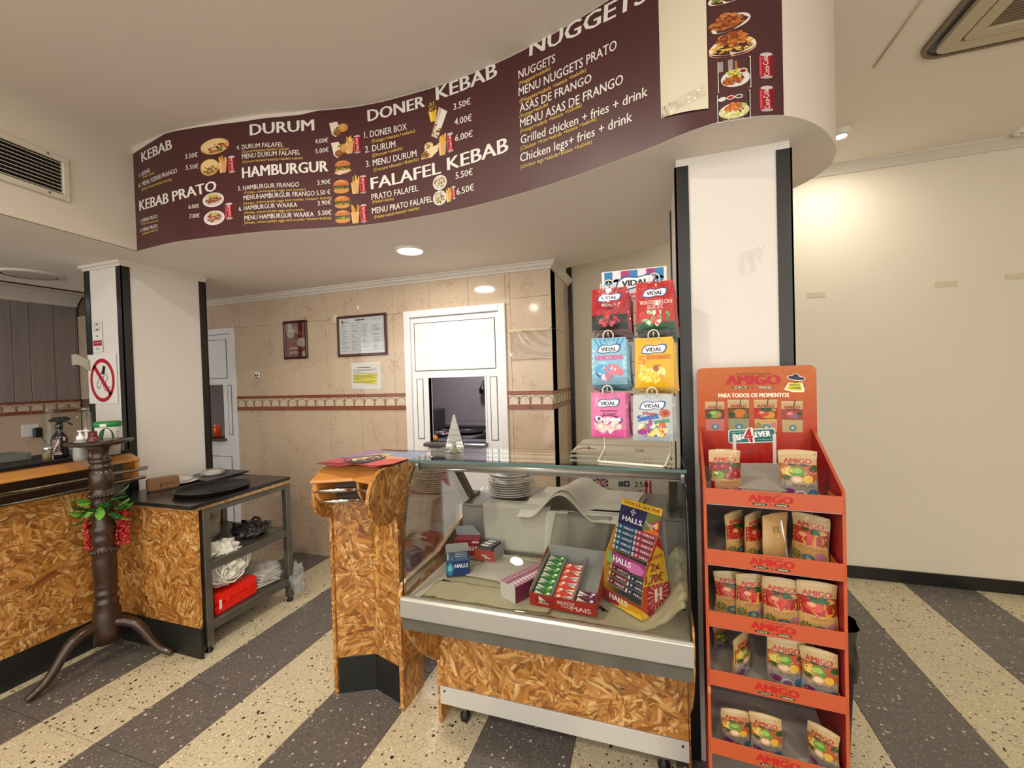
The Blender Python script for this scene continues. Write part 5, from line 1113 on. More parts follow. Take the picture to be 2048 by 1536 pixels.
box('base_unit', (X0, 1.88, .12), (X1, 2.25, .59), pm('dark_compressor_box', (40, 38, 36), .6), dc)
for x in (SX0+.09, SX1-.09):
    for y in (1.72, 2.18): MB().box((x-.018, y-.018, .05), (x+.018, y+.018, .125)).build('leg', STEELD, dc, .002); MB().lathe([(.001, 0), (.022, 0), (.024, .02), (.016, .035), (.012, .052)], (x, y, 0), 16, False).build('foot', BLK, dc)
GP = catmull([(1.393, .719), (1.392, .80), (1.398, .92), (1.415, 1.03), (1.445, 1.12), (1.485, 1.185), (1.515, 1.208)], 4)
mb = MB(); n = len(GP); mb.grid(lambda u, v: (SX0+.006+(SX1-SX0-.012)*u, GP[min(n-1, int(round(v*(n-1))))][0], GP[min(n-1, int(round(v*(n-1))))][1]), 1, n-1)
mb.build('front_glass', GLASS, dc, solid=.004)
DKE = pm('dark_glass_edge', (26, 34, 32), .15)
for x in (SX0+.004, SX1-.004): MB().tube([(x, a, b) for a, b in GP], .0028, 6).build('glass_edge', DKE, dc)
for x in (SX0+.012, SX1-.012):
    poly = [(1.405, .735)]+[(a+.008, b) for a, b in GP[2:]]+[(1.78, 1.205), (2.03, .93), (1.885, .93), (1.885, .77)]
    MB().prism(poly, x-.002, x+.002, 'x').build('side_glass', GLASS, dc)
# slanted rear posts, top bar, hinge blocks and glass top
for x in (SX0+.03, SX1-.03): MB().cbox((x, (1.77+2.03)/2, (1.195+.90)/2), (.030, .028, math.hypot(.26, .295)), rx=math.atan2(.26, .295)).build('rear_post', STEELD, dc, .002); box('post_foot', (x-.022, 2.0, .939), (x+.022, 2.06, .955), STEELD, dc, .002)
MB().tube([(SX0+.012, 1.53, 1.197), (SX1-.010, 1.53, 1.197)], .0125, 14).build('top_bar', ALU, dc); MB().box((SX0+.012, 1.535, 1.176), (SX1-.01, 1.56, 1.186)).build('bar_lip', STEEL, dc, .002)
for x in (SX0+.004, SX1-.018): box('hinge_block', (x, 1.503, 1.178), (x+.014, 1.528, 1.212), STEEL, dc, .002)
GT0, GT1 = 1.2165, 1.2265
gt = box('glass_top', (SX0-.022, 1.50, GT0), (SX1+.0, 1.815, GT1), GLASST, dc)
for a, b in (((SX0-.0225, 1.4985, GT0), (SX1+.0, 1.5, GT1)), ((SX0-.0235, 1.4985, GT0), (SX0-.0221, 1.815, GT1)), ((SX1, 1.4985, GT0), (SX1+.0014, 1.815, GT1))): box('glass_edge', a, b, GLEDGE, dc)
for x, y in ((SX0+.05, 1.77), (SX1-.045, 1.68), (SX0+.05, 1.56)): MB().lathe([(.001, 0), (.009, 0), (.009, .004), (.001, .005)], (x, y, GT1), 14, False).build('bolt', CHROME, dc)

# cloth on the deck, papers
def clothz(x, y):
    z = .7145+.004*noise.noise(Vector((x*9, y*9, 0)))+.003*noise.noise(Vector((x*23, y*17, 3)))
    if x > -.07: k = min(1, (x+.07)/.14); z += .085*k*k+.020*k*abs(noise.noise(Vector((x*30, y*26, 5))))*2.2+.02*k*(y-1.4)
    return max(z, .712)
ctop = thing('display_cloth', 'pale khaki cloth spread over the display case deck, rumpled at the right', 'cloth', (-.42, 1.64, .705))
mb = MB(); mb.grid(lambda u, v: (lambda x, y: Vector((x, y, clothz(x, y))))(-.872+.020*math.sin(v*3)+(.952-.0)*u, 1.4055+.462*v), 80, 44)
mb.build('cloth', pm('khaki_cloth', (226, 220, 186), .9, var=.06, bump=.3, bs=220), ctop, solid=.003)
mb = MB(); mb.grid(lambda u, v: (lambda x, y: Vector((x, y, clothz(x, y)+.0045+.0035*math.sin(min(1, u*12)*1.57))))(-.86+.50*u, 1.41+.13*v), 50, 14); mb.build('folded_edge', pm('khaki_cloth', (226, 220, 186), .9), ctop, solid=.003)
PAP = pm('white_greaseproof_paper', (232, 228, 216), .5)
CLN = pm('white_folded_towel', (236, 232, 222), .75, bump=.2, bs=200)
def psheet(name, fn, m, label, cat='paper', nu=30, nv=24, th=.0012): mb = MB(); mb.grid(fn, nu, nv); return tag(mb.build(name, m, None, solid=th), label, cat)
# sheet hanging over the rear step
def fn(u, v):
    x = -.795+.335*u+.01*v; s = v*.30
    if s < .085: y, z = 1.955-s, .9465
    else: y, z = 1.868-(s-.085)*.06, .9465-(s-.085)*.99
    return Vector((x+.015*(v-.4), y-.006*math.sin(5*u+2*v), z+.001*math.sin(9*u)))
psheet('paper_sheet', fn, PAP, 'cream paper sheet hanging down the rear step below the stacked plates')
psheet('paper_sheet', lambda u, v: Vector((-.475+.10*u-.01*v, 1.86-.004*math.sin(3*u)-.02*v, .94-.20*v+.0)), PAP, 'narrow cream paper hanging down the rear step beside the wider sheet', nu=8, nv=10)
psheet('paper_sheet', lambda u, v: (lambda a, b: Vector((a, b, clothz(a, b)+.009+.006*math.sin(2.6*u+1)*v+.004*math.sin(5*v))))(-.745+.33*u+.05*(v-.5), 1.60+.235*v-.03*u), PAP, 'white paper sheet lying on the cloth behind the trays')
psheet('wrapping_film', lambda u, v: (lambda s: Vector((-.43+.25*u-.04*v, 1.872-.02-.03*v-.006*math.sin(12*u), .935-.21*v)))(v), pm('translucent_grey_film', (170, 166, 154), .2, coat=.3, alpha=.6), 'greyish translucent film hanging behind the gum tray', 'film', 20, 10)
# folded white towels rippling over the rear shelf
for k, lab in enumerate(('lower white folded towel draped on the rear shelf of the case', 'upper white folded towel rippling over the lower one on the rear shelf')):
    def fn(u, v, k=k):
        x = -.585+.02*k+(.52-.03*k)*u+.05*(v-.5); wv = math.sin(PI*max(0, (u-.12))/.55) if .12 < u < .67 else 0
        z = .947+.010*k+.006*k+(.075*wv*wv*(1.1-.35*v))*(u > .12)+.004*math.sin(7*v+3*u); y = 1.835+.035*k+(.33-.03*k)*v
        if v < .25: z -= (.25-v)*(.16-.1*wv)
        return Vector((x, y, max(z, .9395+.006*k) if y > 1.872 else z))
    mb = MB(); mb.grid(fn, 50, 26); tag(mb.build('folded_towel', CLN, None, solid=.005), lab, 'towel', 'white towels in the display case')
# stack of plates
q = Vector((-.705, 2.055, .951))
for k in range(9):
    z = .9395+.0112*k+(.012 if k > 6 else 0); r_ = .118 if k < 7 else .115
    lab = ['lowest', 'second lowest', 'third from the bottom', 'fourth from the bottom', 'middle', 'fourth from the top', 'third from the top', 'second from the top', 'topmost'][k]+' white round plate of the tall stack in the display case'
    saucer(q.x+.003*math.sin(k*2), q.y, z, r_, lab, 0, 0, 'white plates stacked in the display case', .020)
t = thing('food_tub', 'flat round tub with orange label on top of the plate stack', 'tub', (q.x, q.y, 1.066))
z = .9395+.0112*8+.012+.024
MB().lathe([(.001, 0), (.070, 0), (.074, .004), (.078, .034), (.080, .038), (.001, .040)], (q.x+.01, q.y, z), 36, False).build('tub_body', pm('cream_tub', (212, 204, 184), .4), t)
P = Print(lambda u, v, l: Vector((q.x+.01+(.0745+.12*v+l)*math.cos(u), q.y+(.0745+.12*v+l)*math.sin(u), z+.004+v)))
a0 = math.atan2(-q.y, -q.x); P.rect(a0-1.2, 0, a0+.6, .010, (204, 110, 56), 1, 14); P.rect(a0+.25, .008, a0+.7, .028, (226, 226, 222), 1, 4)
for i in range(9): P.rect(a0+.3+.04*i, .010, a0+.315+.04*i, .026, (40, 40, 40), 2)
P.rect(a0-.9, .010, a0+.1, .026, (214, 150, 70), 1, 8); P.build('tub_label', t)

# ---------------------------------------------------------------- boxes of sweets in the case
def frame(px0, px1, z, yaw=None, off=0):
    a, b = atZ(*px0, z), atZ(*px1, z); an = math.atan2(b.y-a.y, b.x-a.x) if yaw is None else yaw
    return Matrix.Translation((a.x, a.y, z+off)) @ Matrix.Rotation(an, 4, 'Z'), (b-a).length
def fx(y=0): return plane_fn((0, y, 0), (1, 0, 0), (0, 0, 1), (0, -1, 0))
ZD = .7205
def logo_halls(P, cx, cy, w_, h_, col=(232, 232, 236), l=2): P.text('HALLS', cx-w_/2, cy-h_/2, cx+w_/2, cy-h_/2, h_, col, l, bold=.03, shear=.2)
M, L = frame((893, 1154), (940, 1149), ZD); t = thing('sweets_box', 'blue open carton with white HALLS lettering at the left of the case', 'carton', M=M)
BLU = pm('blue_card', (26, 58, 110), .35); GCARD = pm('grey_card_inside', (150, 154, 150), .6)
mb = MB(); W_ = L; D_ = .075; h1, h2 = .070, .105
for a, b in (((0, 0, 0), (W_, .0015, h1)), ((0, D_-.0015, 0), (W_, D_, h1)), ((0, .0015, 0), (.0015, D_-.0015, h1)), ((W_-.0015, .0015, 0), (W_, D_-.0015, h1)), ((.0015, .0015, 0), (W_-.0015, D_-.0015, .0015))): mb.box(a, b)
mb.build('carton_body', BLU, t, world=False); MB().prism([(0, h1), (W_, h1), (W_, h2), (W_-.006, h2+.004), (.006, h2+.004), (0, h2)], D_-.0015, D_, 'y').build('back_flap', GCARD, t, world=False)
P = Print(fx()); P.rect(0, 0, W_, h1, (24, 56, 108)); P.ell(W_*.16, h1*.45, W_*.16, h1*.40, (40, 128, 160), 1); P.ell(W_*.16, h1*.5, W_*.09, h1*.2, (110, 190, 206), 2); P.rect(0, h1*.9, W_, h1, (60, 100, 130), 1); logo_halls(P, W_*.64, h1*.60, W_*.58, h1*.22); P.build('lettering', t, world=False)
def stick_pack(label, M, L, r, col, col2, txt, group, s=.0105):
    """square-section wrapped sweet pack: body, twisted ends, lettering; long axis = local x"""
    t = thing('sweet_pack', label, 'sweet pack', group=group, M=M); h = r
    MB().box((0, 0, 0), (L, h, h)).build('wrapper', pm('wrap_'+'_'.join(map(str, col)), col, .25, coat=.4), t, .002, world=False)
    P = Print(plane_fn((0, 0, 0), (1, 0, 0), (0, 0, 1), (0, -1, 0)), .0002, .0003)
    P.rect(0, .001, L*.08, h-.001, (206, 210, 214), 1); P.ell(L*.22, h/2, h*.42, h*.42, col2, 1, 12); P.poly([(L*.17, h*.62), (L*.22, h*.35), (L*.27, h*.62), (L*.22, h*.72)], (220, 226, 230), 2)
    P.text(txt, L*.40, h*.26, L*.93, h*.26, h*.5, (234, 234, 236), 3, bold=.02, shear=.2); P.build('lettering', t, INKG, world=False)
    P = Print(plane_fn((0, 0, h), (1, 0, 0), (0, 1, 0), (0, 0, 1)), .0002, .0003); P.rect(0, .001, L*.08, h-.001, (206, 210, 214), 1); P.rect(L*.4, h*.3, L*.92, h*.6, (214, 214, 220), 1); P.build('top_print', t, INKG, world=False); return t
M, L = frame((893, 1154), (940, 1149), ZD)
for k in range(3):
    o = stick_pack('%s blue sweet pack standing in the blue carton' % ('front', 'middle', 'rear')[k], M @ Matrix.Translation((.004, .004+.018*k, .060-.0)) @ Matrix.Translation((0, 0, 0)), L-.008, .0155, (40, 74, 110), (90, 150, 180), 'HALLS', 'blue sweet packs in the blue carton')
# dark red carton
q0 = atZ(918, 1118, ZD); M = Matrix.Translation((q0.x-.02, q0.y-.0, ZD)) @ Matrix.Rotation(R(14), 4, 'Z'); t = thing('sweets_box', 'dark red carton with HALLS lettering behind the blue carton', 'carton', M=M)
DR = (134, 26, 42); mb = MB().box((0, 0, 0), (.115, .06, .088)); mb.build('carton_body', pm('dark_red_card', DR, .4), t, .001, world=False)
MB().prism([(0, .0885), (.115, .0885), (.075, .135), (-.01, .13)], .058, .0595, 'y').build('open_flap', pm('grey_blue_card', (130, 134, 142), .5), t, world=False)
P = Print(fx()); P.rect(0, 0, .115, .088, DR); P.rect(0, 0, .115, .012, (160, 140, 140), 1); logo_halls(P, .072, .048, .066, .019); P.rect(.08, .072, .112, .080, (216, 190, 190), 1); P.build('lettering', t, world=False)
# red dotted tray with small black-rimmed packs
q0 = atZ(955, 1112, ZD); M = Matrix.Translation((q0.x, 1.762, ZD)) @ Matrix.Rotation(R(-8), 4, 'Z'); t = thing('dotted_tray', 'red tray with white dots and a pale side at the back left of the case', 'carton', M=M)
W_, D_, h_ = .105, .095, .050; mb = MB()
for a, b in (((0, D_-.0015, 0), (W_, D_, h_+.02)), ((0, .0015, 0), (.0015, D_-.0015, h_)), ((.0015, .0015, 0), (W_-.0015, D_-.0015, .0015)), ((W_-.0015, .0015, 0), (W_, D_-.0015, h_+.012))): mb.box(a, b)
mb.build('tray_body', GCARD, t, world=False); MB().box((0, 0, 0), (W_, .0015, h_)).build('front_wall', pm('red_card', (176, 40, 30), .4), t, world=False)
P = Print(fx()); P.rect(0, 0, W_, h_, (178, 42, 30))
for i in range(20):
    for j in range(9): P.ell(.004+i*.0052+(.0026 if j % 2 else 0), .004+j*.0054, .0010, .0010, (226, 200, 180), 1, 6)
P.line([(W_*.36, h_*.54), (W_*.66, h_*.50)], .006, (230, 214, 206), 4); P.line([(W_*.50, h_*.36), (W_*.80, h_*.32)], .006, (230, 214, 206), 4); P.build('printed_dots', t, world=False)
for k in range(3):
    M2 = M @ Matrix.Translation((.006+.004*k, .008+.027*k, .002)); g = thing('candy_box', '%s small black-edged clear box in the red dotted tray' % ('front', 'middle', 'rear')[k], 'box', M=M2, group='small clear boxes in the dotted tray')
    MB().box((0, 0, 0), (.078, .024, .060)).build('box_body', pm('grey_clear_plastic', (96, 98, 96), .1, coat=.5), g, world=False)
    mb = MB(); e = .0013
    for zz_ in (.0, .060):
        for a, b in (((0, 0), (.078, 0)), ((0, .026), (.078, .026)), ((0, 0), (0, .026)), ((.078, 0), (.078, .026))): mb.box((a[0]-e, a[1]-e, zz_-e), (b[0]+e, b[1]+e, zz_+e))
    mb.build('black_edges', BLK, g, world=False); MB().box((.02, .005, .0605), (.058, .021, .0625)).build('label', pm('white_label', (206, 206, 200), .5), g, world=False)
# long purple box
M, L = frame((1001, 1193), (1031, 1209), ZD); W_ = max(L, .075); t = thing('gum_carton', 'long purple and white gum carton with pale end, left of the red tray', 'carton', M=M)
Dl = .195; hh = .062
MB().box((0, 0, 0), (W_, Dl, hh)).build('carton_body', pm('pale_grey_card', (196, 194, 190), .4), t, .001, world=False)
P = Print(plane_fn((W_, 0, 0), (0, 1, 0), (0, 0, 1), (1, 0, 0)), .0002, .0004); P.rect(0, 0, Dl, hh, (110, 24, 62)); rd = random.Random(8)
for i in range(40): P.ell(rd.uniform(.008, Dl-.008), rd.uniform(.006, hh-.006), .007, .006, rd.choice([(140, 40, 84), (92, 16, 50), (126, 30, 70)]), 1+i % 2, 8)
P.build('side_print', t, world=False)
P = Print(plane_fn((0, 0, hh), (1, 0, 0), (0, 1, 0), (0, 0, 1)), .0002, .0004); P.rect(0, 0, W_, Dl, (172, 120, 138))
for i in range(12):
    y = Dl*i/12; P.poly([(W_*.55, y+.002), (W_*.98, y+.002), (W_*.62, y+.016)], (226, 218, 220), 1); P.poly([(W_*.04, y+.004), (W_*.5, y+.001), (W_*.46, y+.013)], (136, 70, 98), 1); P.poly([(W_*.1, y+.006), (W_*.34, y+.005), (W_*.3, y+.013)], (214, 190, 200), 2)
P.build('top_print', t, world=False)
# red gum tray tilted up at the back
a, b = atZ(1061, 1211, ZD), atZ(1193, 1237, ZD); W_ = (b-a).length; an = math.atan2(b.y-a.y, b.x-a.x)
TM = Matrix.Translation((a.x, a.y, ZD+.004)) @ Matrix.Rotation(an, 4, 'Z') @ Matrix.Rotation(R(15), 4, 'X')
GD = .240; GH = .052; RC = pm('red_brown_card', (158, 38, 26), .35); INS = pm('grey_card_inside', (150, 144, 132), .6)
t = thing('gum_tray', 'open red counter tray of gum packs reading READY PARA MAIS', 'display tray', M=TM)
MB().prism([(.03, -.0005), (GD-.005, -.0005), (GD-.020, -.056)], .03, W_-.03, 'x').build('folded_lid', INS, t, world=False)
MB().prism([(0, 0), (GD, 0), (GD, .075), (GD-.03, .075), (.02, GH), (0, GH)], 0, .002, 'x').build('side_wall', RC, t, world=False); MB().prism([(0, 0), (GD, 0), (GD, .075), (GD-.03, .075), (.02, GH), (0, GH)], W_-.002, W_, 'x').build('side_wall', RC, t, world=False)
MB().box((.002, 0, 0), (W_-.002, .002, GH)).build('front_wall', RC, t, world=False); MB().box((.002, GD-.002, 0), (W_-.002, GD, .082)).build('back_wall', INS, t, world=False); MB().box((.002, .002, 0), (W_-.002, GD-.002, .002)).build('tray_floor', INS, t, world=False)
cw = (W_-.004)/3
for k in (1, 2): MB().box((.002+cw*k-.001, .002, .002), (.002+cw*k+.001, GD-.002, GH-.004)).build('divider', INS, t, world=False)
MB().box((.003, .003, GH-.012), (.0045, GD-.01, GH+.010)).build('inner_side', INS, t, world=False)
P = Print(fx()); P.rect(0, 0, W_, GH, (160, 36, 24)); P.poly([(W_*.14, GH*.30), (W_*.31, GH*.30), (W_*.16, GH*.92)], (226, 214, 206), 1); P.text('Trident', W_*.10, GH*.36, W_*.34, GH*.36, GH*.26, (24, 20, 20), 2, bold=.02, shear=.1)
P.text('READY', W_*.44, GH*.52, W_*.70, GH*.54, GH*.28, (230, 204, 196), 2, bold=.02); P.text('PARA', W_*.50, GH*.30, W_*.64, GH*.31, GH*.15, (230, 204, 196), 2, bold=.01); P.text('MAIS', W_*.64, GH*.20, W_*.93, GH*.21, GH*.34, (230, 204, 196), 2, bold=.02)
P.speckle(W_*.5, GH*.5, W_*.48, GH*.45, [(190, 60, 40), (140, 26, 18)], 40, .0022, 1, 4); P.build('lettering', t, world=False)
def gum(label, M, col, acc, cx_, grp, flip=False):
    g = thing('gum_pack', label, 'gum pack', M=M, group=grp); wd, dp, ht = cw-.007, .0305, .034
    MB().box((0, 0, 0), (wd, dp, ht)).build('wrapper', pm('gumwrap_'+'_'.join(map(str, col)), col, .22, coat=.5), g, .002, world=False)
    P = Print(plane_fn((0, 0, ht), (1, 0, 0), (0, 1, 0), (0, 0, 1)), .0002, .0004); P.rect(.001, .001, wd-.001, dp-.001, col, 0); s_ = wd
    if not flip: tri = [(s_*.05, dp*.06), (s_*.62, dp*.40), (s_*.10, dp*.96)]; T = ('Trident', s_*.08, dp*.30, s_*.58, dp*.30, dp*.28)
    else: tri = [(s_*.95, dp*.94), (s_*.38, dp*.60), (s_*.90, dp*.04)]; T = ('Trident', s_*.94, dp*.62, s_*.44, dp*.62, dp*.28)
    P.poly(tri, (230, 228, 220), 1); P.text(*T, (26, 40, 30), 3, bold=.02)
    e = .76 if not flip else .2; P.ell(s_*e, dp*.5, s_*.15, dp*.26, acc, 1, 12, .4); P.ell(s_*(e+.05), dp*.68, s_*.10, dp*.18, (236, 232, 226), 2, 10, .2); P.ell(s_*(e-.04), dp*.28, s_*.08, dp*.15, cx_, 2, 10)
    P.build('lettering', g, INKG, world=False); return g
ORD = ['front', 'second', 'third', 'fourth', 'fifth', 'sixth', 'rearmost']
for k in range(7): gum('%s green gum pack in the red tray' % ORD[k] if k not in (0, 6) else '%s green gum pack in the red tray' % ORD[k], TM @ Matrix.Translation((.0055, .005+.0328*k, .0025)), (38, 112, 50), (86, 168, 70), (120, 190, 90), 'green gum packs in the red tray')
for k in range(6): gum('%s orange-red gum pack in the red tray' % (ORD[k] if k < 5 else 'rearmost'), TM @ Matrix.Translation((.0055+cw, .005+.0328*k, .0025)), (204, 60, 44), (226, 112, 84), (236, 150, 120), 'orange-red gum packs in the red tray', True)
for k in range(2): gum('%s purple gum pack in the red tray' % ('front', 'rear')[k], TM @ Matrix.Translation((.0055+2*cw, .005+.0328*k, .0025)), (88, 28, 58), (120, 40, 76), (200, 170, 186), 'purple gum packs in the red tray')

# tall cardboard sweets display
a, b = atZ(1204, 1196, ZD), atZ(1284, 1243, ZD); W_ = (b-a).length; an = math.atan2(b.y-a.y, b.x-a.x)
HM = Matrix.Translation((a.x, a.y, ZD+.0015)) @ Matrix.Rotation(an, 4, 'Z')
t = thing('sweets_display', 'tall cardboard display of HALLS sweet packs with yellow OFERTA 2x1,70 tag', 'display stand', M=HM)
DD = .165; prf = [(0, 0), (0, .045), (.030, .125), (.022, .135), (.040, .172), (.085, .262), (.088, .265), (.120, .350), (.124, .350), (.155, 0)]
YC = pm('yellow_red_card', (206, 150, 40), .4)
for x in (0, W_-.0015): MB().prism([(0, 0), (0, .045), (.012, .125), (.030, .175), (.092, .268), (.128, .150), (DD, 0)], x, x+.0015, 'x').build('side_wall', YC, t, world=False)
def slab(p, q, nm, m, x0=.0015, x1=None): return MB().prism([p, q, (q[0]+.0015, q[1]), (p[0]+.0015, p[1])], x0, (W_-.0015) if x1 is None else x1, 'x').build(nm, m, t, world=False)
slab((0, 0), (0, .045), 'front_lip', YC); slab((.040, .040), (.072, .132), 'lower_back', GCARD); slab((.026, .132), (.036, .172), 'middle_band', pm('magenta_card', (150, 50, 110), .4)); slab((.075, .160), (.106, .262), 'upper_back', GCARD); slab((.094, .262), (.122, .352), 'header_card', pm('navy_card', (32, 36, 84), .4)); slab((DD-.002, 0), (.124, .352), 'rear_card', GCARD)
MB().box((.0015, .0015, .0005), (W_-.0015, DD-.002, .002)).build('base', GCARD, t, world=False)
def lean(p, q):
    L_ = math.hypot(q[0]-p[0], q[1]-p[1]); dy, dz = (q[0]-p[0])/L_, (q[1]-p[1])/L_; return (lambda u, v, l: Vector((u, p[0]+dy*v-dz*l, p[1]+dz*v+dy*l))), L_
fnL, LL = lean((0, 0), (0, .045)); P = Print(fnL, .0002, .0004); P.rect(0, 0, W_, LL, (150, 40, 40)); P.rect(W_*.45, 0, W_, LL*.8, (216, 150, 30), 1); P.poly([(W_*.2, 0), (W_, 0), (W_, LL*.4)], (232, 190, 50), 2); P.text('HALLS', W_*.22, LL*.42, W_*.66, LL*.42, LL*.42, (236, 236, 236), 4, bold=.03); P.build('lettering', t, world=False)
fnL, LL = lean((.026, .132), (.036, .172)); P = Print(fnL, .0002, .0004); P.rect(0, 0, W_, LL, (150, 54, 120)); P.poly([(0, 0), (W_*.2, 0), (W_*.1, LL), (0, LL)], (120, 160, 90), 1); P.ell(W_*.72, LL*.4, W_*.22, LL*.42, (200, 110, 170), 1); P.text('HALLS', W_*.18, LL*.28, W_*.62, LL*.28, LL*.48, (238, 236, 240), 4, bold=.03); P.build('lettering', t, world=False)
fnL, LL = lean((.094, .262), (.122, .352)); P = Print(fnL, .0002, .0004); P.rect(0, 0, W_, LL, (34, 38, 88)); P.rect(0, LL*.74, W_, LL, (222, 184, 42), 1); P.text('OFERTA 2x1,70€', W_*.05, LL*.81, W_*.95, LL*.81, LL*.12, (150, 30, 40), 4, bold=.02)
P.poly([(W_*.62, 0), (W_, 0), (W_, LL*.74), (W_*.68, LL*.74)], (110, 120, 60), 1); P.poly([(W_*.62, 0), (W_, 0), (W_, LL*.3)], (216, 110, 44), 2); P.poly([(W_*.74, LL*.3), (W_, LL*.1), (W_, LL*.6)], (176, 40, 70), 3); P.ell(W_*.92, LL*.32, .008, .010, (226, 196, 70), 4)
for k in range(3): P.text('HALLS', W_*(.66+.08*k), LL*(.34-.08*k), W_*(.84+.06*k), LL*(.12+.16*k), .007, (232, 226, 216), 5, bold=.02)
P.text('HALLS.', W_*.10, LL*.16, W_*.62, LL*.16, LL*.19, (238, 238, 240), 4, bold=.03)
cx, cy, e = W_*.34, LL*.56, .0052
for dx, dy in ((0, 1), (0, -1), (1, 0), (-1, 0)): P.poly([(cx+dx*e*3+dy*e, cy+dy*e*3-dx*e), (cx+dx*e*3-dy*e, cy+dy*e*3+dx*e), (cx+dx*e*4.2, cy+dy*e*4.2)] if 0 else [(cx+dx*e*1.3+dy*e*.9, cy+dy*e*1.3-dx*e*.9), (cx+dx*e*1.3-dy*e*.9, cy+dy*e*1.3+dx*e*.9), (cx+dx*e*2.5, cy+dy*e*2.5)], (238, 238, 240), 4)
P.line([(cx-e*.7, cy-e), (cx-e*.7, cy+e)], .0015, (238, 238, 240), 4); P.line([(cx+e*.7, cy-e), (cx+e*.7, cy+e)], .0015, (238, 238, 240), 4); P.line([(cx-e*.7, cy), (cx+e*.7, cy)], .0015, (238, 238, 240), 4)
P.build('lettering', t, world=False)
P = Print(plane_fn((W_, 0, 0), (0, 1, 0), (0, 0, 1), (1, 0, 0)), .0002, .0004); P.poly([(0, 0), (DD, 0), (.128, .150), (.090, .262), (.030, .175), (.012, .125), (0, .045)], (186, 70, 40)); P.poly([(.03, 0), (DD-.002, 0), (.14, .11), (.03, .11)], (160, 30, 50), 1)
for k in range(16):
    a_ = 2*PI*k/16; P.poly([(.085, .065), (.085+.055*math.cos(a_-.06), .065+.055*math.sin(a_-.06)), (.085+.055*math.cos(a_+.06), .065+.055*math.sin(a_+.06))], (226, 150, 120), 2)
P.poly([(0, 0), (.04, 0), (0, .035)], (232, 196, 60), 3); P.ctext('H', .085, .065, .03, .045, (236, 220, 210), 6, bold=.04)
P.poly([(.004, .112), (DD-.025, .095), (.118, .205), (.080, .235), (.024, .150)], (214, 176, 44), 7); P.poly([(.045, .195), (.118, .205), (.092, .268)], (176, 40, 36), 6)
P.text('OFERTA', .036, .187, .112, .190, .014, (150, 34, 44), 9, bold=.02); P.text('2x', .046, .152, .094, .152, .027, (150, 34, 60), 9, bold=.04); P.text('1,70€', .020, .116, .108, .108, .028, (150, 34, 60), 9, bold=.04); P.build('price_tag', t, world=False)
def inrow(p, q, n, x0, Lw, col, col2, nm, grp, names):
    L_ = math.hypot(q[0]-p[0], q[1]-p[1]); an_ = math.atan2(q[1]-p[1], q[0]-p[0])
    for k in range(n):
        c = (k+.5)/n; yy_, zz_ = p[0]+(q[0]-p[0])*c, p[1]+(q[1]-p[1])*c
        Mx = HM @ Matrix.Translation((x0, yy_, zz_)) @ Matrix.Rotation(an_-PI/2, 4, 'X') @ Matrix.Translation((0, -.016, -L_/n/2+.0006))
        stick_pack('%s %s sweet pack in the %s of the cardboard display' % (names[k], nm, grp), Mx, Lw, min(.0155, L_/n-.0012), col, col2, 'HALLS', nm+' sweet packs in the '+grp)
N5 = ['lowest', 'second lowest', 'middle', 'second highest', 'highest']
hw = (W_-.009)/2
inrow((.074, .168), (.103, .262), 5, .003, hw, (28, 78, 124), (90, 170, 190), 'blue', 'upper tray', N5); inrow((.074, .168), (.103, .262), 5, .0045+hw, hw, (164, 58, 84), (196, 100, 120), 'rose-red', 'upper tray', N5)
inrow((.040, .050), (.066, .118), 3, .003, hw, (104, 20, 30), (140, 50, 60), 'dark red', 'lower tray', ['lowest', 'middle', 'highest']); inrow((.038, .046), (.070, .130), 4, .0045+hw, hw, (26, 34, 52), (90, 100, 120), 'black', 'lower tray', ['lowest', 'second lowest', 'second highest', 'highest'])

# ================================================================ ON THE GLASS TOP
t = thing('crystal_pyramid', 'slender clear glass pyramid ornament on the left of the glass top', 'ornament', (-.835, 1.672, GT1))
c = atZ(910, 905, GT1); CR = NT('cut_crystal'); CR.b.inputs['Transmission Weight'].default_value = 1; CR.b.inputs['Roughness'].default_value = 0.02; CR.b.inputs['IOR'].default_value = 1.5; CR.b.inputs['Base Color'].default_value = (.95, .97, .93, 1)
ang_ = R(25); rot = lambda x, y: (c.x+x*math.cos(ang_)-y*math.sin(ang_), c.y+x*math.sin(ang_)+y*math.cos(ang_))
b_ = .041; mb = MB(); top = .168; lv = [(b_, 0), (b_*.98, .03), (.004, top)]; vs = []
for r_, z in lv: vs += [(*rot(sx*r_, sy*r_), GT1+z) for sx, sy in ((-1, -1), (1, -1), (1, 1), (-1, 1))]
mb.add(vs, [(3, 2, 1, 0)]+[(4*i+k, 4*i+(k+1) % 4, 4*i+4+(k+1) % 4, 4*i+4+k) for i in range(2) for k in range(4)]+[(8, 9, 10, 11)]); mb.build('pyramid', CR.m, t, .001)
mb = MB(); rd = random.Random(1)
for k in range(14):
    a_ = 2*PI*k/14; mb.add([(*rot(0, 0), GT1+.034), (*rot(.030*math.cos(a_), .030*math.sin(a_)), GT1+.004), (*rot(.030*math.cos(a_+.3), .030*math.sin(a_+.3)), GT1+.004), (*rot(.012*math.cos(a_+.15), .012*math.sin(a_+.15)), GT1+.008)], [(0, 1, 3), (0, 3, 2), (1, 2, 3)])
mb.build('cut_base', pm('bright_facets', (226, 222, 190), .08, .6), t, recalc=False)
for z in (.05, .075, .10): MB().cbox((c.x, c.y, GT1+z), (2*b_*(1-z/top)*.96,)*2+(.002,), rz=ang_).build('etched_line', pm('frosted', (206, 214, 206), .4, alpha=.5), t)

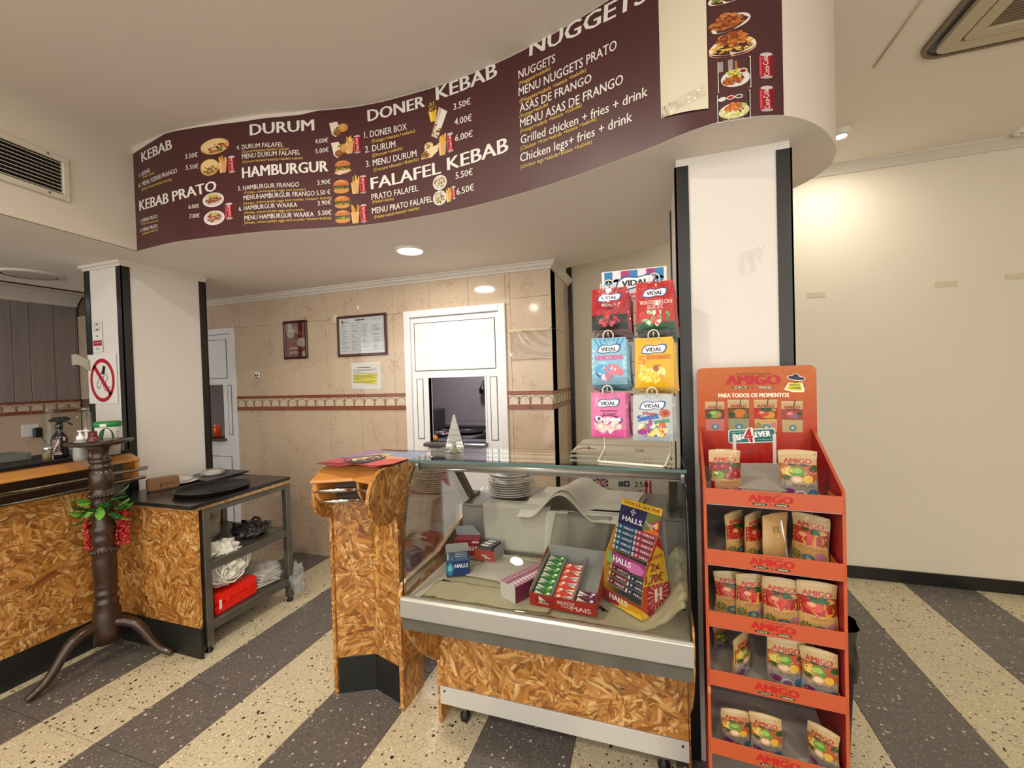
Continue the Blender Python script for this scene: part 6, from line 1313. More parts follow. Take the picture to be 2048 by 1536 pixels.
# candy rack
RM = pm('white_coated_wire', (216, 212, 200), .35); RY = 1.80
f0, f1 = atZ(1196, 922, GT1+.006), atZ(1331, 932, GT1+.006); xl, xr = -.197, .062
rk = thing('candy_rack', 'white wire rack with VIDAL header holding bags of sweets on the glass top', 'rack', (-.07, 1.72, GT1)); zb = GT1+.0046
MB().tube([(xl, RY, 1.93), (xl, RY, 1.252), (xl, RY-.012, 1.236), (f0.x, f0.y+.01, zb), (f0.x+.008, f0.y, zb), (f1.x-.010, f1.y, zb), (f1.x, f1.y+.008, zb), (xr, RY-.012, 1.236), (xr, RY, 1.252), (xr, RY, 1.93)], .0042, 10).build('frame_wire', RM, rk)
for z in (1.30, 1.345, 1.40, 1.50, 1.545, 1.60, 1.70, 1.745, 1.80, 1.87): MB().tube([(xl, RY, z), (xr, RY, z)], .0022, 8).build('cross_wire', RM, rk)
for z in (1.475,): MB().tube([(xl-.03, RY-.045, z+.022), (xl, RY+.004, z), (xr, RY-.055, z-.022)], .0045, 8).build('pink_tube', pm('pink_wire', (170, 40, 72), .4), rk)
h0, h1_, hb0 = atY(1205, 545, RY-.004), atY(1333, 536, RY-.004), atY(1207, 596, RY-.004)
hx0, hx1, hz1, hz0 = h0.x-.003, h1_.x, (h0.z+h1_.z)/2+.004, hb0.z-.016
box('header_card', (hx0, RY-.0072, hz0), (hx1, RY-.0052, hz1), pm('white_card', (216, 216, 218), .4), rk)
W_, h_ = hx1-hx0, hz1-hz0; P = Print(plane_fn((hx0, RY-.0074, hz0), (1, 0, 0), (0, 0, 1), (0, -1, 0)), .0002, .0003)
for k, cc_ in enumerate(((36, 120, 176), (214, 214, 220), (160, 48, 110), (36, 120, 176), (214, 214, 220), (150, 48, 120), (36, 120, 176))):
    a_, b2 = W_*(.04+.131*k), W_*(.04+.131*(k+1)); P.rect(a_, h_*.62, b2, h_*.97, cc_, 1); P.ell((a_+b2)/2, h_*.62, (b2-a_)/2, h_*.10, cc_, 1)
def vidal(P, cx, cy, w_, h_, l=4):
    """the oval VIDAL badge"""
    pts = [(-1, -.55), (-.85, .35), (-.45, .8), (.1, .62), (.65, .85), (1, .65), (.95, -.1), (.7, -.62), (.1, -.55), (-.4, -.75)]
    pts = [(p[0], p[1]) for p in catmull(pts+[pts[0]], 4)][:-1]
    P.poly([(cx+p[0]*w_*.56, cy+p[1]*h_*.66) for p in pts], (40, 78, 140), l); P.poly([(cx-.01*w_+p[0]*w_*.50, cy+p[1]*h_*.52) for p in pts], (236, 236, 236), l+1.5)
    P.text('VIDAL', cx-w_*.36, cy-h_*.22, cx+w_*.36, cy-h_*.20, h_*.42, (24, 32, 66), l+3, bold=.035)
vidal(P, W_*.52, h_*.55, W_*.56, h_*.46, 3); P.rect(W_*.30, h_*.0, W_*.78, h_*.20, (214, 60, 120), 1); P.ctext('vidal.es', W_*.54, h_*.10, W_*.3, h_*.1, (236, 236, 236), 4, bold=.02); P.build('header_print', rk)
def bagfn(w_, h_, th, side=-1):
    def f(u, v, l=0.0):
        k = max(0, math.sin(PI*min(1, max(0, (v-.03)/.86))))**.6*max(0, math.sin(PI*u))**.55
        return Vector(((u-.5)*w_*(1+.05*(1-v)-.06*k), side*(th*k*(1.15-.5*v)+.0006)+side*l, (v-1)*h_+.0))
    return f
def bagprint(style, w_, h_, th):
    f = bagfn(w_, h_, th); 
    P = Print(lambda u, v, l: f(u, v, l), .0002, .0006)
    def g(u0, v0, u1, v1, col, l=0, n=10, m=6):
        for i in range(n):
            for j in range(m): P.poly([(u0+(u1-u0)*i/n, v0+(v1-v0)*j/m), (u0+(u1-u0)*(i+1)/n, v0+(v1-v0)*j/m), (u0+(u1-u0)*(i+1)/n, v0+(v1-v0)*(j+1)/m), (u0+(u1-u0)*i/n, v0+(v1-v0)*(j+1)/m)], col, l)
    C = {'laces': ((160, 16, 28), (20, 16, 18)), 'melon': ((176, 30, 30), (24, 70, 44)), 'unicorn': ((130, 184, 210), (120, 160, 180)), 'banana': ((216, 170, 14), (216, 166, 20)), 'drops': ((206, 104, 156), (210, 84, 150)), 'mix': ((178, 184, 186), (160, 168, 174))}[style]
    g(.01, .01, .99, .99, C[0]); g(.01, .01, .99, .16 if style != 'laces' else .36, C[1], 1, 10, 3)
    if style == 'unicorn':
        for k in range(7): P.poly([(.5, .40), (.06+.14*k, .985), (.13+.14*k, .985)], (60, 150, 196), 1)
        for k in range(5): P.poly([(.5, .45), (.02, .25+.12*k), (.02, .30+.12*k)], (224, 236, 240), 1); P.poly([(.5, .45), (.98, .25+.12*k), (.98, .30+.12*k)], (70, 160, 200), 1)
    for r_, cc_ in ((1, 0),): vidal(P, .5, .76, .62, .19, 4)
    def tx(t, cu, cv, wd, h, col, **k): P.ctext(t, cu, cv, wd, h, (250, 250, 250) if k.pop('out', 0) else col, 9, **k)
    sd = {'laces': [(30, 20, 22), (170, 30, 40), (196, 60, 70), (60, 24, 28)], 'melon': [(190, 40, 50), (110, 170, 90), (226, 226, 206), (200, 80, 80), (60, 120, 60)], 'unicorn': [(60, 140, 196), (206, 110, 130), (230, 170, 190), (40, 90, 130), (240, 220, 230)],
          'banana': [(240, 214, 90), (206, 160, 60), (190, 120, 40), (238, 220, 150), (160, 96, 40)], 'drops': [(236, 206, 200), (214, 150, 180), (240, 226, 210), (230, 180, 190)], 'mix': [(226, 210, 130), (206, 90, 50), (150, 70, 130), (70, 130, 190), (230, 226, 200)]}[style]
    P.speckle(.5, .27, .36, .15, sd, 34, .075, 2, len(style))
    if style == 'laces': tx('Black', .5, .60, .42, .06, (24, 18, 20), bold=.04, out=1); tx('Black', .5, .60, .40, .055, (24, 18, 20), bold=.02); tx('+ Red', .48, .51, .26, .05, (40, 16, 20), bold=.03); tx('Sorties', .5, .41, .72, .10, (190, 40, 44), bold=.04)
    elif style == 'melon': P.speckle(.42, .93, .16, .05, [(150, 30, 34), (200, 60, 50)], 12, .05, 2, 3); tx('WATERMELON', .52, .57, .86, .085, (236, 214, 206), bold=.05); tx('WATERMELON', .52, .57, .85, .08, (176, 30, 40), bold=.01); tx('SLICES', .5, .47, .42, .075, (236, 214, 206), bold=.05); tx('SLICES', .5, .47, .41, .07, (176, 30, 40), bold=.01); P.ell(.25, .33, .2, .1, (196, 50, 56), 8, 14, a0=PI, a1=2*PI); 
    elif style == 'unicorn': tx('UNICORNS', .5, .585, .80, .10, (226, 90, 150), bold=.045); P.ell(.30, .34, .2, .10, (70, 160, 206), 6); P.ell(.62, .32, .22, .12, (220, 120, 140), 6)
    elif style == 'banana':
        tx('5', .17, .56, .16, .17, (214, 130, 30), bold=.06); tx('BANANAS', .62, .61, .62, .09, (200, 110, 24), bold=.05); tx('BANANAS', .62, .61, .61, .085, (240, 196, 60), bold=.0)
        for k in range(7): P.ell(.18+.09*(k % 5), .24+.11*(k//5)+.03*(k % 3), .10, .035, (240, 206, 60), 6+k % 2, 12, .5-.3*k)
    elif style == 'drops':
        tx('Strawberry', .52, .60, .50, .05, (120, 30, 80), bold=.03); tx('& cream', .54, .53, .40, .05, (120, 30, 80), bold=.03); P.ell(.5, .38, .42, .12, (110, 50, 120), 5); tx('Drops', .5, .42, .72, .12, (240, 240, 240), bold=.06)
        for k in range(8): P.ell(.18+.09*k, .21+.035*(k % 3), .075, .055, (238, 212, 200) if k % 2 else (228, 170, 184), 7+k % 2, 12)
    elif style == 'mix':
        tx('Mega', .42, .60, .34, .07, (170, 40, 70), bold=.05); P.text('Sweet', .12, .42, .66, .50, .13, (30, 90, 170), 9, bold=.07); P.text('mix', .60, .38, .94, .42, .10, (40, 140, 90), 9, bold=.06); P.ell(.82, .60, .14, .09, (190, 90, 40), 5); P.ell(.84, .60, .07, .05, (150, 40, 30), 6); P.ell(.22, .2, .12, .06, (150, 60, 140), 6)
        P.poly([(.35, .12), (.6, .30), (.68, .22), (.5, .10)], (232, 214, 120), 7); P.poly([(.6, .10), (.78, .30), (.85, .25), (.75, .10)], (232, 214, 120), 7)
    return P
STY = {'laces': ('red and black', (176, 22, 34), (14, 12, 14)), 'melon': ('red and green watermelon', (190, 34, 34), (16, 34, 24)), 'unicorn': ('blue and white unicorn', (140, 190, 214), (60, 110, 130)), 'banana': ('yellow banana', (230, 186, 26), (210, 160, 20)), 'drops': ('pink strawberry drops', (214, 100, 160), (190, 60, 130)), 'mix': ('silver sweet mix', (180, 186, 190), (150, 156, 164))}
def film(style):
    n, a_, b2 = STY[style]; t = NT('bag_film_'+style); g = t.n('ShaderNodeSeparateXYZ'); t.l(t.obj(), g.inputs[0]); m = t.n('ShaderNodeMapRange'); m.inputs[1].default_value = -.17; m.inputs[2].default_value = -.11; t.l(g.outputs[2], m.inputs[0])
    t.l(t.mix(m.outputs[0], lin(b2), lin(a_)), t.b.inputs['Base Color']); t.b.inputs['Roughness'].default_value = .22; t.b.inputs['Coat Weight'].default_value = .4; t.bump(t.noise(t.obj(), 55, 3, .6, 1.5), .5, .004); return t.m
def candybag(style, w_, h_, th, label, M, grp, detail):
    t = thing('candy_bag', label, 'candy bag', M=M, group=grp); mb = MB(); f = bagfn(w_, h_, th); f2 = bagfn(w_, h_, th*.8, 1); nu, nv = 16, 20; rdz = random.Random(len(style))
    mb.grid(lambda u, v: f(u, v), nu, nv); mb.grid(lambda u, v: f2(u, v), nu, nv)
    mb.build('bag_body', film(style), t, world=False, recalc=True, weld=True)
    if detail: bagprint(style, w_, h_, th).build('bag_print', t, INKG, world=False)
    return t
BG = [('laces', (1183, 576), (1254, 576), 660), ('melon', (1272, 564), (1346, 562), 660), ('unicorn', (1183, 676), (1252, 675), 770), ('banana', (1270, 676), (1345, 674), 775), ('drops', (1182, 786), (1250, 784), 874), ('mix', (1266, 790), (1343, 788), 882)]
YF = 1.685; NB = 6
for st, a_, b2, yb in BG:
    p, q, bt = atY(*a_, YF), atY(*b2, YF), atY((a_[0]+b2[0])/2, yb, YF); w_ = q.x-p.x; zt = (p.z+q.z)/2; h_ = zt-bt.z; xc = (p.x+q.x)/2; th = .009
    hk = MB(); zz_ = zt-.006
    hk.tube([(xc, RY, zz_+.012), (xc, YF-.008, zz_+.012), (xc, YF-.016, zz_+.018), (xc, YF-.020, zz_+.026)], .0022, 8); hk.build('hook', RM, rk)
    hk = MB(); hk.tube([(xc-.018, YF-.0145, zt-.010), (xc-.019, YF-.0145, zt+.012), (xc-.012, YF-.0145, zt+.024), (xc, YF-.0145, zt+.028), (xc+.012, YF-.0145, zt+.024), (xc+.019, YF-.0145, zt+.012), (xc+.018, YF-.0145, zt-.010)], .0028, 8); hk.build('price_loop', RM, rk)
    src = None
    for k in range(NB):
        M = Matrix.Translation((xc+.0032*k+(.002 if k % 2 else -.001)*(k > 0), YF+.0175*k, zt-(.0085, .0085, .005, .005, .002, .002)[BG.index((st, a_, b2, yb))]*k)) @ Matrix.Rotation(R([0, 2.5, -1.8, 3, -2.6, 2][k]), 4, 'Y') @ Matrix.Rotation(R(-3 if k else 0), 4, 'X')
        lab = ('front %s candy bag of its stack on the wire rack' % STY[st][0]) if k == 0 else '%s candy bag, %s of its stack' % (STY[st][0], ['front', 'second from the front', 'third from the front', 'third from the back', 'second from the back', 'rearmost'][k])
        grp = '%s candy bags on the wire rack' % STY[st][0]
        if k == 0: candybag(st, w_, h_, th, lab, M, grp, True)
        elif k == 1: src = candybag(st, w_, h_, th, lab, M, grp, False)
        else: dup(src, M, lab, grp)

# ================================================================ CARTONS BEHIND THE CASE
def carton(name, x0, x1, y0, y1, z0, z1, label):
    t = thing(name, label, 'carton', ((x0+x1)/2, (y0+y1)/2, z0)); m = pm('white_corrugated_card', (198, 190, 176), .7, var=.05)
    box('carton_body', (x0, y0, z0), (x1, y1, z1), m, t, .003); return t
carton('storage_carton', -.46, .096, 2.35, 2.80, 0, .615, 'plain lower white carton under the printed one behind the display case')
ct = carton('storage_carton', -.455, .098, 2.36, 2.86, .617, 1.118, 'white carton with flag and 250 SETS print behind the display case')
box('packing_tape', (-.452, 2.60, 1.1185), (.095, 2.65, 1.1195), pm('clear_brown_tape', (180, 168, 146), .2), ct)
P = Print(plane_fn((-.455, 2.36, .617), (1, 0, 0), (0, 0, 1), (0, -1, 0)), .0003, .0006); CW = .55
def cp(px, py): p = atY(px, py, 2.36); return p.x+.455, p.z-.617
a_ = cp(1202, 963); b2 = cp(1191, 958); K = (60, 54, 52)
u0, v0 = cp(1142, 972); u1, v1 = cp(1166, 957); 
for q in (((u0, v0), (u1, v0)), ((u0, v1), (u1, v1)), ((u0, v0), (u0, v1)), ((u1, v0), (u1, v1))): P.line(list(q), .003, K, 1)
for i in range(12): P.line([(u0+.008+i*(u1-u0-.016)/11, v0+.006), (u0+.008+i*(u1-u0-.016)/11, v1-.006)], .0015, K, 1)
u0, v0 = cp(1186, 973); u1, v1 = cp(1216, 958); P.rect(u0, v0, u1, v1, (40, 44, 84), 1); wu, wv = u1-u0, v1-v0
for q in (((u0, v0), (u1, v1)), ((u0, v1), (u1, v0))): P.line(list(q), .007, (220, 214, 206), 2); P.line(list(q), .003, (170, 40, 50), 3)
P.line([(u0, v0+wv/2), (u1, v0+wv/2)], .010, (220, 214, 206), 4); P.line([(u0+wu/2, v0), (u0+wu/2, v1)], .010, (220, 214, 206), 4); P.line([(u0, v0+wv/2), (u1, v0+wv/2)], .005, (170, 40, 50), 5); P.line([(u0+wu/2, v0), (u0+wu/2, v1)], .005, (170, 40, 50), 5)
P.line([cp(1200, 977), cp(1224, 978)], .003, K, 1); u0, v0 = cp(1237, 973); u1, v1 = cp(1247, 963); P.rect(u0, v0, u1, v1, (70, 90, 80), 1); u0, v0 = cp(1248, 973); u1, v1 = cp(1259, 962); P.rect(u0, v0, u1, v1, (60, 60, 60), 1); P.ell((u0+u1)/2, (v0+v1)/2, .007, .009, (200, 190, 176), 2)
P.text('250', *cp(1269, 974), *cp(1297, 975), .030, (44, 40, 42), 1); P.text('SETS', *cp(1276, 983), *cp(1292, 983), .010, (80, 70, 70), 1)
P.text('500', *cp(1270, 903), *cp(1288, 904), .013, (44, 40, 42), 1); P.text('500', *cp(1271, 996), *cp(1290, 997), .018, (90, 50, 60), 1)
u0 = cp(1290, 950)[0]; 
for k, cc_ in enumerate(((150, 28, 66), (214, 190, 196), (166, 36, 76))): P.rect(u0+.0105*k, .02, u0+.0105*(k+1), .499, cc_, 1)
P.line([cp(1152, 899), cp(1165, 896), cp(1180, 896), cp(1192, 899)], .004, (60, 40, 44), 1); P.poly([cp(1176, 899), cp(1180, 899), cp(1178, 890)], (150, 40, 60), 2); P.build('carton_print', ct)

# ================================================================ KITCHEN SEEN THROUGH THE HATCH
kt = thing('kitchen_worktop', 'steel kitchen worktop seen through the service hatch', 'worktop', (-2.3, 4.3, 0)); KS = pm('kitchen_steel', (120, 112, 116), .35, .5)
box('worktop', (-3.1, 3.90, .92), (-1.75, 4.55, .95), KS, kt, .003); box('shelf', (-3.1, 3.95, .55), (-1.75, 4.5, .57), KS, kt, .003)
for x, y in ((-3.05, 3.95), (-1.8, 3.95), (-3.05, 4.5), (-1.8, 4.5)): box('leg', (x-.02, y-.02, 0), (x+.02, y+.02, .919), KS, kt, .002)
k2 = thing('kitchen_worktop', 'second steel worktop against the kitchen rear wall', 'worktop', (-2.0, 4.8, 0)); box('worktop', (-2.6, 4.62, .97), (-1.0, 4.98, 1.0), KS, k2, .003)
for x in (-2.55, -1.05):
    for y in (4.66, 4.94): box('leg', (x-.02, y-.02, 0), (x+.02, y+.02, .969), KS, k2, .002)
t = thing('frying_pan', 'large dark round pan on the kitchen worktop behind the hatch', 'pan', (-1.98, 4.2, .951)); c = (-1.94, 4.24, .951)
MB().lathe([(.001, 0), (.15, 0), (.19, .03), (.195, .032), (.155, .006), (.001, .005)], c, 32, False).build('pan_body', BLK, t); MB().tube([(c[0]-.18, c[1]-.05, .98), (c[0]-.32, c[1]-.12, 1.0)], .011, 8).build('handle', BLK, t)
t = thing('kitchen_appliance', 'dark boxy kitchen appliance at the left of the hatch opening', 'appliance', (-2.36, 4.1, .951)); box('casing', (-2.68, 4.02, .951), (-2.30, 4.4, 1.22), pm('dark_appliance', (34, 32, 34), .4), t, .006); box('control_strip', (-2.66, 4.012, 1.17), (-2.32, 4.019, 1.20), STEELD, t, .001)
t = thing('steel_pan', 'shallow steel bowl on the kitchen worktop left of the dark pan', 'bowl', (-2.30, 3.95, .951)); MB().lathe([(.001, 0), (.06, 0), (.09, .045), (.094, .046), (.064, .004), (.001, .004)], (-2.12, 3.99, .951), 28, False).build('bowl_body', CHROME, t)
q = atY(968, 775, 4.97); t = thing('wall_hook', 'small black utensil hanging on the kitchen wall', 'utensil', (q.x, 4.99, q.z-.08)); box('hanger_plate', (q.x-.03, 4.985, q.z+.02), (q.x+.03, 4.999, q.z+.09), STEELD, t, .003); MB().lathe([(.001, -.08), (.045, -.075), (.05, -.02), (.03, .01), (.012, .04)], (q.x, 4.93, q.z), 16, False).build('utensil_body', BLK, t)
q = atY(868, 872, 3.04); t = thing('orange_cup', 'small orange cup on the hatch ledge', 'cup', (q.x, 3.04, 1.051)); MB().lathe([(.001, 0), (.017, 0), (.021, .038), (.019, .038), (.016, .003), (.001, .003)], (q.x, 3.06, 1.0505), 20, False).build('cup_body', pm('orange_plastic', (216, 130, 40), .4), t)
q = atY(434, 860, 3.08); t = thing('drink_can', 'orange drink can on the ledge of the left hatch behind the column', 'can', (q.x, 3.08, 1.036)); MB().lathe([(.001, 0), (.030, 0), (.037, .008), (.037, .115), (.031, .124), (.001, .125)], (q.x, 3.08, 1.0355), 24, False).build('can_body', pm('orange_can', (214, 86, 24), .25, .3), t)
MB().lathe([(.0315, .117), (.0335, .121), (.0335, .126), (.029, .126), (.001, .1255)], (q.x, 3.08, 1.0355), 24, False).build('rim', CHROME, t)
P = Print(lambda u, v, l: Vector((q.x+(.0372+l)*math.cos(u), 3.08+(.0372+l)*math.sin(u), 1.0355+v))); P.ell(-1.9, .065, .5, .02, (40, 60, 130), 1); P.build('can_print', t)

# ================================================================ ORANGE JUICE DISPLAY STAND
SA = R(-3.5); SM = Matrix.Translation((.148, 1.42, 0)) @ Matrix.Rotation(SA, 4, 'Z'); SMI = SM.inverted()
def sp(px, py, v=0.0):
    c = SMI @ CAM; d = SMI.to_3x3() @ ray(px, py); t = (v-c.y)/d.y; q = c+d*t; return q.x, q.z
st = thing('display_stand', 'tall orange-red cardboard AMIGO stand with five shelves of juice pouches', 'display stand', M=SM)
ORC = pm('orange_card', (176, 78, 40), .42); REC = pm('dark_red_card_inner', (150, 26, 26), .5); REO = pm('red_card_outer', (150, 34, 28), .45); GRC = pm('grey_card_back', (122, 112, 114), .7); WHC = pm('pale_card_shelf', (190, 184, 176), .55)
SW, SD = .346, .300
prof = [(0, .0), (0, 1.200), (.012, 1.208), (SD-.01, 1.345), (SD, 1.345), (SD, .0)]
MB().prism([(a, b) for a, b in prof], -.0065, -.0005, 'x').build('side_wall', REO, st, world=False); MB().prism(prof, SW+.0005, SW+.0065, 'x').build('side_wall', REO, st, world=False)
MB().prism([(.003, .02), (.003, 1.19), (.014, 1.20), (SD-.012, 1.335), (SD-.006, .02)], SW-.0008, SW, 'x').build('inner_side', REC, st, world=False); MB().prism([(.003, .02), (.003, 1.19), (.014, 1.20), (SD-.012, 1.335), (SD-.006, .02)], 0, .0008, 'x').build('inner_side', REC, st, world=False)
for x in (-.0075, SW-.0005):   # orange front edges, running up the sloped shoulders
    MB().box((x, -.0012, 0), (x+.0085, -.0002, 1.200)).build('front_edge', ORC if 1 else REO, st, world=False)
    MB().prism([(0, 1.2005), (.012, 1.2085), (SD-.008, 1.3455), (SD-.008, 1.3475), (.012, 1.2105), (0, 1.2025)], x, x+.0085, 'x').build('shoulder_edge', ORC, st, world=False)
MB().box((.001, SD-.004, .02), (SW-.001, SD-.001, 1.30)).build('back_wall', GRC, st, world=False)
LZ = [1.192, 1.003, .810, .626, .410, .205]; SF = [z-.048 for z in LZ]
for k, z in enumerate(LZ):
    MB().box((.001, .001, z-.052), (SW-.001, SD-.005, z-.0485)).build('shelf', WHC, st, world=False)
    lp = MB().box((-.003, -.0045, z-.049), (SW+.003, -.0015, z)).build('shelf_lip', ORC, st, .0008, world=False)
    MB().box((SW-.012, -.001, z-.045), (SW-.010, .08, z-.004)).build('side_tab', ORC, lp, world=False)
    P = Print(plane_fn((0, -.0046, z-.049), (1, 0, 0), (0, 0, 1), (0, -1, 0)), .0002, .0003); RDD = (176, 34, 34); DG = (44, 58, 34); cx = .172+(.0 if k < 3 else .006)
    P.text('AMIGO', cx-.056, .0175, cx+.056, .0175, .020, RDD, 2, bold=.045); P.ctext('ALWAYS WANTED', cx, .0425, .060, .0028, (110, 60, 30), 2)
    for dx, tt in ((-.028, 'JUICY'), (.028, 'FRIEND')): P.ell(cx+dx, .0105, .0205, .0042, DG, 2, 16); P.ctext(tt, cx+dx, .0105, .026, .0042, (220, 206, 176), 4, bold=.02)
    P.poly([(cx+.0045*math.cos(PI/2+2*PI*j/10)*(1 if j % 2 == 0 else .45), .0105+.0045*math.sin(PI/2+2*PI*j/10)*(1 if j % 2 == 0 else .45)) for j in range(10)], RDD, 3); P.build('lip_print', lp, world=False)
MB().box((0, -.0035, .003), (SW, -.0015, .155)).build('base_panel', REO, st, world=False)
for z, w_ in ((.548, .03), (.30, .05)): MB().box((SW+.0068, .002, z), (SW+.0075, .05, z+w_)).build('clear_tape_patch', pm('brown_tape', (190, 130, 80), .25), st, world=False)
MB().box((-.0075, -.0016, .548), (.002, -.0013, .568)).build('clear_tape_patch', pm('brown_tape', (190, 130, 80), .25), st, world=False)
# header card with rounded top corners
HV = SD-.0045; u0 = sp(1392, 745, HV)[0]+.002; u1 = sp(1632.5, 738, HV)[0]; zt = 1.563; rr = .022
poly = [(u0, 1.20), (u1, 1.20)]+[(u1-rr+rr*math.cos(R(a)), zt-rr+rr*math.sin(R(a))) for a in range(0, 91, 15)]+[(u0+rr+rr*math.cos(R(a)), zt-rr+rr*math.sin(R(a))) for a in range(90, 181, 15)]
hd = MB().prism(poly, HV, HV+.004, 'y').build('header_card', ORC, st, world=False)
P = Print(plane_fn((0, HV, 0), (1, 0, 0), (0, 0, 1), (0, -1, 0)), .00015, .0009)
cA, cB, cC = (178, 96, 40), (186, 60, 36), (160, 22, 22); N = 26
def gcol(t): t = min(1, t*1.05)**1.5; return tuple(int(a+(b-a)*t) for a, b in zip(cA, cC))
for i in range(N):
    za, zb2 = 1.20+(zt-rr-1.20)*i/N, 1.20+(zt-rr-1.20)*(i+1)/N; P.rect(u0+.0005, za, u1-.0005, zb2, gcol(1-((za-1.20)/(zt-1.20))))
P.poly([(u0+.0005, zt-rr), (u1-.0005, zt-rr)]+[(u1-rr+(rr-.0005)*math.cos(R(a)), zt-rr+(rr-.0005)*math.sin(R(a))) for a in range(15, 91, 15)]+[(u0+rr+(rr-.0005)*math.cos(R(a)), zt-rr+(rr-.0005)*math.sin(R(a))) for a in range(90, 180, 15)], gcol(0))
def q(px, py): return sp(px, py, HV)
def ht(t, a, b, hp, col, l=3, **k): a_, b_ = q(*a), q(*b); h_ = q(a[0], a[1]-hp)[1]-a_[1]; P.text(t, a_[0], a_[1], b_[0], b_[1], h_, col, l, **k)
ht('ALWAYS WANTED', (1471, 749.5), (1541, 749), 3.6, (96, 60, 30), bold=.02); ht('AMIGO', (1453, 769.5), (1559.5, 768.5), 18.5, (170, 34, 40), bold=.055)
for a, b, tt in ((1464, 1498, 'JUICY'), (1513, 1548, 'FRIEND')): c0 = q((a+b)/2, 775); c1 = q(b, 775); P.ell(c0[0], c0[1], c1[0]-c0[0], .0052, (50, 66, 40), 3); ht(tt, (a+4, 777), (b-4, 777), 4.4, (222, 210, 180), 5, bold=.02)
c0 = q(1505.5, 775); P.poly([(c0[0]+.006*math.cos(PI/2+PI*j/5)*(1 if j % 2 == 0 else .45), c0[1]+.006*math.sin(PI/2+PI*j/5)*(1 if j % 2 == 0 else .45)) for j in range(10)], (170, 34, 40), 3)
ht('PARA TODOS OS MOMENTOS', (1437, 795), (1577.5, 794), 8, (238, 226, 206), bold=.03)
# flying saucer sticker
W4 = (236, 232, 226); P.poly([q(*p) for p in ((1577, 765), (1568, 779), (1585, 784), (1607, 784.5), (1609, 780), (1604, 765))], W4, 3); P.poly([q(*p) for p in ((1580, 765), (1571.5, 777.5), (1586, 781.5), (1605.5, 782), (1601, 765))], (206, 196, 60), 4)
c0 = q(1592, 756); P.ell(c0[0], c0[1], .0275, .0088, W4, 4, 24, -.16); P.ell(c0[0], c0[1], .0255, .0066, (40, 32, 66), 5, 24, -.16); c0 = q(1591, 752); P.ell(c0[0], c0[1], .011, .0088, W4, 4); P.ell(c0[0], c0[1], .0092, .0072, (40, 32, 66), 6)
ht('NO', (1587, 766), (1596, 766), 3, (60, 50, 30), 6, bold=.03); ht('ARTIFICIAL', (1578, 771), (1600, 772), 3.2, (90, 110, 40), 6, bold=.03); ht('COLOURS', (1579, 777), (1601, 778), 3.4, (50, 44, 34), 6, bold=.03)
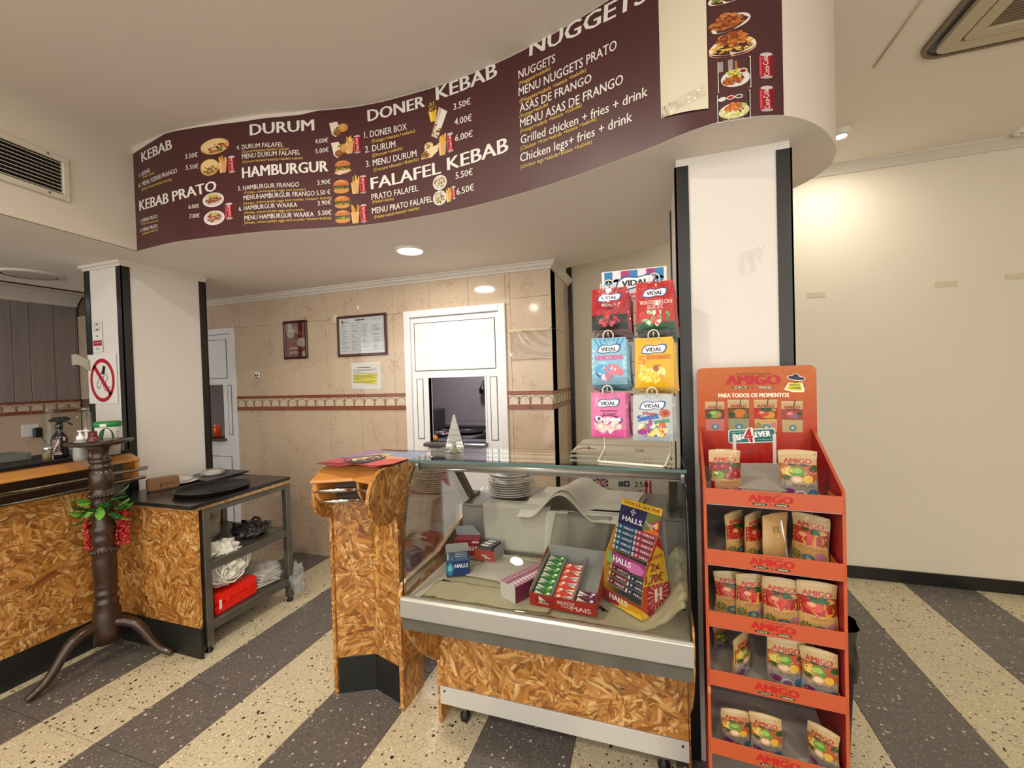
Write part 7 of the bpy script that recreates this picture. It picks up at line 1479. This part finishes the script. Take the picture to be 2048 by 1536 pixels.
def pouch_print(PP, f, style, l=0, full=True):
    """juice pouch artwork in unit coordinates through f(u, v)"""
    def pol(pts, col, ly): PP.poly([f(*p) for p in pts], tuple(int(x*.86) for x in col), l+ly)
    def el(cu, cv, ru, rv, col, ly, n=14, a0=0, a1=2*PI): full_ = abs(a1-a0-2*PI) < 1e-6; pol([(cu+ru*math.cos(a0+(a1-a0)*k/n), cv+rv*math.sin(a0+(a1-a0)*k/n)) for k in range(n if full_ else n+1)], col, ly)
    def strip(v0, v1, col, ly, n=8, m=3):
        for i in range(n):
            for j in range(m): pol([(i/n, v0+(v1-v0)*j/m), ((i+1)/n, v0+(v1-v0)*j/m), ((i+1)/n, v0+(v1-v0)*(j+1)/m), (i/n, v0+(v1-v0)*(j+1)/m)], col, ly)
    def tx(t, cu, cv, w_, h_, col, ly, bold=0):
        for e in ((-1, 0, 1) if bold else (0,)):
            vs, fs = glyphs(t); o = len(PP.v); PP.v += [PP.fn(*f(cu-w_/2+x*w_+e*bold*h_*.5, cv-h_/2+y*h_), PP.base+(l+ly+.2*e)*PP.step) for x, y in vs]; PP.f += [tuple(i+o for i in q_) for q_ in fs]; PP.c += [lin(col)]*len(fs)
    base = (196, 160, 106); strip(.0, 1, base, 0, 8, 8); strip(.74, .93, (206, 174, 120), 1); strip(.93, 1, (216, 190, 142), 1)
    fr = {'mango': (170, 40, 30), 'tropical': (176, 90, 50), 'apple': (110, 60, 40), 'orange': (120, 70, 30), 'straw': (140, 40, 40), 'peach': (160, 70, 50)}[style]
    strip(.42, .74, fr, 1, 8, 4)
    tx('AMIGO', .5, .80, .74, .095, (168, 36, 34), 8, .16)
    for c_ in (.36, .66): el(c_, .725, .12, .022, (60, 74, 40), 6)
    if style == 'mango':
        el(.38, .54, .36, .16, (196, 44, 30), 2); el(.62, .52, .30, .13, (226, 150, 40), 3); el(.40, .57, .26, .10, (214, 70, 40), 4); el(.33, .60, .12, .045, (240, 160, 120), 5); el(.55, .67, .26, .045, (40, 92, 44), 6); el(.86, .55, .14, .14, (150, 60, 30), 2); el(.84, .68, .12, .04, (206, 170, 90), 3)
    elif style == 'tropical':
        el(.20, .60, .18, .11, (220, 170, 70), 2); el(.20, .60, .13, .075, (236, 206, 110), 3); el(.46, .60, .22, .10, (96, 150, 50), 4); el(.46, .62, .13, .05, (150, 196, 90), 5); el(.74, .60, .2, .12, (196, 80, 60), 2); el(.44, .46, .18, .065, (214, 170, 130), 6); el(.44, .46, .13, .045, (236, 206, 170), 7); el(.74, .47, .14, .075, (226, 180, 60), 6); el(.18, .48, .14, .04, (50, 92, 46), 5); el(.92, .66, .12, .06, (40, 84, 40), 5)
    elif style == 'straw':
        for a_, b_ in ((.2, .62), (.45, .64), (.7, .6), (.85, .5), (.62, .48)): el(a_, b_, .15, .09, (150, 30, 40), 2); el(a_-.03, b_+.03, .05, .03, (206, 90, 96), 3)
        el(.24, .49, .22, .085, (120, 160, 60), 5); el(.18, .52, .08, .03, (190, 214, 140), 6); el(.86, .68, .14, .035, (50, 96, 44), 5); el(.5, .57, .12, .03, (60, 104, 50), 5)
    elif style == 'apple': el(.5, .56, .36, .13, (120, 170, 60), 2); el(.7, .52, .14, .07, (214, 130, 90), 3); el(.2, .52, .14, .07, (40, 84, 40), 3); el(.42, .61, .14, .05, (176, 206, 110), 4)
    elif style == 'orange': el(.55, .57, .32, .14, (214, 120, 40), 2); el(.2, .52, .16, .09, (36, 80, 40), 3); el(.85, .5, .12, .07, (90, 120, 50), 3)
    else: el(.5, .56, .32, .13, (206, 70, 70), 2); el(.62, .52, .18, .08, (140, 110, 150), 3); el(.84, .6, .14, .05, (36, 86, 44), 4); el(.4, .6, .14, .05, (236, 150, 130), 4)
    lc = {'mango': (214, 170, 104), 'straw': (196, 150, 110), 'apple': (196, 120, 110), 'orange': (150, 150, 110), 'peach': (196, 170, 120)}.get(style, (150, 146, 140)); strip(.0, .415, lc, 2, 8, 4); pol([(0, .405), (1, .405), (1, .425), (0, .425)], (120, 60, 34), 5)
    if full:
        tx({'mango': 'MANGO', 'straw': 'STRAWBERRY', 'tropical': 'TROPICAL'}.get(style, 'JUICE'), .58, .35, .62, .06, (176, 120, 70) if style != 'tropical' else (110, 96, 96), 7, .1)
    if style == 'mango': [pol([(.16+.14*math.cos(a_-.2), .18+.09*math.sin(a_-.2)), (.16+.03*math.cos(a_), .18), (.16+.15*math.cos(a_+.15), .18+.10*math.sin(a_+.15))], (50, 110, 46), 6) for a_ in [k*.7 for k in range(9)]]; el(.84, .22, .13, .08, (196, 130, 150), 6)
    if style == 'tropical': el(.22, .22, .16, .06, (130, 50, 110), 6); el(.52, .16, .2, .10, (214, 206, 210), 6); el(.52, .16, .13, .065, (150, 120, 160), 7); el(.86, .2, .13, .08, (60, 120, 166), 6)
    else:
        el(.52 if style != 'straw' else .46, .14, .18, .095, (40, 110, 160), 7, 18); el(.52 if style != 'straw' else .46, .14, .14, .072, (90, 160, 200), 8, 18); c_ = .52 if style != 'straw' else .46
        pol([(c_+.10*math.cos(PI/2+PI*j/5)*(1 if j % 2 == 0 else .45), .14+.052*math.sin(PI/2+PI*j/5)*(1 if j % 2 == 0 else .45)) for j in range(10)], (240, 214, 90), 9)
    if style == 'straw': el(.82, .18, .14, .08, (206, 110, 130), 7); pol([(.04, .05), (.14, .05), (.10, .34), (.0, .34)], (170, 30, 40), 7)
for (xa, xb, ya, yb, sty) in ((1411, 1448.5, 803, 861, 'apple'), (1456, 1498, 799, 862, 'orange'), (1508.5, 1554, 799, 863, 'mango'), (1563, 1605.5, 802, 864, 'peach')):
    A_, B_2 = q(xa, yb), q(xb, ya); pouch_print(P, lambda u, v, A_=A_, B_2=B_2: (A_[0]+(B_2[0]-A_[0])*(u+(.5-u)*.06*(1-v)), A_[1]+(B_2[1]-A_[1])*v), sty, 3, False)
    m_ = (A_[0]+B_2[0])/2; P.line([(m_+.004, B_2[1]-.028), (m_+.009, B_2[1]+.004)], .0022, (40, 30, 26), 14)
# BF 4 EVER road sign printed on the lower header
def bq(px, py): return q(px, py)
P.poly([bq(*p) for p in ((1456, 862), (1460, 859), (1546, 856), (1550, 859), (1551, 880), (1547, 884), (1463, 887), (1457, 884))], (214, 214, 206), 16); P.poly([bq(*p) for p in ((1458, 863), (1461, 861), (1545, 858), (1548, 860), (1549, 879), (1546, 882), (1464, 885), (1459, 883))], (34, 104, 116), 17)
ht('BF', (1468, 881), (1486, 880), 12, (230, 232, 226), 19, bold=.04); ht('EVER', (1511, 874), (1541, 872), 11, (230, 232, 226), 19, bold=.04); ht('4', (1488.5, 887.5), (1509.5, 885.5), 31, (232, 226, 220), 20, bold=.05); ht('4', (1491, 885.5), (1507, 883.5), 27, (176, 30, 46), 22, bold=.02)
P.line([bq(1462, 865), bq(1490, 863)], .002, (150, 190, 120), 19); P.line([bq(1514, 879), bq(1543, 878)], .002, (150, 190, 120), 19); P.build('header_print', hd, world=False)

# pouches
FOIL = pm('beige_pouch_foil', (206, 172, 116), .28, coat=.3)
def foilmat():
    t = NT('beige_pouch_foil_bumped'); t.b.inputs['Base Color'].default_value = lin((176, 144, 92)); t.b.inputs['Roughness'].default_value = .3; t.b.inputs['Coat Weight'].default_value = .3; t.bump(t.noise(t.obj(), 45, 3, .6, 1), .4, .003); return t.m
FOIL = foilmat()
def pfn(w_, h_, th, sg=-1, seed=0):
    def f(u, v, l=0.0):
        u = min(.9999, max(0.0001, u)); v = min(1, max(0, v))
        k = (math.sin(PI*u)**.6)*min(1, (1-v)*1.6)**.8*(.55+.45*min(1, v*6))
        wd = w_*(1-.10*(v > .0)*math.sin(PI*min(1, v*1.1))*.5+.0)
        cr = .0016*math.sin(u*9+seed)*math.sin(v*11+seed*2)*(1-v*.4)
        return Vector(((u-.5)*wd+.002*math.sin(v*6+seed), sg*(th*k+cr*math.sin(PI*u)+.0004+l), v*h_-.004*(abs(u-.5)*2)**2*(v > .9)))
    return f
def pouch(style, px, wpx, top, shelf, v, yaw, label, back=False, sc_=1.0, grp=None):
    u, z1 = sp(px, top, v); z0 = SF[shelf]+.0005; h_ = max(.08, z1-z0); u = min(u, SW-.052) if abs(yaw) < 20 else u; w_ = .100*sc_; seed = px % 7
    M = SM @ Matrix.Translation((u, v, z0)) @ Matrix.Rotation(R(yaw), 4, 'Z')
    t = thing('juice_pouch', label, 'juice pouch', M=M, group=grp); mb = MB(); th = .019
    f, g = pfn(w_, h_, th, -1, seed), pfn(w_, h_, th, 1, seed); mb.grid(lambda a, b: f(a, b), 16, 22); mb.grid(lambda a, b: g(a, b), 16, 22); mb.build('pouch_body', FOIL, t, world=False, weld=True)
    if back:
        P = Print(lambda a, b, l: f(a, b, l), .0002, .0006)
        for k in range(6): P.line([(.30, .74-.022*k), (.56, .735-.022*k)], .012, (120, 96, 60), 1)
        P.rect(.30, .52, .52, .60, (196, 164, 112), 1); P.build('small_print', t, INKG, world=False)
        a, b = f(.62, .86, .004), f(.80, .02, .006); MB().tube([a, b], .0026, 8).build('straw', WHT, t, world=False)
        return t
    P = Print(lambda a, b, l: f(a, b, l), .00016, .0006); pouch_print(P, lambda a, b: (a*.98+.01, b*.985+.005), style); P.build('pouch_print', t, INKG, world=False)
    MB().prism([(-w_*.46, h_-.010), (w_*.46, h_-.010), (w_*.46, h_-.0085), (-w_*.46, h_-.0085)], -.0022, .0, 'y').build('crimped_seal', FOIL, t, world=False); return t
pouch('straw', 1449, 64, 898, 0, .075, 4, 'strawberry and apple juice pouch at the left of the top tray', sc_=.92)
pouch('tropical', 1595, 72, 899, 0, .080, -6, 'tropical fruit juice pouch at the right of the top tray', sc_=1.0)
pouch('mango', 1468, 34, 1022, 1, .10, 52, 'mango pouch turned sideways at the left end of the second shelf')
pouch('mango', 1506, 32, 1024, 1, .10, 54, 'mango pouch turned sideways, second from the left on the second shelf')
pouch('mango', 1549, 40, 1026, 1, .085, 38, 'pouch showing its plain back with a white straw on the second shelf', back=True)
pouch('mango', 1620, 48, 1028, 1, .09, -32, 'mango pouch at the right end of the second shelf')
pouch('mango', 1461, 44, 1142, 2, .10, 8, 'mango pouch at the left end of the third shelf')
pouch('mango', 1501, 52, 1147, 2, .085, 12, 'mango pouch second from the left on the third shelf', sc_=.92)
pouch('mango', 1562, 68, 1155, 2, .06, -4, 'mango pouch second from the right on the third shelf', sc_=1.02)
pouch('mango', 1638, 75, 1163, 2, .045, -3, 'mango pouch at the right end of the third shelf', sc_=1.0)
pouch('tropical', 1481, 33, 1267, 3, .075, 58, 'tropical pouch turned sideways on the left of the fourth shelf')
pouch('tropical', 1570, 66, 1276, 3, .060, -3, 'tropical pouch second from the right on the fourth shelf', sc_=1.0)
pouch('tropical', 1643, 61, 1298, 3, .036, -12, 'tropical pouch at the right end of the fourth shelf', sc_=.92)
pouch('tropical', 1440, 31, 1312, 3, .20, 40, 'small slumped pouch deep in the left corner of the fourth shelf', sc_=.55)
pouch('tropical', 1471, 58, 1418, 4, .050, 5, 'tropical pouch at the left end of the lowest shelf in view', sc_=.86)
pouch('tropical', 1531, 62, 1428, 4, .040, -4, 'tropical pouch in the middle of the lowest shelf in view', sc_=.86)
pouch('tropical', 1646, 50, 1453, 4, .040, -30, 'tropical pouch at the right end of the lowest shelf in view', sc_=.80)
# clear leaflet holder on the top tray
t = thing('leaflet_holder', 'pale plastic leaflet holder with two upright strips between the pouches on the top tray', 'holder', M=SM); FR = pm('frosted_plastic', (206, 202, 196), .3, alpha=.8)
def hp(px, py, v): u, z = sp(px, py, v); return (u, v, z)
for xa, xb in ((1465, 1473), (1545, 1553)):
    a, b = hp(xa, 868, .20), hp(xb, 925, .20); MB().box((a[0], .1985, SF[0]+.001), (b[0], .202, a[2])).build('upright_strip', FR, t, world=False)
z0 = SF[0]+.001; P4 = [hp(1482, 926, .205), hp(1562, 926, .205), hp(1572, 984, .06), hp(1476, 976, .06)]; zt_ = z0+.05
MB().add([(P4[0][0], .205, P4[0][2]), (P4[1][0], .205, P4[1][2]), (P4[2][0], .06, P4[2][2]), (P4[3][0], .06, P4[3][2])], [(0, 1, 2, 3)]).build('slanted_plate', pm('pale_plate', (196, 192, 184), .4), t, solid=.002, world=False)
MB().box((P4[0][0]+.01, .197, z0), (P4[1][0]-.01, .203, P4[0][2]-.002)).build('rear_rib', FR, t, world=False); MB().box((P4[3][0]+.01, .064, z0), (P4[2][0]-.01, .068, P4[2][2]-.001)).build('front_rib', FR, t, world=False)
